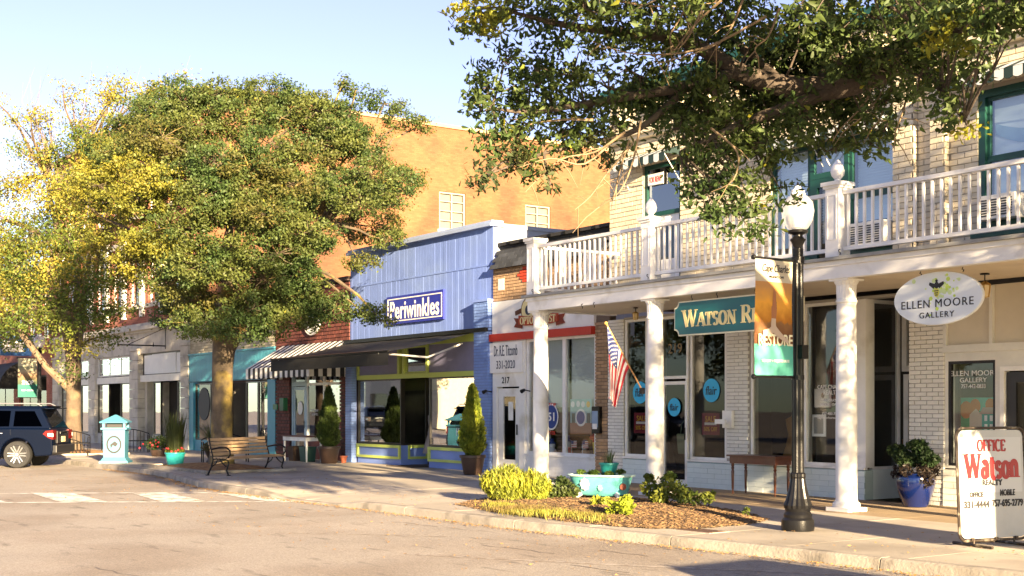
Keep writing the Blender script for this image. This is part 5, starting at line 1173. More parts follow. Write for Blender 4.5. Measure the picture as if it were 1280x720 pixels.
# turned leg table
t = thing('wooden_table', 'brown wooden table with turned legs against the white painted wall', 'table', (-16.76, 17.2, 0))
MAH = mat('mahogany', (.12,.038,.016), .35, .25, 6, coat=.2)
tw, td = 1.15, .42
MB().box(-tw/2-.05, tw/2+.05, -td/2-.04, td/2+.04, .70, .73).build('table_top', MAH, t, bevel=.006); MB().box(-tw/2, tw/2, -td/2, td/2, .57, .70).build('apron', MAH, t)
for x in (-tw/2+.04, tw/2-.04):
    for y in (-td/2+.04, td/2-.04):
        MB().lathe([(.012,0),(.02,.03),(.014,.06),(.022,.1),(.026,.3),(.03,.42),(.02,.45),(.032,.48),(.022,.5),(.03,.52),(.03,.6)], (x,y,0), 12).build('leg', MAH, t, smooth=True)
# bath tub planter
tb = thing('bathtub_planter', 'turquoise claw-foot bathtub planted as a flower tub on the mulch bed', 'planter', (-16.88, 13.55, 0), radians(28)); tb.scale = (.82,.82,.82)
TQ = mat('turquoise_enamel', (.16,.56,.55), .25, .08, 3, coat=.3)
def tubloft(prof, m, n=36):
    vs = []
    for (rx_, ry_, z, ox) in prof:
        for k in range(n):
            a = 2*pi*k/n; c, s_ = cos(a), sin(a); e = .62
            vs.append((ox+rx_*math.copysign(abs(c)**e, c), ry_*math.copysign(abs(s_)**e, s_), z))
    m.add(vs, [(i*n+k, i*n+(k+1)%n, (i+1)*n+(k+1)%n, (i+1)*n+k) for i in range(len(prof)-1) for k in range(n)]); return m
tm_ = tubloft([(.001,.001,.15,.05),(.45,.20,.15,.05),(.52,.25,.19,.04),(.60,.30,.38,.01),(.66,.335,.55,0)], MB()); tm_.build('basin', TQ, tb, smooth=True)
tubloft([(.66,.335,.545,0),(.70,.375,.55,0),(.71,.385,.575,0),(.70,.375,.59,0),(.655,.33,.585,0),(.63,.31,.5,0)], MB()).build('rim', mat('pale_rim', (.55,.75,.70), .3, .05), tb, smooth=True)
tubloft([(.63,.31,.53,0),(.001,.001,.55,0)], MB()).build('soil', SOIL, tb)
for sx_ in (-.36,.42):
    for sy_ in (-.2,.2):
        MB().tube([(sx_,sy_,.2),(sx_*1.15,sy_*1.2,.15),(sx_*1.2,sy_*1.3,.07),(sx_*1.22,sy_*1.4,.02)], [.05,.04,.022,.035], 8).build('claw_foot', WHITE2, tb, smooth=True)
for x, z, r_, mt, n in ((-.22,.40,.095,WHITE,'flower_emblem'),(.12,.33,.05,mat('pale_mint', (.4,.7,.65), .5),'flower_emblem')):
    m = MB()
    for k in range(8): a = k*pi/4; m.M = Matrix.Translation((x, -.315+(.4-z)*.1, z)) @ Matrix.Rotation(radians(102), 4, 'X'); m.add([(0,0,.012+.001*k),(r_*cos(a-.33),r_*sin(a-.33)*1.25,.012+.001*k),(r_*1.15*cos(a),r_*1.15*sin(a)*1.25,.012+.001*k),(r_*cos(a+.33),r_*sin(a+.33)*1.25,.012+.001*k)], [(0,1,2,3)])
    m.build(n, mt, tb)
m = MB(); m.M = Matrix.Translation((.56,-.2,.36)) @ Matrix.Rotation(radians(45), 4, 'Z') @ Matrix.Rotation(radians(100), 4, 'X'); m.lathe([(.07,.0),(.07,.03)], n=14); m.build('rust_emblem', mat('rust_print', (.35,.10,.06), .6), tb)
tp = thing('teal_flower_pot', 'small teal pot of spiky plants standing in the turquoise bathtub', 'planter', (-16.88, 13.72, .42)); tp.scale = (.9,.9,.9)
MB().lathe([(.12,0),(.17,.24),(.19,.25),(.19,.28),(.165,.28),(.16,.25)], n=24).build('pot', mat('teal_plastic', (.02,.28,.26), .4), tp, smooth=True)
BL = leafmat('blade_leaf', (.10,.15,.06), (.16,.10,.06), .5)
def blades(parent, n, R, h, z, mt, seed, name='blades', lean=.5, w=.012, base=.05):
    r = random.Random(seed); m = MB()
    for i in range(n):
        a = r.uniform(0,2*pi); L = h*r.uniform(.6,1.05); ln = r.uniform(.15,1)*lean; b0 = Vector((cos(a)*base*r.random()*2, sin(a)*base*r.random()*2, z)); P = []
        for j in range(5):
            t_ = j/4; P.append(b0+Vector((cos(a)*ln*L*t_**1.6, sin(a)*ln*L*t_**1.6, L*t_*(1-.25*ln*t_))))
        s_ = Vector((-sin(a), cos(a), 0))*w
        vs = []
        for j, p in enumerate(P): k = (1-(j/4)**2)*1; vs += [p+s_*k, p-s_*k]
        m.add(vs, [(2*j,2*j+1,2*j+3,2*j+2) for j in range(4)])
    return m.build(name, mt, parent)
blades(tp, 40, .1, .38, .22, BL, 3, lean=.5, w=.009)
P = np.concatenate([puff(160, c, (.10,.10,.06), np.random.default_rng(8)) for c in ((-.45,.0,.62),(-.25,.1,.6),(-.1,-.1,.62),(.2,-.05,.6),(.42,.05,.64),(.05,.12,.6))])
link('tub_plants', leaf_mesh('tub_plants', P, .055, .6, leafmat('tub_leaf', (.12,.2,.03), (.25,.25,.03)), seed=9), tb)

# ---- bed
MUL = mat('mulch_ground', (.18,.11,.055), .95, .4, 11, 1.0, 45, col2=(.10,.05,.025), c2s=8, c2w=.5)
bed = [G(572,631), G(600,637), G(650,644.5), G(700,651), G(760,657), G(810,660.5), G(860,661), G(905,658), G(935,655), G(956,650), G(940,644), G(900,636), G(860,630), G(800,624), G(740,620), G(690,617), G(640,619), G(600,625)]
cxb = sum(p[0] for p in bed)/len(bed); cyb = sum(p[1] for p in bed)/len(bed)
m = MB(); nr = 9; vs = []; B2_ = []
for i in range(len(bed)): 
    a_, b_ = bed[i], bed[(i+1)%len(bed)]; B2_ += [a_, ((a_[0]+b_[0])/2+random.uniform(-.04,.04), (a_[1]+b_[1])/2+random.uniform(-.04,.04)), ]
nb = len(B2_)
def bed_h(x, y, t): return .012+.10*(1-t**2.2)+.03*sin(x*5.3)*cos(y*7.1)*(1-t)
for j in range(nr+1):
    t_ = j/nr
    for p in B2_:
        x, y = cxb+(p[0]-cxb)*t_, cyb+(p[1]-cyb)*t_; vs.append((x, y, bed_h(x,y,t_)))
m.add(vs, [(j*nb+i, j*nb+(i+1)%nb, (j+1)*nb+(i+1)%nb, (j+1)*nb+i) for j in range(nr) for i in range(nb)])
structure(m.build('planting_bed', MUL))
def scatter_chips(nm, label, pts, sc, mt, cat):
    m = MB()
    for (x,y,z) in pts:
        a = random.uniform(0,6.3); l, w_, h_2 = sc*random.uniform(.5,1.6), sc*random.uniform(.2,.5), sc*random.uniform(.05,.25); tz = random.uniform(-.4,.4)
        ca_, sa_ = cos(a), sin(a); m.add([(x+ca_*l*i-sa_*w_*j, y+sa_*l*i+ca_*w_*j, z+h_2+tz*l*i*.5) for i,j in ((-.5,-.5),(.5,-.5),(.5,.5),(-.5,.5))]+[(x,y,z-.005)], [(0,1,2,3),(0,4,1),(1,4,2),(2,4,3),(3,4,0)])
    o = m.build(nm, mt); o['kind'] = 'stuff'; o['label'] = label; o['category'] = cat; return o
pts = []
for _ in range(9000):
    i = random.randrange(nb); t_ = sqrt(random.random())*1.03; u_ = random.random(); a_, b_ = B2_[i], B2_[(i+1)%nb]; ex, ey = a_[0]+(b_[0]-a_[0])*u_, a_[1]+(b_[1]-a_[1])*u_
    x, y = cxb+(ex-cxb)*t_, cyb+(ey-cyb)*t_; pts.append((x,y,bed_h(x,y,min(t_,1))))
CHIP = mat('bark_chip', (.25,.155,.075), .9, .3, 9, rnd=.5)
scatter_chips('bark_chips', 'reddish brown bark chips covering the planting bed', pts, .05, CHIP, 'mulch')
def inbed(px, py): x, y = G(px, py); return x, y
# rosemary-like bush : upright needles
def needle_bush(px, py, label, R, h, n, mt, seed, cat='shrub', name='needle_shrub'):
    x, y = G(px, py); t = thing(name, label, cat, (x, y, .08)); r = np.random.default_rng(seed)
    ns = n//26; P = []; D = []
    m = MB()
    for i in range(ns):
        a = r.random()*2*pi; q = sqrt(r.random()); top = np.array([cos(a)*q*R, sin(a)*q*R*.75, h*(1-.4*q*q)*(.55+.75*r.random())]); b0 = np.array([cos(a)*q*R*.55, sin(a)*q*R*.4, 0])
        if i % 3 == 0: m.tube([b0, top], [.006,.003], 4)
        for k in range(26):
            s_ = (k/26)**.8; d = np.array([0,0,1.])+r.normal(size=3)*.38; P.append(b0+(top-b0)*(.15+.85*s_)+r.normal(size=3)*.012); D.append(d/np.linalg.norm(d))
    link('foliage', leaf_mesh('foliage', np.array(P), .095, .16, mt, seed=seed, dirs=np.array(D)), t); m.build('stem', WOODB, t); return t
ROS = leafmat('needle_leaf', (.44,.46,.05), (.26,.30,.04), .5, s=4)
needle_bush(632, 629, 'largest bright yellow-green needle shrub at the left of the bed', .54, .47, 15000, ROS, 1)
needle_bush(668, 630, 'small yellow-green needle shrub touching the largest one in the bed', .34, .42, 7000, ROS, 2)
def leafy(px, py, label, cl, n, size, mt, seed, name='leafy_shrub', stems=True, z=.06):
    x, y = G(px, py); t = thing(name, label, 'shrub', (x, y, z)); r = np.random.default_rng(seed)
    P = np.concatenate([puff(n, c[:3], (c[3],c[3],c[3]*.8), r) for c in cl]); link('foliage', leaf_mesh('foliage', P, size, .6, mt, seed=seed, six=True), t)
    m = MB(); [m.tube([(0,0,0),(c[0]*.5,c[1]*.5,c[2]*.6),c[:3]], [.01,.004], 5) for c in cl]; m.build('stem', WOODB, t); return t
SHR = leafmat('shrub_leaf', (.08,.13,.025), (.20,.22,.03), .55); SHD = leafmat('deep_green_shrub_leaf', (.05,.09,.025), (.09,.12,.03))  # the second shrub leaf is a darker green
leafy(700, 629, 'dark green low shrub left of the bathtub', [(-.3,0,.15,.17),(0,.05,.2,.2),(.3,0,.16,.17),(.1,-.15,.12,.14),(-.1,.1,.3,.12)], 170, .06, SHD, 3)
leafy(775, 650, 'bright lime leafy plant in front of the bathtub', [(-.12,0,.1,.13),(.12,0,.13,.14),(0,.1,.2,.12)], 160, .06, leafmat('lime_leaf', (.30,.36,.03), (.18,.25,.03), .5), 4)
leafy(832, 637, 'widest leafy shrub in the bed right of the bathtub', [(-.35,0,.25,.17),(-.1,.05,.3,.2),(.2,0,.28,.2),(.45,-.05,.2,.17),(.05,-.15,.15,.17),(-.3,.1,.12,.17),(.0,.1,.45,.1),(-.45,.05,.42,.08)], 190, .065, SHR, 5)
leafy(872, 640, 'small leafy shrub at the right end of the widest one', [(-.1,0,.15,.14),(.15,.05,.17,.13)], 150, .06, SHR, 6)
leafy(886, 637, 'sparse upright sprig near the right end of the bed', [(0,0,.14,.08),(.1,0,.2,.05)], 60, .05, SHR, 61)
leafy(932, 650, 'tiny green seedling at the right tip of the bed', [(0,0,.06,.05),(.06,0,.1,.03)], 30, .05, SHR, 7)
leafy(752, 640, 'low yellowish plant under the bathtub foot', [(-.1,0,.1,.11),(.1,0,.1,.1)], 140, .05, ROS, 71)
gp = []
for _ in range(5200):
    px = random.uniform(615,760)+random.gauss(0,8); x, y = G(px, 639+(px-645)*.09+random.gauss(0,3.2)); gp.append((x,y,.05))
gm = leaf_mesh('bed_grass', np.array(gp), .10, .13, leafmat('grass_blade', (.30,.30,.05), (.2,.15,.05)), seed=8, dirs=np.tile([0,0,1.],(len(gp),1))); go = bpy.data.objects.new('bed_grass', gm); C.objects.link(go); go['kind'] = 'stuff'; go['label'] = 'thin yellowish grass along the kerb side of the bed'; go['category'] = 'grass'
x, y = G(876, 663.5); t = thing('utility_cover', 'rusty flat utility cover in the pavement beside the kerb', 'cover', (x, y, .004), radians(3)); MB().box(-.3,.3,-.16,.16,-.03,.006).build('plate', mat('rusty_iron', (.10,.05,.03), .8, .3, 15, .3), t); MB().box(-.33,.33,-.19,.19,-.03,.002).build('rim', KERB, t)

# ============================================================= BENCHES, BIN, PLANTERS
OAK = mat('bench_slat', (.42,.29,.17), .6, .2, 9, .2, 40, rnd=.15)
def bench(x, y, rz, label, L=1.75):
    t = thing('park_bench', label, 'bench', (x, y, 0), rz)     # local: faces -Y, length along X
    for i in range(5): z = .47+i*.085; MB().box(-L/2, L/2, .2+i*.022, .235+i*.022, z, z+.065).build('backrest_slat', OAK, t, bevel=.006)
    for i in range(5): MB().box(-L/2, L/2, -.28+i*.09, -.205+i*.09, .40-(0 if i else .02), .43-(0 if i else .02)).build('seat_slat', OAK, t, bevel=.006)
    for sx_ in (-1,1):
        X = sx_*(L/2-.02); m = MB()
        m.tube([(X,.30,.9),(X,.24,.62),(X,.17,.4),(X,.22,.2),(X,.33,.0)], .022, 8); m.tube([(X,-.26,.0),(X,-.2,.12),(X,-.26,.3),(X,-.22,.4),(X,.17,.4)], .022, 8)
        m.tube([(X,.22,.62),(X,.0,.66),(X,-.2,.66),(X,-.29,.6),(X,-.3,.5),(X,-.24,.42)], .022, 8)
        m.tube([(X,0,.4),(X,-.08,.3),(X,-.18,.22),(X,-.24,.24)], .014, 6); m.tube([(X,.05,.4),(X,.1,.28),(X,.22,.2)], .014, 6); m.lathe([(.05,0),(.05,.02)], (X,-.26,0), 8); m.lathe([(.05,0),(.05,.02)], (X,.33,0), 8)
        m.build('end_frame', BLACKM, t, smooth=True)
    return t
v = Vector((-1.62, 2.4, 0)); bx = (-28.75-29.85)/2; by = (11.42+13.0)/2
bench(-29.5, 12.6, atan2(v.y, v.x)+pi if False else atan2(-v.y, -v.x)+pi, 'wooden slatted park bench with scrolled black iron ends in front of the big tree', 2.5)
# litter bin
LB = mat('sky_blue_paint', (.07,.25,.34), .4, .06, 3)
cb_ = thing('litter_bin', 'light blue square litter bin with a peaked roof and black ring emblem', 'litter bin', (-37.4, 11.85, 0), radians(62)); cb_.scale = (1.08,1.08,1.08)
def frus(z0, z1, a, b, m=None): 
    m = m or MB(); m.add([(-a,-a,z0),(a,-a,z0),(a,a,z0),(-a,a,z0),(-b,-b,z1),(b,-b,z1),(b,b,z1),(-b,b,z1)], [(0,3,2,1),(4,5,6,7),(0,1,5,4),(1,2,6,5),(2,3,7,6),(3,0,4,7)]); return m
frus(.0,.06,.38,.37, frus(.06,.14,.34,.29)).build('base', LB, cb_); frus(.14,.90,.28,.29).build('body', LB, cb_, bevel=.008)
frus(.90,.95,.34,.34).build('ledge', LB, cb_)
for sx_ in (-1,1):
    for sy_ in (-1,1): MB().box(sx_*.27-.03, sx_*.27+.03, sy_*.27-.03, sy_*.27+.03, .95, 1.08).build('roof_post', LB, cb_)
frus(.90,1.08,.2,.2).build('inner_bin', INK, cb_); frus(1.08,1.11,.36,.37,frus(1.11,1.30,.37,.02)).build('roof', LB, cb_)
m = MB(); m.M = Matrix.Translation((0,-.292,.5)) @ Matrix.Rotation(pi/2, 4, 'X')
P1 = arc(0,0,.2,.24,0,360,28); P2 = arc(0,0,.155,.19,0,360,28); m.add([(x,y,0) for x,y in P1]+[(x,y,0) for x,y in P2], [(i,i+1,30+i,29+i) for i in range(28)]); m.add([(-.1,.0,.001),(.02,.09,.001),(.11,.02,.001),(.05,-.06,.001),(-.03,-.02,.001),(-.08,-.12,.001)], [tuple(range(6))]); m.build('ring_emblem', INK, cb_)
# planters left
def shrubpot(name, label, x, y, potprof, pm, s=1): 
    t = thing(name, label, 'planter', (x, y, 0)); MB().lathe(potprof, n=24).build('pot', pm, t, smooth=True); return t
tp1 = shrubpot('teal_planter', 'teal square-shouldered pot with tall yellow-green stems and red flowers near the litter bin', -33.6, 12.25, [(.19,0),(.2,.01),(.26,.36),(.28,.37),(.28,.4),(.25,.4),(.24,.36)], mat('teal_glaze', (.03,.36,.36), .3))
blades(tp1, 210, .2, 1.2, .36, leafmat('tall_stem', (.10,.11,.025), (.07,.09,.025)), 4, lean=.24, w=.016, base=.12)
P = np.concatenate([puff(160, (cos(a)*.16, sin(a)*.16, .45), (.1,.1,.07), np.random.default_rng(int(a*9))) for a in np.arange(0,6.2,.9)]); link('leaves', leaf_mesh('leaves', P, .06, .6, SHR, seed=12), tp1)
m = MB(); [m.sphere((cos(a)*.22, sin(a)*.22, .47+.05*sin(a*3)), .035, 4) for a in np.arange(0,6.2,.5)]; m.build('red_flowers', mat('coral_petals', (.6,.05,.05), .6), tp1)
tp2 = shrubpot('spiky_planter', 'dark urn with arching spiky leaves behind the teal planter', -34.3, 13.6, [(.16,0),(.2,.1),(.14,.18),(.26,.45),(.3,.5),(.3,.53),(.26,.53)], BRP)
blades(tp2, 110, .2, .85, .5, leafmat('spike_leaf', (.12,.16,.07), (.2,.2,.08)), 6, lean=.9, w=.016)
P = np.concatenate([puff(200, c, (.2,.2,.12), np.random.default_rng(3)) for c in ((-.2,0,.55),(.2,.1,.5),(.1,-.2,.5))]); link('trailing_leaves', leaf_mesh('trailing_leaves', P, .06, .6, leafmat('olive_leaf', (.13,.12,.04)), seed=13), tp2)
tp3 = shrubpot('flower_bush', 'round bush with red blossoms behind the litter bin', -41.5, 14.6, [(.25,0),(.3,.2),(.3,.22)], BRP)
P = np.concatenate([puff(330, c, (.32,.32,.25), np.random.default_rng(5)) for c in ((-.2,0,.45),(.2,.1,.5),(.05,-.2,.4))]); link('foliage', leaf_mesh('foliage', P, .07, .6, SHD, seed=14), tp3)
m = MB(); rr = random.Random(2); [m.sphere((rr.gauss(0,.28), rr.gauss(-.1,.25), .42+rr.gauss(0,.15)), .035, 4) for _ in range(30)]; m.build('blossom', mat('crimson_petals', (.5,.03,.05), .6), tp3)
# iron benches: curved fan back, and the slatted one by the second tree
def iron_bench(x, y, rz, label, L=1.2, fan=True):
    t = thing('iron_bench', label, 'bench', (x, y, 0), rz)
    m = MB(); P = [(-L/2+L*i/10, .2, .52+.32*sin(pi*(.15+.7*i/10))) for i in range(11)]; m.tube(P, .018, 6); m.tube([(-L/2,.2,0),(-L/2,.2,.65)], .018, 6); m.tube([(L/2,.2,0),(L/2,.2,.65)], .018, 6); m.tube([(-L/2,.2,.42),(L/2,.2,.42)], .015, 6); m.build('back_frame', BLACKM, t)
    for k in range(13):
        if fan: a = radians(12+13*k); q = (cos(a)*L*.44, .2, .42+sin(a)*.38)
        else: q = (-L/2+L*(k+.5)/13, .2, .42+.42*sin(pi*(.15+.7*(k+.5)/13)))
        MB().bar((0,.2,.43) if fan else (q[0],.2,.02), q, .022, .012).build('back_bar', BLACKM, t)
    for k in range(7): MB().box(-L/2, L/2, -.25+k*.06, -.215+k*.06, .40, .415).build('seat_bar', BLACKM, t)
    for sx_ in (-1,1): MB().tube([(sx_*L/2,-.25,0),(sx_*L/2,-.25,.6),(sx_*L/2,.2,.62)], .018, 6).build('leg', BLACKM, t)
    return t
iron_bench(-35.9, 14.6, radians(75), 'black iron bench with a fan-patterned back beside the big tree', 1.3)
iron_bench(-44.0, 12.2, radians(65), 'black iron bench with upright back bars beside the yellow tree, nearest the bin', 1.6, False)
iron_bench(-45.9, 14.9, radians(65), 'black iron bench with upright back bars farther behind the yellow tree', 1.6, False)
# white table
t = thing('white_table', 'small white painted table with a dark top in front of the striped awning shop', 'table', (-35.15, 16.75, 0))
MB().box(-.85,.85,-.3,.3,.74,.77).build('table_top', mat('dark_red_top', (.12,.04,.035), .5), t); MB().box(-.8,.8,-.27,.27,.62,.74).build('apron', WHITE, t)
for x in (-.76,.76):
    for y in (-.23,.23): MB().lathe([(.02,0),(.028,.1),(.035,.62)], (x,y,0), 8).build('leg', WHITE, t)
for px, lab, c in ((-35.6,'brown box stored under the left side of the white table','brown_mat'),(-34.8,'green crate stored under the right side of the white table','dark_green_paint')):
    t = thing('storage_box', lab, 'box', (px, 16.75, 0)); frus(.0,.42,.16,.19).build('box', MATS[c], t); frus(.42,.45,.2,.2).build('lid', MATS[c], t)
# tiny pot by the blue shop, letter box
t = thing('terracotta_pot', 'tiny terracotta pot at the foot of the left blue pilaster', 'pot', (-33.45, 17.25, 0)); MB().lathe([(.07,0),(.1,.16),(.12,.17),(.12,.21),(.09,.21)], n=16).build('pot', mat('terracotta', (.35,.10,.05), .8), t, smooth=True); MB().lathe([(.09,.19),(.01,.2)], n=12).build('soil', SOIL, t)
wallbox('green_mailbox', 'small green letter box on the teal pilaster beside the striped awning', W(358), 1.72, .3, .42, .18, mat('mail_green', (.02,.14,.06), .5))

# ============================================================= SHOP WINDOW CONTENTS
def mannequin(x, y, label, c, h=1.55, rz=0, head=True):
    t = thing('mannequin', label, 'mannequin', (x, y, .0), rz)
    MB().lathe([(.16,0),(.16,.02),(.015,.03),(.015,.85)], n=16).build('stand', BLACKM, t)
    m = MB(); n = 20; prof = [(.17,.10,.78),(.18,.11,.9),(.13,.085,1.08),(.17,.10,1.25),(.19,.09,1.38),(.07,.06,1.44),(.05,.05,1.5)]
    vs = [(a*cos(2*pi*k/n), b*sin(2*pi*k/n), z) for a,b,z in prof for k in range(n)]; m.add(vs, [(i*n+k, i*n+(k+1)%n, (i+1)*n+(k+1)%n, (i+1)*n+k) for i in range(len(prof)-1) for k in range(n)]); m.build('dress_form', c, t, smooth=True)
    m = MB(); vs = [(a*cos(2*pi*k/n)*(1+.06*(k%2)), b*sin(2*pi*k/n)*(1+.06*(k%2)), z) for a,b,z in ((.3,.24,.35),(.25,.18,.6),(.175,.11,.85)) for k in range(n)]; m.add(vs, [(i*n+k, i*n+(k+1)%n, (i+1)*n+(k+1)%n, (i+1)*n+k) for i in range(2) for k in range(n)]); m.build('skirt', c, t, smooth=True)
    return t
CL = [mat('cloth_cream', (.6,.5,.38), .8), mat('cloth_grey', (.22,.2,.2), .8), mat('cloth_orange', (.6,.13,.05), .8), mat('cloth_ochre', (.4,.22,.06), .8), mat('cloth_green', (.06,.12,.08), .8)]
mannequin(W(901), 18.35, 'mannequin in a cream dress behind the right flair window', CL[0]); mannequin(-20.9, 18.5, 'dim grey dressed mannequin behind the flair window beside the flag', CL[1])
mannequin(-17.2, 18.6, 'mannequin in ochre clothes behind the window above the wooden table', CL[3], rz=.4); mannequin(-17.0, 19.4, 'pale dressed mannequin deeper behind the window above the wooden table', CL[0])
mannequin(-30.2, 18.3, 'dark dressed mannequin in the blue shop entry', CL[1]); mannequin(-54.2, 18.6, 'mannequin in an orange shirt behind the pale stone shopfront', CL[2])
t = thing('tote_bag', 'pale green tote bag hanging inside the glass shop door', 'bag', (W(845), WALL+.25, .95)); MB().prism([(-.17,-.3),(.17,-.3),(.22,.12),(-.22,.12)], -.05, .05).build('bag', mat('sage_cloth', (.22,.28,.18), .8), t, bevel=.02); MB().tube([(-.13,0,.12),(-.1,0,.32),(0,0,.42),(.1,0,.32),(.13,0,.12)], .01, 6).build('strap', MATS['sage_cloth'], t)
t = thing('clothes_rack', 'rail of hanging clothes inside the shop above the wooden table', 'clothes rack', (-17.0, 20.4, 0)); MB().tube([(-.55,0,0),(-.55,0,1.7),(.5,0,1.7),(.5,0,0)], .02, 8).build('rail', BLACKM, t)
for k in range(7): x = -.45+k*.14; MB().prism([(x-.02,.8),(x+.05,.8),(x+.03,1.6),(x-.0,1.6)], -.2, .2).build('garment', CL[k%5], t)
t = thing('notice_board', 'white framed notice inside the realty window', 'picture', (W(1014), WALL+.2, 1.28)); MB().box(-.16,.16,0,.02,-.2,.2).build('frame', WHITE, t); MB().box(-.11,.11,-.005,0,-.15,.15).build('picture', mat('grey_print', (.2,.2,.2), .6), t)
t = thing('paper_notice', 'white paper notice above the framed one inside the realty window', 'notice', (W(1020), WALL+.18, 1.78)); MB().box(-.2,.2,0,.004,-.17,.17).build('sheet', mat('paper', (.6,.55,.5), .7), t); MB().prism(arc(0,.05,.04,.05,0,300,8), -.003, 0).build('drop_print', BROWN, t)
t = thing('wicker_chair', 'wicker backed chair inside the realty office', 'chair', (-15.1, 18.7, 0)); MB().box(-.25,.25,-.25,.25,.4,.46).build('seat', CL[3], t); MB().prism(arc(0,.75,.27,.4,0,180,10)+[(-.27,.45),(.27,.45)], .2, .24).build('backrest', mat('wicker', (.25,.15,.08), .8, .4, 40), t)
for sx_ in (-.22,.22):
    for sy_ in (-.22,.22): MB().bar((sx_,sy_,0),(sx_,sy_,.4),.04,.04).build('leg', WOOD, t)
# little house painting in the gallery window
t = thing('house_painting', 'painting of a green house with trees standing in the gallery window', 'painting', (W(1216), WALL+.32, 1.45))
MB().box(-.47,.47,0,.03,-.42,.32).build('canvas', mat('painted_grass', (.03,.30,.10), .6), t)
MB().box(-.47,.47,-.003,0,.1,.32).build('painted_sky', mat('painted_sky', (.10,.42,.30), .6), t)
m = MB(); [m.prism(arc(x,z,r_,r_*1.2,0,340,12), -.006-.0005*i, -.003) for i,(x,z,r_) in enumerate(((-.35,.12,.12),(-.18,.18,.1),(.3,.17,.12),(.1,.2,.09)))]; m.build('painted_trees', mat('painted_orange', (.45,.16,.03), .6), t)
MB().prism([(-.05,-.25),(.34,-.25),(.34,.06),(-.05,.06)], -.012, -.009).build('painted_house', mat('painted_house_green', (.02,.35,.28), .6), t); MB().prism([(-.1,.05),(.38,.05),(.3,.16),(-.03,.16)], -.015, -.012).build('painted_roof', mat('painted_roof', (.4,.3,.25), .6), t)
MB().prism([(-.28,-.2),(-.05,-.2),(-.05,.04),(-.16,.14),(-.28,.04)], -.0135, -.0125).build('painted_gable', CL[0], t)
m = MB(); [m.box(x,x+.05,-.018,-.012,z,z+.09) for x in (0,.1,.2,.28) for z in (-.2,-.06)]; m.build('painted_windows', WHITE, t)
MB().box(-.4,.4,0,.4,-.72,-.5).build('easel_table', DARK, t)
for x, lab, mt in ((-.42,'white vase at the left of the gallery window','white_paint'),(.0,'small red crate under the gallery painting','red_paint'),(.38,'small white house ornament at the right of the gallery window','white_paint')):
    tt = thing('window_ornament', lab, 'ornament', (W(1216)+x, WALL+.25, .7)); MB().lathe([(.06,0),(.09,.08),(.05,.16),(.06,.2)], n=12).build('body', MATS[mt], tt, smooth=True); MB().lathe([(.06,.2),(.01,.27)], n=8).build('top', MATS[mt], tt)
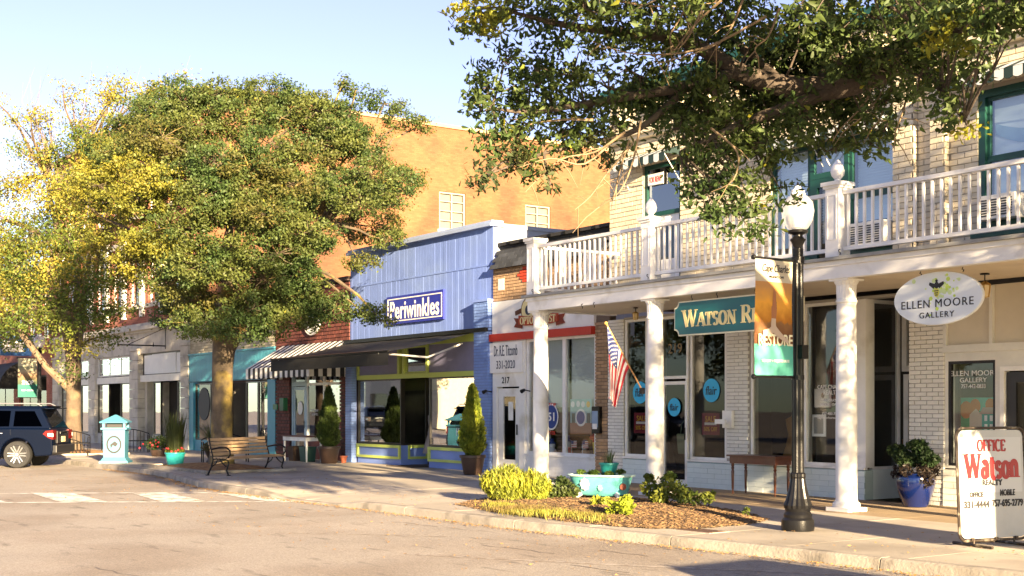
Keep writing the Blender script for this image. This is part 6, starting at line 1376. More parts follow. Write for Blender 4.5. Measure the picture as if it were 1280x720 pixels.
# ============================================================= SUV
def suv(x, y, z, rz, label):
    t = thing('parked_car', label, 'car', (x, y, z), rz)      # local: +X forward, +Y left, origin under the rear axle
    PNT = mat('navy_car_paint', (.0006,.003,.012), .35, .05, 2, coat=.25, spec=.1); BLK = mat('black_trim', (.012,.012,.014), .45); CG = glassmat('tinted_car_glass', (.2,.21,.22), 1.2, .0)
    wb_, wr = 2.79, .39; Wd = .93
    def arch(cx, r=.47): return [(cx+r*cos(radians(a)), wr+r*sin(radians(a))) for a in range(172,7,-15)]
    prof = [(-1.02,.52),(-.98,.36),(-.5,.33)]+arch(0)+[(.5,.3),(wb_-.5,.3)]+arch(wb_)+[(wb_+.5,.33),(wb_+.86,.36),(wb_+.93,.55),(wb_+.9,.8),(wb_+.78,.97),(wb_+.2,1.06),(wb_-.55,1.13),(0,1.15),(-.96,1.13),(-1.0,.95)]
    m = MB(); m.prism(prof, -Wd, Wd); m.build('body', PNT, t, bevel=.035, smooth=True)
    # greenhouse: pillars and roof as a tapering loft, panes set in
    low = [(wb_-.75,1.13),(-.93,1.12)]; 
    def gh(y, zb, zt, xs): return xs
    top, bot = .72, .87; zb, zt = 1.12, 1.74
    F, R = (wb_-.62, wb_-1.35), (-.95, -.62)
    m = MB(); m.add([(R[0],-bot,zb),(F[0],-bot,zb),(F[0],bot,zb),(R[0],bot,zb),(R[1],-top,zt),(F[1],-top,zt),(F[1],top,zt),(R[1],top,zt)], [(0,1,2,3),(4,7,6,5),(0,4,5,1),(1,5,6,2),(2,6,7,3),(3,7,4,0)]); m.build('cabin', PNT, t, bevel=.03)
    m = MB(); m.add([(R[1]-.12,-top-.01,zt-.02),(F[1]+.1,-top-.01,zt-.02),(F[1]+.1,top+.01,zt-.02),(R[1]-.12,top+.01,zt-.02),(R[1]-.2,-top+.1,zt+.05),(F[1]-.1,-top+.12,zt+.06),(F[1]-.1,top-.12,zt+.06),(R[1]-.2,top-.1,zt+.05)], [(0,3,2,1),(4,5,6,7),(0,1,5,4),(1,2,6,5),(2,3,7,6),(3,0,4,7)]); m.build('roof', PNT, t, bevel=.02)
    for s_ in (-1,1):
        def P(x, z): 
            k = (z-zb)/(zt-zb); return (x, s_*(bot+(top-bot)*k+.012), z)
        for nm, q in (('rear_side_window',[(-.70,1.2),(.12,1.2),(.10,1.64),(-.45,1.64)]),('side_window',[(.24,1.2),(1.05,1.19),(1.0,1.66),(.22,1.65)]),('side_window',[(1.15,1.19),(1.98,1.18),(1.45,1.66),(1.1,1.66)])):
            mm = MB(); mm.add([P(*a_) for a_ in q]+[(a_[0],P(*a_)[1]-s_*.006,a_[1]) for a_ in q], [(0,1,2,3),(7,6,5,4),(0,4,5,1),(1,5,6,2),(2,6,7,3),(3,7,4,0)]); mm.build(nm, CG, t)
        for xx in (.18,1.1,2.1): MB().bar((xx,s_*(Wd+.001),.38 if xx > 1 else .95),(xx+.0,s_*(Wd+.001),1.12),.008,.004, up=(1,0,0)).build('door_gap', INK, t)
        for xx in (.4,1.35): MB().tube([(xx,s_*(Wd+.012),1.0),(xx+.1,s_*(Wd+.045),1.0),(xx+.26,s_*(Wd+.045),1.0),(xx+.3,s_*(Wd+.012),1.0)], .014, 6).build('door_handle', mat('chrome', (.6,.6,.6), .15, metal=1), t)
        MB().box(.5, wb_-.5, s_*Wd-.03, s_*Wd+.06, .28, .34).build('running_board', BLK, t, bevel=.01)
        MB().tube([(R[1]+.0,s_*.66,zt+.05),(R[1]+.15,s_*.67,zt+.12),(F[1]-.3,s_*.67,zt+.12),(F[1]-.1,s_*.66,zt+.06)], .018, 8).build('roof_rail', mat('silver_rail', (.5,.5,.5), .3, metal=.8), t, smooth=True)
        mm = MB(); ys = (s_*(Wd-.32), s_*(Wd+.006)); y0_, y1_ = min(ys), max(ys)
        mm.prism([(-1.03,.82),(-1.025,1.09),(-.82,1.07),(-.74,.98),(-.9,.86)], y0_, y1_); mm.build('tail_light', mat('tail_light_red', (.16,.006,.005), .15, coat=.6), t)
        MB().prism([(-1.036,.9),(-1.034,1.0),(-.88,1.0),(-.88,.92)], s_*(Wd+.008)-.02, s_*(Wd+.008)+.002).build('tail_light_lens', mat('clear_lens', (.75,.72,.7), .15, coat=.5), t)
        MB().box(wb_+.78, wb_+.93, s_*.85-.12, s_*.85+.06, .8, .93).build('headlight', MATS['clear_lens'], t)
        MB().sphere((2.02, s_*(Wd+.12), 1.2), .1, 6, sc=(.7,1,.8)).build('mirror', PNT, t)
        for cx_ in (0, wb_):
            yy = s_*(Wd-.12)
            w_ = MB(); w_.M = Matrix.Translation((cx_, yy, wr)) @ Matrix.Rotation(pi/2, 4, 'X'); w_.lathe([(.28,-.11),(.37,-.115),(.39,-.07),(.39,.07),(.37,.115),(.28,.11)], n=36); wo_ = w_.build('wheel', mat('tyre', (.015,.015,.016), .8, .2), t, smooth=True)
            q = MB(); q.M = Matrix.Translation((cx_, yy+s_*.1, wr)) @ Matrix.Rotation(-s_*pi/2, 4, 'X'); q.lathe([(.28,0),(.28,.02),(.26,.02),(.25,-.08),(.02,-.085)], n=36); q.build('rim', mat('dark_rim', (.04,.04,.045), .3, metal=.7), wo_, smooth=True)
            q = MB()
            for k in range(6):
                for d_ in (-.16,.16):
                    a = k*pi/3; c1 = Vector((cx_+.05*cos(a+d_*3), yy+s_*.095, wr+.05*sin(a+d_*3))); c2 = Vector((cx_+.265*cos(a+d_), yy+s_*.115, wr+.265*sin(a+d_))); q.bar(c1, c2, .035, .025, up=(0,1,0))
            q.M = Matrix.Translation((cx_, yy+s_*.1, wr)) @ Matrix.Rotation(-s_*pi/2, 4, 'X'); q.lathe([(.265,0),(.282,.022),(.29,.0)], n=36); q.lathe([(.06,0),(.06,.02)], n=12); q.build('spokes', mat('machined_alloy', (.62,.62,.62), .25, metal=.9), wo_)
    # rear
    def RP(y_, z_): k = (z_-zb)/(zt-zb); return (R[0]+(R[1]-R[0])*k-.012, y_, z_)
    q = [(-.72,1.17),(.72,1.17),(.60,1.62),(-.60,1.62)]; m = MB(); m.add([RP(*a_) for a_ in q]+[(RP(*a_)[0]+.006,a_[0],a_[1]) for a_ in q], [(3,2,1,0),(4,5,6,7),(0,4,7,3),(1,2,6,5),(0,1,5,4),(2,3,7,6)]); m.build('rear_window', CG, t)
    m = MB(); m.box(-.96,-.62,-.66,.66,1.70,1.735); m.build('rear_spoiler', PNT, t, bevel=.01)
    MB().box(-1.13,-.95,-.9,.9,.42,.66).build('rear_bumper', BLK, t, bevel=.03)
    MB().box(-1.045,-1.0,-.55,.55,.70,1.06).build('tailgate_panel', BLK, t, bevel=.01); pl = MB().box(-1.06,-1.045,-.16,.16,.74,.90).build('number_plate', mat('plate', (.7,.55,.3), .5), t)
    text('VA 4120', -1.062, 0, .82, .08, .24, INK, pl, rot=Matrix.Rotation(-pi/2, 4, 'Z')) if False else None
    MB().box(-1.055,-1.04,-.3,.3,.98,1.03).build('chrome_strip', MATS['chrome'], t)
    MB().box(.55,.7,-.5,.5,.25,.35).build('underbody', BLK, t); MB().tube([(0,-.8,wr),(0,.8,wr)], .05, 8).build('axle', BLK, t)
    return t
hd = Vector((-.53,-.85,0)).normalized(); lf = Vector((-hd.y, hd.x, 0))
gx, gy = G(22, 585, RZ); c0 = Vector((gx, gy, 0))-lf*.85
suv(c0.x, c0.y, RZ, atan2(hd.y, hd.x), 'dark blue parked sport utility car at the left edge, seen from behind its left side')

# ============================================================= TREES
def tree_mound(name, x0, x1, y0, y1, kerbm):
    m = MB(); n = 8; vs = []
    for i in range(n+1):
        for j in range(n+1):
            u, v_ = i/n, j/n; vs.append((x0+(x1-x0)*u, y0+(y1-y0)*v_, .02+.13*sin(pi*u)**.6*sin(pi*v_)**.6))
    m.add(vs, [(i*(n+1)+j, (i+1)*(n+1)+j, (i+1)*(n+1)+j+1, i*(n+1)+j+1) for i in range(n) for j in range(n)]); o = structure(m.build(name, mat('pine_straw', (.36,.19,.07), .95, .3, 14, .8, 60, col2=(.22,.11,.04), c2s=6, c2w=.5)))
    f = MB(); wall = .12; zt = .07
    for a in ((x0-wall,x1+wall,y0-wall,y0),(x0-wall,x1+wall,y1,y1+wall),(x0-wall,x0,y0,y1),(x1,x1+wall,y0,y1)): f.box(*a, .003, zt)
    f.build('tree_pit_edging', KERB, o)
tree_mound('tree_pit', -34.4, -29.9, 11.75, 13.9, 0); tree_mound('tree_pit', -47.5, -43.8, 12.0, 14.2, 0)
def grow(t, trunk_pts, trunk_r, clumps, leafm, per, size, seed, k=26, asp=.45, sig=.12, six=False, name='crown', twigs=True, mats=None, flat=.75, forks=None, shell=.5, bark=None, droop=0, rmax=1, pf=.07):
    """clumps: list (x,y,z,r,matindex) in the tree's frame"""
    r = np.random.default_rng(seed); rr = random.Random(seed); bark = bark or WOODB
    m = MB(); m.tube(trunk_pts, trunk_r, 14); m.build('trunk', bark, t, smooth=True)
    br = MB(); tw = MB(); cen = []; mi = []; top = Vector(trunk_pts[-1]); outn = []
    forks = forks or [top]
    for ci, c in enumerate(clumps):
        cc = Vector(c[:3]); f = min(forks, key=lambda q: (Vector(q)-cc).length); f = Vector(f); L = (cc-f).length
        mid = f.lerp(cc, .5)+Vector((rr.uniform(-1,1), rr.uniform(-1,1), rr.uniform(.0,1)))*L*.10
        if len(c) > 5: f = cc.lerp(f, .25)
        pts = [f, f.lerp(mid, .5)+Vector((rr.uniform(-1,1),rr.uniform(-1,1),rr.uniform(-1,1)))*L*.03, mid, mid.lerp(cc, .5)+Vector((rr.uniform(-1,1),rr.uniform(-1,1),rr.uniform(-1,1)))*L*.04, cc]
        if len(c) > 5: L = 0
        r0 = min(trunk_r[-1]*.5, .018*L+.02, rmax); br.tube(pts, [r0, r0*.8, r0*.6, r0*.42, r0*.2], 6, cap=False)
        nt = max(3, int(per*c[3]**2)); d = r.normal(size=(nt,3)); d /= np.linalg.norm(d, axis=1, keepdims=True)
        rad = (shell+(1-shell)*r.random((nt,1)))*c[3]; tp = np.array(cc)+d*rad*np.array([1,1,flat])
        for q in range(nt):
            if twigs and q % 3 == 0: tw.tube([cc, cc.lerp(Vector(tp[q]), .5)+Vector((0,0,rr.uniform(-.06,.1))), tp[q]], [.012, .007, .003], 3, cap=False)
            p = tp[q]+r.normal(size=(k,3))*sig*np.array([1,1,.65]); p[:,2] -= droop*r.random(k); cen.append(p); mi.append(np.full(k, c[4] if len(c) > 4 else 0)); outn.append(np.tile(d[q]*.9, (k,1)))
    br.build('limb', bark, t, smooth=True, kind='stuff')
    if tw.v: tw.build('twigs', bark, t, kind='stuff')
    cen = np.concatenate(cen); mi = np.concatenate(mi); flip = r.random(len(mi)) < pf; mi = np.where(flip & (len(mats or [])>1), r.integers(0, max(1,len(mats or [1])), len(mi)), mi)
    link(name, leaf_mesh(name, cen, size, asp, mats or leafm, up=.5, seed=seed, six=six, mi=mi if mats else None, out=np.concatenate(outn)), t)
    return len(cen)
GL1 = leafmat('oak_leaf_green', (.065,.11,.03), (.12,.145,.035), .5, s=.9); GL2 = leafmat('oak_leaf_sunlit_gold', (.27,.25,.035), (.16,.18,.03), .5, s=1.1); GL3 = leafmat('oak_leaf_bronze', (.13,.12,.03), (.10,.12,.03), .5, s=1.1)  # gold leaf: yellowed foliage with sunlight put into its colour
BARK2 = mat('yellow_blotched_bark', (.10,.075,.05), .9, .35, 5, .9, 16, col2=(.28,.20,.05), c2s=1.8, c2w=.58)  # brown bark with yellow blotches placed by noise
# ---- big tree
B0 = Vector((-31.95, 12.9, .05)); t = thing('street_tree', 'large round green oak with a pale yellow-blotched trunk behind the park bench', 'tree', tuple(B0))
def loc_at(px, py, Z, base): return at(px, py, Z)-base
Zt = -B0.x*SA+B0.y*CA
rr = random.Random(11); cl = []
cx0, cy0 = 305, 262
for i in range(112):
    # shell of a dome: directions spread by golden spiral
    z = 1-2*(i+.5)/112; a = i*2.399963; s_ = sqrt(1-z*z)
    ux, uy, uz = s_*cos(a), s_*sin(a), z
    if uz < -.80: continue
    px = cx0+ux*198*(1 if uz > -.05 else 1-.5*abs(uz))-(18*abs(uz) if uz < 0 else 0); py = cy0-uz*(148 if uz > 0 else 155); Z = Zt+uy*3.6
    if uz > .2: px -= 0
    if px < 165 and py > 300: continue
    if px > 395 and py > 285: continue
    if px > 430 and py > 225 and rr.random() < .5: continue
    gold = 1 if (px < 215 and 190 < py < 330 and uy < .6) else (2 if (rr.random() < .13) else 0)  # left flank of the crown takes the sun-tinted gold leaves
    rr_ = rr.uniform(.5,1.0)
    if rr.random() < .2: continue
    p = loc_at(px+rr.uniform(-10,10), py+rr.uniform(-8,8), Z, B0); cl.append((p.x,p.y,p.z,rr_,gold))
for px, py, dz, r_, g in ((420,385,-1.5,.75,0),(455,392,-1.8,.55,0),(392,395,-1,.6,0),(478,402,-2,.3,0),(505,150,0,.55,0),(520,160,.3,.35,0),(480,130,0,.6,0),(500,225,0,.5,0),(485,300,-.3,.5,0),(455,330,-.5,.5,2),(350,400,-1.8,.9,0),(300,410,-2,.8,0),(250,405,-1.5,.9,0),(330,350,-2.5,1,0),(250,330,-2.8,1,0),(370,300,-2.5,1.,0),(290,260,-3,1,0),(200,300,-2,.9,1),(175,260,-1.5,.8,1),(210,240,-2.4,.8,1),(160,215,-1,.6,1),(215,355,-2,.8,2),(240,375,-1.2,.7,2),(440,240,-1,.9,0),(420,180,-1.5,.9,0),(240,160,-1.5,.9,0),(310,150,-1.5,.9,0),(375,130,-1,.8,0),(445,112,-.4,.4,0),(430,102,-.4,.25,0),(270,200,-3,.9,0),(235,220,-2.8,.8,0),(335,205,-3,.9,0),(300,235,-3.2,.8,0),(380,230,-2.8,.9,0),(340,270,-3.3,.9,0),(255,265,-3.2,.9,0),(230,130,-1,.8,0),(270,120,-1.2,.8,0),(340,118,-1,.8,0),(400,140,-1.5,.8,0)):
    p = loc_at(px, py, Zt+dz, B0); cl.append((p.x,p.y,p.z,r_,g))
for _ in range(14):
    p = loc_at(rr.uniform(165,430), rr.uniform(140,395), Zt+rr.uniform(.5,2.6), B0); cl.append((p.x,p.y,p.z,rr.uniform(.8,1.05),0))
fk = [Vector((.1,.1,3.6)), loc_at(230,330,Zt,B0), loc_at(350,320,Zt-.5,B0), loc_at(300,270,Zt+1,B0), loc_at(400,280,Zt,B0), loc_at(290,220,Zt-1,B0)]
grow(t, [(0,0,-.05),(.0,0,.12),(.02,.0,.6),(.0,.02,1.6),(.02,.02,2.6),(.1,.05,3.4),(.2,.1,4.2)], [.44,.34,.285,.265,.27,.31,.2], cl, GL1, 64, .075, 5, k=52, asp=.55, sig=.10, flat=.5, pf=.04, mats=[GL1,GL2,GL3], forks=fk, shell=.62, bark=BARK2)
m = MB()
for q, r_ in ((fk[1],.16),(fk[2],.17),(fk[3],.15),(fk[4],.10),(fk[5],.13)): m.tube([(.1,.05,3.0), Vector((.1,.05,3.4)).lerp(q,.4)+Vector((0,0,.15)), q], [.24,r_,r_*.5], 10)
m.build('limb', BARK2, t, smooth=True)
# ---- yellow tree
B1 = Vector((-45.75, 13.0, .05)); t = thing('street_tree', 'thinner yellow-leaved tree with bare upper twigs left of the big oak', 'tree', tuple(B1)); Z1 = -B1.x*SA+B1.y*CA
cl = []; rr = random.Random(4)
def yl(px, py): return 1 if (py < 315 and rr.random() < .68) or (px < 30 and py < 380 and rr.random() < .5) else (1 if rr.random() < .12 else 0)
for px, py, dz, r_ in [(60,150,0,.5),(90,125,0,.4),(135,115,0,.55),(160,105,0,.45),(185,118,0,.4),(205,110,0,.3),(110,160,0,.6),(40,190,0,.6),(75,195,0,.7),(120,200,-.5,.8),(150,165,0,.6),(20,230,0,.7),(60,240,-1,.9),(100,250,-1,.9),(140,240,-.5,.9),(5,275,0,.8),(40,290,-1,.9),(85,300,-1.5,1),(125,300,-1,1),(-10,310,0,.8),(20,335,-.8,.9),(60,340,-1.5,1),(100,350,-1.5,1),(140,345,-.5,.9),(10,370,-.5,.8),(45,385,-1.2,.8),(85,390,-1.5,.9),(120,390,-1,.9),(150,385,-.5,.6),(165,200,0,.6),(-20,350,0,.8),(-25,250,0,.8),(20,150,0,.35),(30,400,-1,.6),(130,420,-1,.5),(105,430,-1.2,.5),(70,430,-1,.35),(45,370,1,.9),(85,330,1.5,1),(60,280,1.2,1),(110,300,1.5,1),(15,310,1.3,.9),(0,400,.5,.6),(95,470,-.6,.3),(80,455,-.6,.25),(165,345,-.5,.6),(120,345,1,.9),(35,350,1,.8),(75,400,1,.8)]:
    p = loc_at(px, py, Z1+dz*1.4, B1); cl.append((p.x,p.y,p.z,r_*1.3,yl(px,py)))
    if py < 260:
      for _ in range(2): p = loc_at(px+rr.uniform(-26,26), py+rr.uniform(-24,22), Z1+rr.uniform(-1.5,1.5), B1); cl.append((p.x,p.y,p.z,r_*.8,yl(px,py)))
GY0 = leafmat('autumn_leaf_green', (.09,.14,.025), (.15,.18,.03), .5, s=.9); GY1 = leafmat('autumn_leaf_yellow', (.36,.30,.045), (.22,.23,.04), .52, s=1.0)
fk = [Vector((.1,0,3.5)), loc_at(80,380,Z1,B1), loc_at(60,300,Z1,B1), loc_at(115,300,Z1,B1), loc_at(100,220,Z1,B1), loc_at(60,220,Z1,B1)]
grow(t, [(0,0,-.05),(0,0,.3),(-.02,0,1.2),(.02,0,2.2),(.0,.0,3.0),(.15,0,4.2)], [.38,.30,.26,.25,.27,.18], cl, GY0, 34, .105, 8, k=24, asp=.55, sig=.2, mats=[GY0,GY1], forks=fk, shell=.3)
m = MB()
for q, r_ in ((fk[1],.15),(fk[2],.12),(fk[3],.13),(fk[4],.09),(fk[5],.08)): m.tube([(.0,.0,2.6), Vector((0,0,3)).lerp(q,.45)+Vector((.1,0,.1)), q], [.2,r_,r_*.4], 8)
m.tube([(0,0,2.1),(-.5,-.8,3.0),(-.9,-1.5,4.1),(-1.0,-1.9,5.2)], [.16,.12,.10,.05], 8)
rr = random.Random(6)
for i in range(45):    # bare twigs above the leaves
    px = rr.uniform(20,240); py = 135-(px-20)*.05+rr.uniform(-15,25); q = loc_at(px, py, Z1+rr.uniform(-1,1), B1); b0 = loc_at(60+(px-20)*.45, 235+rr.uniform(-20,20), Z1, B1); e = loc_at(px+rr.uniform(-6,16), py-rr.uniform(15,50), Z1, B1)
    m.tube([b0, b0.lerp(q,.5)+Vector((rr.uniform(-.2,.2),rr.uniform(-.2,.2),.2)), q, e], [.02,.012,.006,.003], 4, cap=False)
m.build('limb', mat('pale_twig_bark', (.15,.11,.07), .9, .3, 4), t, smooth=True)
# tree farther left, mostly outside the frame
B2v = Vector((-66, 13.2, .05)); t = thing('street_tree', 'green tree farthest down the street behind the yellow one', 'tree', tuple(B2v)); Z2 = -B2v.x*SA+B2v.y*CA; rr = random.Random(9)
cl = [(*(loc_at(rr.uniform(-60,40), rr.uniform(300,440), Z2+rr.uniform(-2,2), B2v)), rr.uniform(.9,1.4), 0 if rr.random() < .7 else 1) for _ in range(34)]
grow(t, [(0,0,0),(0,0,1.5),(.1,0,3.2)], [.34,.28,.22], cl, GY0, 12, .16, 18, k=22, asp=.55, sig=.25, mats=[GY0,GY1], forks=[Vector((.1,0,3.3)), Vector((0,0,5)), Vector((0,-1,6))])
# ---- near overhanging tree; trunk stands beyond the right edge of the frame
B3v = Vector((-1.6, 11.82, .02)); t = thing('street_tree', 'near oak whose dark leafy branches hang over the balcony from the upper right', 'tree', tuple(B3v))
def NL(px, py, Z): return at(px, py, Z)-B3v
clp = [(598,12,10.2,.30,1),(580,30,10.2,.16,0),(630,8,10.4,.24,1),(655,12,10.5,.22,0),(618,38,10.3,.12,1),(690,25,10.8,.4,0),(730,10,10.5,.4,0),(775,25,11,.4,0),(820,10,11,.42,0),(862,30,11.2,.42,0),(905,15,11.5,.4,0),(950,30,11,.42,0),(1000,18,11.3,.42,0),(1045,35,11.5,.42,0),(1095,22,11,.45,0),(1140,12,10.5,.42,0),
 (628,75,10.8,.28,0),(610,110,10.7,.30,0),(640,120,10.9,.36,0),(600,140,10.6,.2,0),(670,90,11,.34,0),(650,160,10.9,.36,0),(620,165,10.8,.3,0),(690,130,11.2,.38,0),(715,95,11.3,.34,0),(735,135,11.3,.36,0),(700,170,11.2,.33,0),(668,195,11,.26,0),(640,200,10.9,.28,2),(612,215,10.7,.18,2),(598,232,10.6,.10,2),(735,185,11.4,.28,2),(765,160,11.6,.34,0),(760,110,11.5,.36,0),(790,135,11.8,.36,0),(800,95,11.6,.36,0),(680,215,11,.12,2),(688,232,11,.08,2),(760,198,11.5,.14,2),
 (835,120,11.8,.42,0),(870,95,12,.42,0),(850,160,11.6,.42,0),(885,145,11.8,.45,0),(870,195,11.4,.40,0),(905,190,11.6,.40,0),(890,232,11.3,.34,0),(865,235,11.2,.22,0),(925,225,11.4,.34,0),(915,262,11.2,.26,0),(885,265,11.2,.20,0),(942,262,11.2,.20,0),(952,285,11.2,.1,0),(940,292,11.2,.08,0),(905,285,11.2,.1,0),(935,180,11.5,.40,0),(960,150,11.9,.42,0),(925,110,12,.45,0),(975,100,12.2,.45,0),(965,200,11.6,.22,0),(975,235,11.5,.16,0),(985,255,11.5,.1,0),(958,240,11.5,.16,0),
 (1010,135,12,.42,0),(1020,90,12,.45,0),(1060,115,12,.42,0),(1050,155,11.8,.36,0),(1085,150,11.6,.32,0),(1070,70,11.6,.45,0),(1015,175,11.7,.25,0),(1045,185,11.6,.22,0),(1088,180,11.4,.22,0),(1105,165,11.3,.18,0),(1110,90,11,.42,0),(1110,125,11,.32,0),(1140,60,10.5,.42,0),(1150,95,10.4,.36,0),(1165,25,10,.38,0),(1180,75,10,.34,0),(1175,110,10,.26,0),(1200,40,9.5,.34,1),(1190,20,9.5,.25,1),(1215,95,9.6,.18,0),(1200,135,9.6,.16,0),(1210,160,9.6,.11,1),(1190,150,9.6,.10,0),(1230,15,9,.3,0),(1250,40,9,.2,0),(1265,12,9,.28,0),(1235,60,9,.16,0),(1168,140,9.8,.12,0),(1180,8,9.6,.35,0),(1290,20,9,.3,0),
 (805,60,11.5,.3,0),(840,65,11.8,.36,0),(890,60,12,.42,0),(935,70,12,.45,0),(985,60,12,.45,0),(1025,55,12,.42,0),(745,62,11,.26,0),(700,62,11,.24,0),(950,125,12.3,.5,0),(995,110,12.4,.5,0),(1040,100,12.4,.5,0),(905,160,12.2,.45,0),(860,130,12.2,.4,0),(1080,100,12,.5,0),(1000,150,11.4,.4,0),(890,110,11.3,.4,0),(1050,80,11,.4,0)]
# more crown behind and beyond the frame
rr = random.Random(21)
for _ in range(60): clp.append((rr.uniform(650,1270), rr.uniform(-330,-30), rr.uniform(8.5,13.5), rr.uniform(.5,.8), 0))
cl = [(*NL(a,b,c), r_*.93, g) if b > -30 else (*NL(a,b,c), r_, g, 1) for a,b,c,r_,g in clp]
limbs = [([(1330,-60,9.9),(1275,-8,10.1),(1205,24,10.4),(1135,62,10.9),(1082,96,11.3),(1030,110,11.5),(978,107,11.6),(924,90,11.7),(880,62,11.7),(830,45,11.5),(770,40,11.2),(700,30,10.8),(640,15,10.4)], [.20,.17,.15,.13,.125,.115,.10,.085,.07,.055,.04,.028,.012]),
 ([(1060,104,11.4),(1000,128,11.5),(940,150,11.6),(890,172,11.5),(850,190,11.4)], [.07,.055,.045,.03,.012]),
 ([(978,107,11.6),(955,84,11.8),(930,62,11.9),(905,30,12)], [.06,.05,.04,.02]),
 ([(924,90,11.7),(860,108,11.6),(800,118,11.5),(730,130,11.2),(660,140,10.9),(615,135,10.7)], [.06,.05,.04,.03,.02,.008]),
 ([(860,108,11.6),(800,160,11.5),(740,178,11.4),(680,192,11.1),(610,218,10.7)], [.035,.028,.02,.014,.006]),
 ([(1135,62,10.9),(1160,90,10.4),(1180,120,10),(1205,150,9.7)], [.04,.025,.015,.006]),
 ([(1030,110,11.5),(1040,60,11.8),(1030,0,11.8),(1000,-80,11.8)], [.09,.08,.07,.05])]
fk = []
m = MB()
def smoothpts(P, n=4):
    out = []
    for i in range(len(P)-1):
        p0, p1, p2, p3 = P[max(i-1,0)], P[i], P[i+1], P[min(i+2,len(P)-1)]
        for k in range(n):
            u = k/n; out.append(.5*((2*p1)+(p2-p0)*u+(2*p0-5*p1+4*p2-p3)*u*u+(3*p1-p0-3*p2+p3)*u**3))
    return out+[P[-1]]
LW = mat('near_bark', (.085,.065,.05), .85, .35, 6, .9, 22)
for pts, rs in limbs:
    P = [NL(*p) for p in pts]; S_ = smoothpts(P); R_ = [rs[min(int(i/4),len(rs)-1)]*(1-(i%4)/4)+rs[min(int(i/4)+1,len(rs)-1)]*((i%4)/4) for i in range(len(S_))]
    m.tube(S_, R_, 10); fk += P[2:] if pts[0][0] > 1300 else P
P = smoothpts([Vector((.1,0,2.6)), Vector((-.6,-.6,3.6)), Vector((-2,-1.6,4.7)), NL(1330,-60,9.9)]); m.tube(P, [.36-.16*i/(len(P)-1) for i in range(len(P))], 12)
for e in ((1.5,1,7),(-2,2,8),(0,-3,8),(3,-1,7)): m.tube(smoothpts([Vector((.1,0,2.8)), Vector((e[0]*.4,e[1]*.4,4.6)), Vector(e)]), [.22-.17*i/8 for i in range(9)], 8); fk.append(Vector(e))
m.build('limb', LW, t, smooth=True)
m = MB(); rr = random.Random(31)      # bare twigs, paler than the limbs
TWG = mat('pale_bare_twig', (.24,.17,.10), .8, .2, 6)
for (a, b, c, e) in (((960,20),(880,60),(800,68),(742,52)),((900,0),(870,30),(845,60),(838,66)),((760,-4),(800,6),(850,8),(900,2)),((880,10),(860,45),(850,58),(846,68)),((930,0),(910,40),(885,60),(820,80)),((860,-5),(852,20),(838,44),(842,60)),((975,10),(960,45),(945,60),(948,72)),((780,165),(745,190),(700,200),(655,240)),((790,180),(760,215),(740,245),(720,262)),((785,175),(775,215),(768,240),(764,252)),((770,170),(730,205),(690,198),(640,212)),((1110,95),(1100,120),(1078,145),(1060,160)),((1120,90),(1112,120),(1100,150),(1092,158)),((1090,110),(1080,130),(1050,160),(1040,178)),((740,150),(700,150),(650,158),(612,170)),((800,150),(790,200),(775,240),(745,262)),((890,160),(920,190),(915,225),(890,240)),((1140,100),(1128,140),(1120,165),(1118,190))):
    Z = 10.6 if b[1] < 100 else 11.0
    P = smoothpts([NL(q[0]+rr.uniform(-2,2), q[1], Z+rr.uniform(-.1,.1)) for q in (a,b,c,e)]); m.tube(P, [.012-.009*i/(len(P)-1) for i in range(len(P))], 5)
    for q in P[3:-1:2]:
        w_ = q+Vector((rr.uniform(-.2,.2), rr.uniform(-.2,.2), rr.uniform(-.25,.1))); m.tube([q, q.lerp(w_,.5)+Vector((0,0,.02)), w_], [.005,.004,.002], 4)
m.build('bare_twigs', TWG, t, kind='stuff')
NG = leafmat('near_oak_leaf', (.06,.10,.028), (.095,.135,.034), .5, s=1.4); NY = leafmat('near_oak_leaf_yellow', (.35,.33,.03), (.14,.18,.03), .5, s=2)
NB_ = leafmat('near_oak_leaf_bronze', (.10,.10,.03), (.06,.08,.03), .5, s=2)
grow(t, [(0,0,-.05),(0,0,.3),(.02,0,1.2),(0,0,2.2),(.1,0,3.0)], [.52,.42,.38,.37,.40], cl, NG, 180, .070, 23, k=16, asp=.42, sig=.055, six=True, mats=[NG,NY,NB_], forks=fk, shell=.25, bark=LW, flat=.8, rmax=.013, pf=.03)

# unseen upper crown of the same oak, added and thinned to dapple the fronts
cl = []; rr = random.Random(77)
while len(cl) < 46:
    x, y, z = rr.uniform(-7,6.5), rr.uniform(-6,5.2), rr.uniform(3.6,9.6)
    if (x/7)**2+(y/6)**2+((z-5.6)/4.2)**2 > 1: continue
    w = Vector((x,y,z))+B3v; X = w.x*CA+w.y*SA; Z = -w.x*SA+w.y*CA
    if Z > .5:
        sx_, sy_ = 640+FPX*X/Z, HZ-FPX*(w.z-EYE)/Z
        if sx_ < 1420 and sy_ > -330: continue
    cl.append((x,y,z,rr.uniform(.7,1.1),0 if rr.random() < .85 else 1))
r_ = np.random.default_rng(5); cen = []
tw = MB()
for c in cl:
    f = min(fk[-4:], key=lambda q: (Vector(q)-Vector(c[:3])).length); tw.tube([f, Vector(f).lerp(Vector(c[:3]),.5)+Vector((0,0,.1)), c[:3]], [.04,.03,.015], 5, cap=False)
    n_ = int(1100*c[3]**2); d = r_.normal(size=(n_,3)); d /= np.linalg.norm(d, axis=1, keepdims=True); cen.append(np.array(c[:3])+d*(r_.random((n_,1))**.5)*c[3])
link('upper_crown', leaf_mesh('upper_crown', np.concatenate(cen), .13, .5, NG, up=.5, seed=41), t); tw.build('limb', LW, t, kind='stuff')
suv(-0.9, 8.2, RZ, pi, 'dark blue car parked at the kerb just beyond the right edge of the picture')  # unseen car, added for the shadow it throws on the road

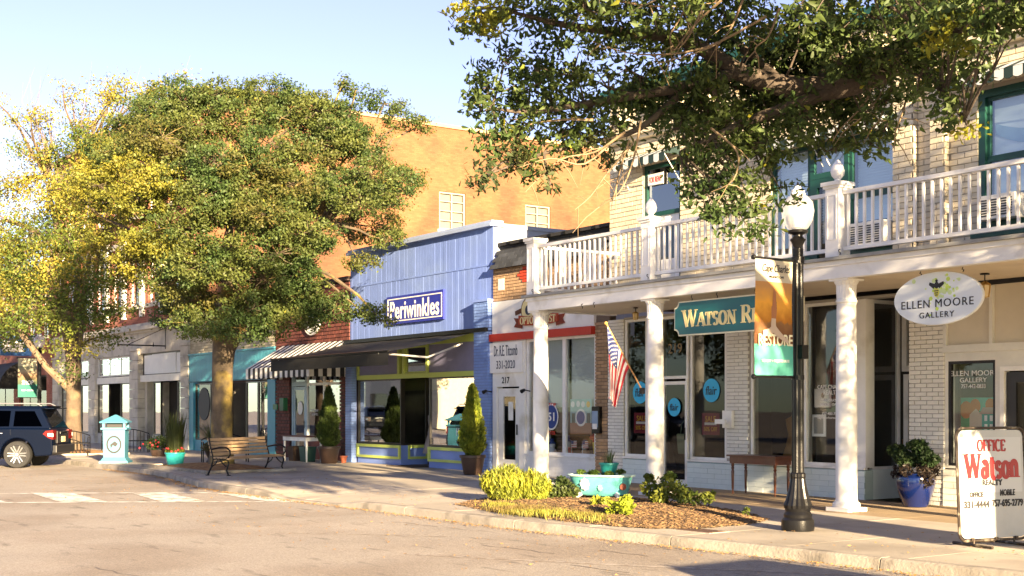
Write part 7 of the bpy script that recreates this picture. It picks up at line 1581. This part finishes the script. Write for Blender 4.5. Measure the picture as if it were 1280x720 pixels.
# ============================================================= ACROSS THE STREET (seen only as reflections)
GO = leafmat('opposite_leaf', (.06,.09,.025), (.10,.12,.03), .5)
for k, (x, y, h, lab) in enumerate(((-47,-11.5,9.5,'street tree across the road, mirrored in the shop windows nearest the lamp'),(-58,-12,8.5,'second street tree across the road, mirrored in the shop windows'),(-36,-13,8,'third street tree across the road, mirrored in the porch windows'),(-68,-13,9,'fourth street tree across the road, farther down'),(-76,-16,8,'fifth street tree across the road, set back from the others'))):
    t = thing('street_tree', lab, 'tree', (x, y, 0)); rr = random.Random(50+k); cl = []
    while len(cl) < 34:
        p = Vector((rr.uniform(-4,4), rr.uniform(-4,4), rr.uniform(3,h)))
        if (p.x/4)**2+(p.y/4)**2+((p.z-(h+3)/2)/((h-3)/2))**2 < 1: cl.append((*p, rr.uniform(.9,1.3), 0))
    grow(t, [(0,0,0),(0,0,1.5),(.1,0,3)], [.35,.28,.22], cl, GO, 9, .22, 60+k, k=20, asp=.6, sig=.25, forks=[Vector((.1,0,3.2)), Vector((0,0,5))], twigs=False)
suv(-52, -9.0, RZ, 0, 'dark blue car parked across the road, mirrored in the shop windows'); suv(-83, -9.5, RZ, pi, 'dark blue car farther along across the road, mirrored in the blue shop windows')
for k, (x0, x1, h, c, lab) in enumerate(((-98,-86,5.2,'cream_brick','low cream brick shop across the road'),(-34,-22,4.2,'tan_brick','low tan brick shop across the road'))):
    t = thing('opposite_shop', lab, 'building', ((x0+x1)/2, -17, 0), world=True); hl = [(x0+1+i*3.6, x0+3.9+i*3.6, .6, 2.8) for i in range(3)]
    m = MB(); wall_boxes(m, x0, x1, 0, h, -17.3, -17, hl); m.box(x0, x1, -25, -17.3, h-.3, h-.1); m.box(x0, x0+.3, -25, -17.3, 0, h-.3); m.box(x1-.3, x1, -25, -17.3, 0, h-.3); m.build('wall', MATS[c], t)
    MB().box(x0-.1, x1+.1, -17.4, -16.85, h, h+.15).build('coping', MATS['brown_coping'], t)
    for a, b, c2, d in hl: MB().box(a, b, -17.2, -17.15, c2, d).build('pane', GLASSD, t)
    MB().box(x0+.3, x1-.3, -20, -19.9, 0, h-.3).build('back_wall', DARK, t)
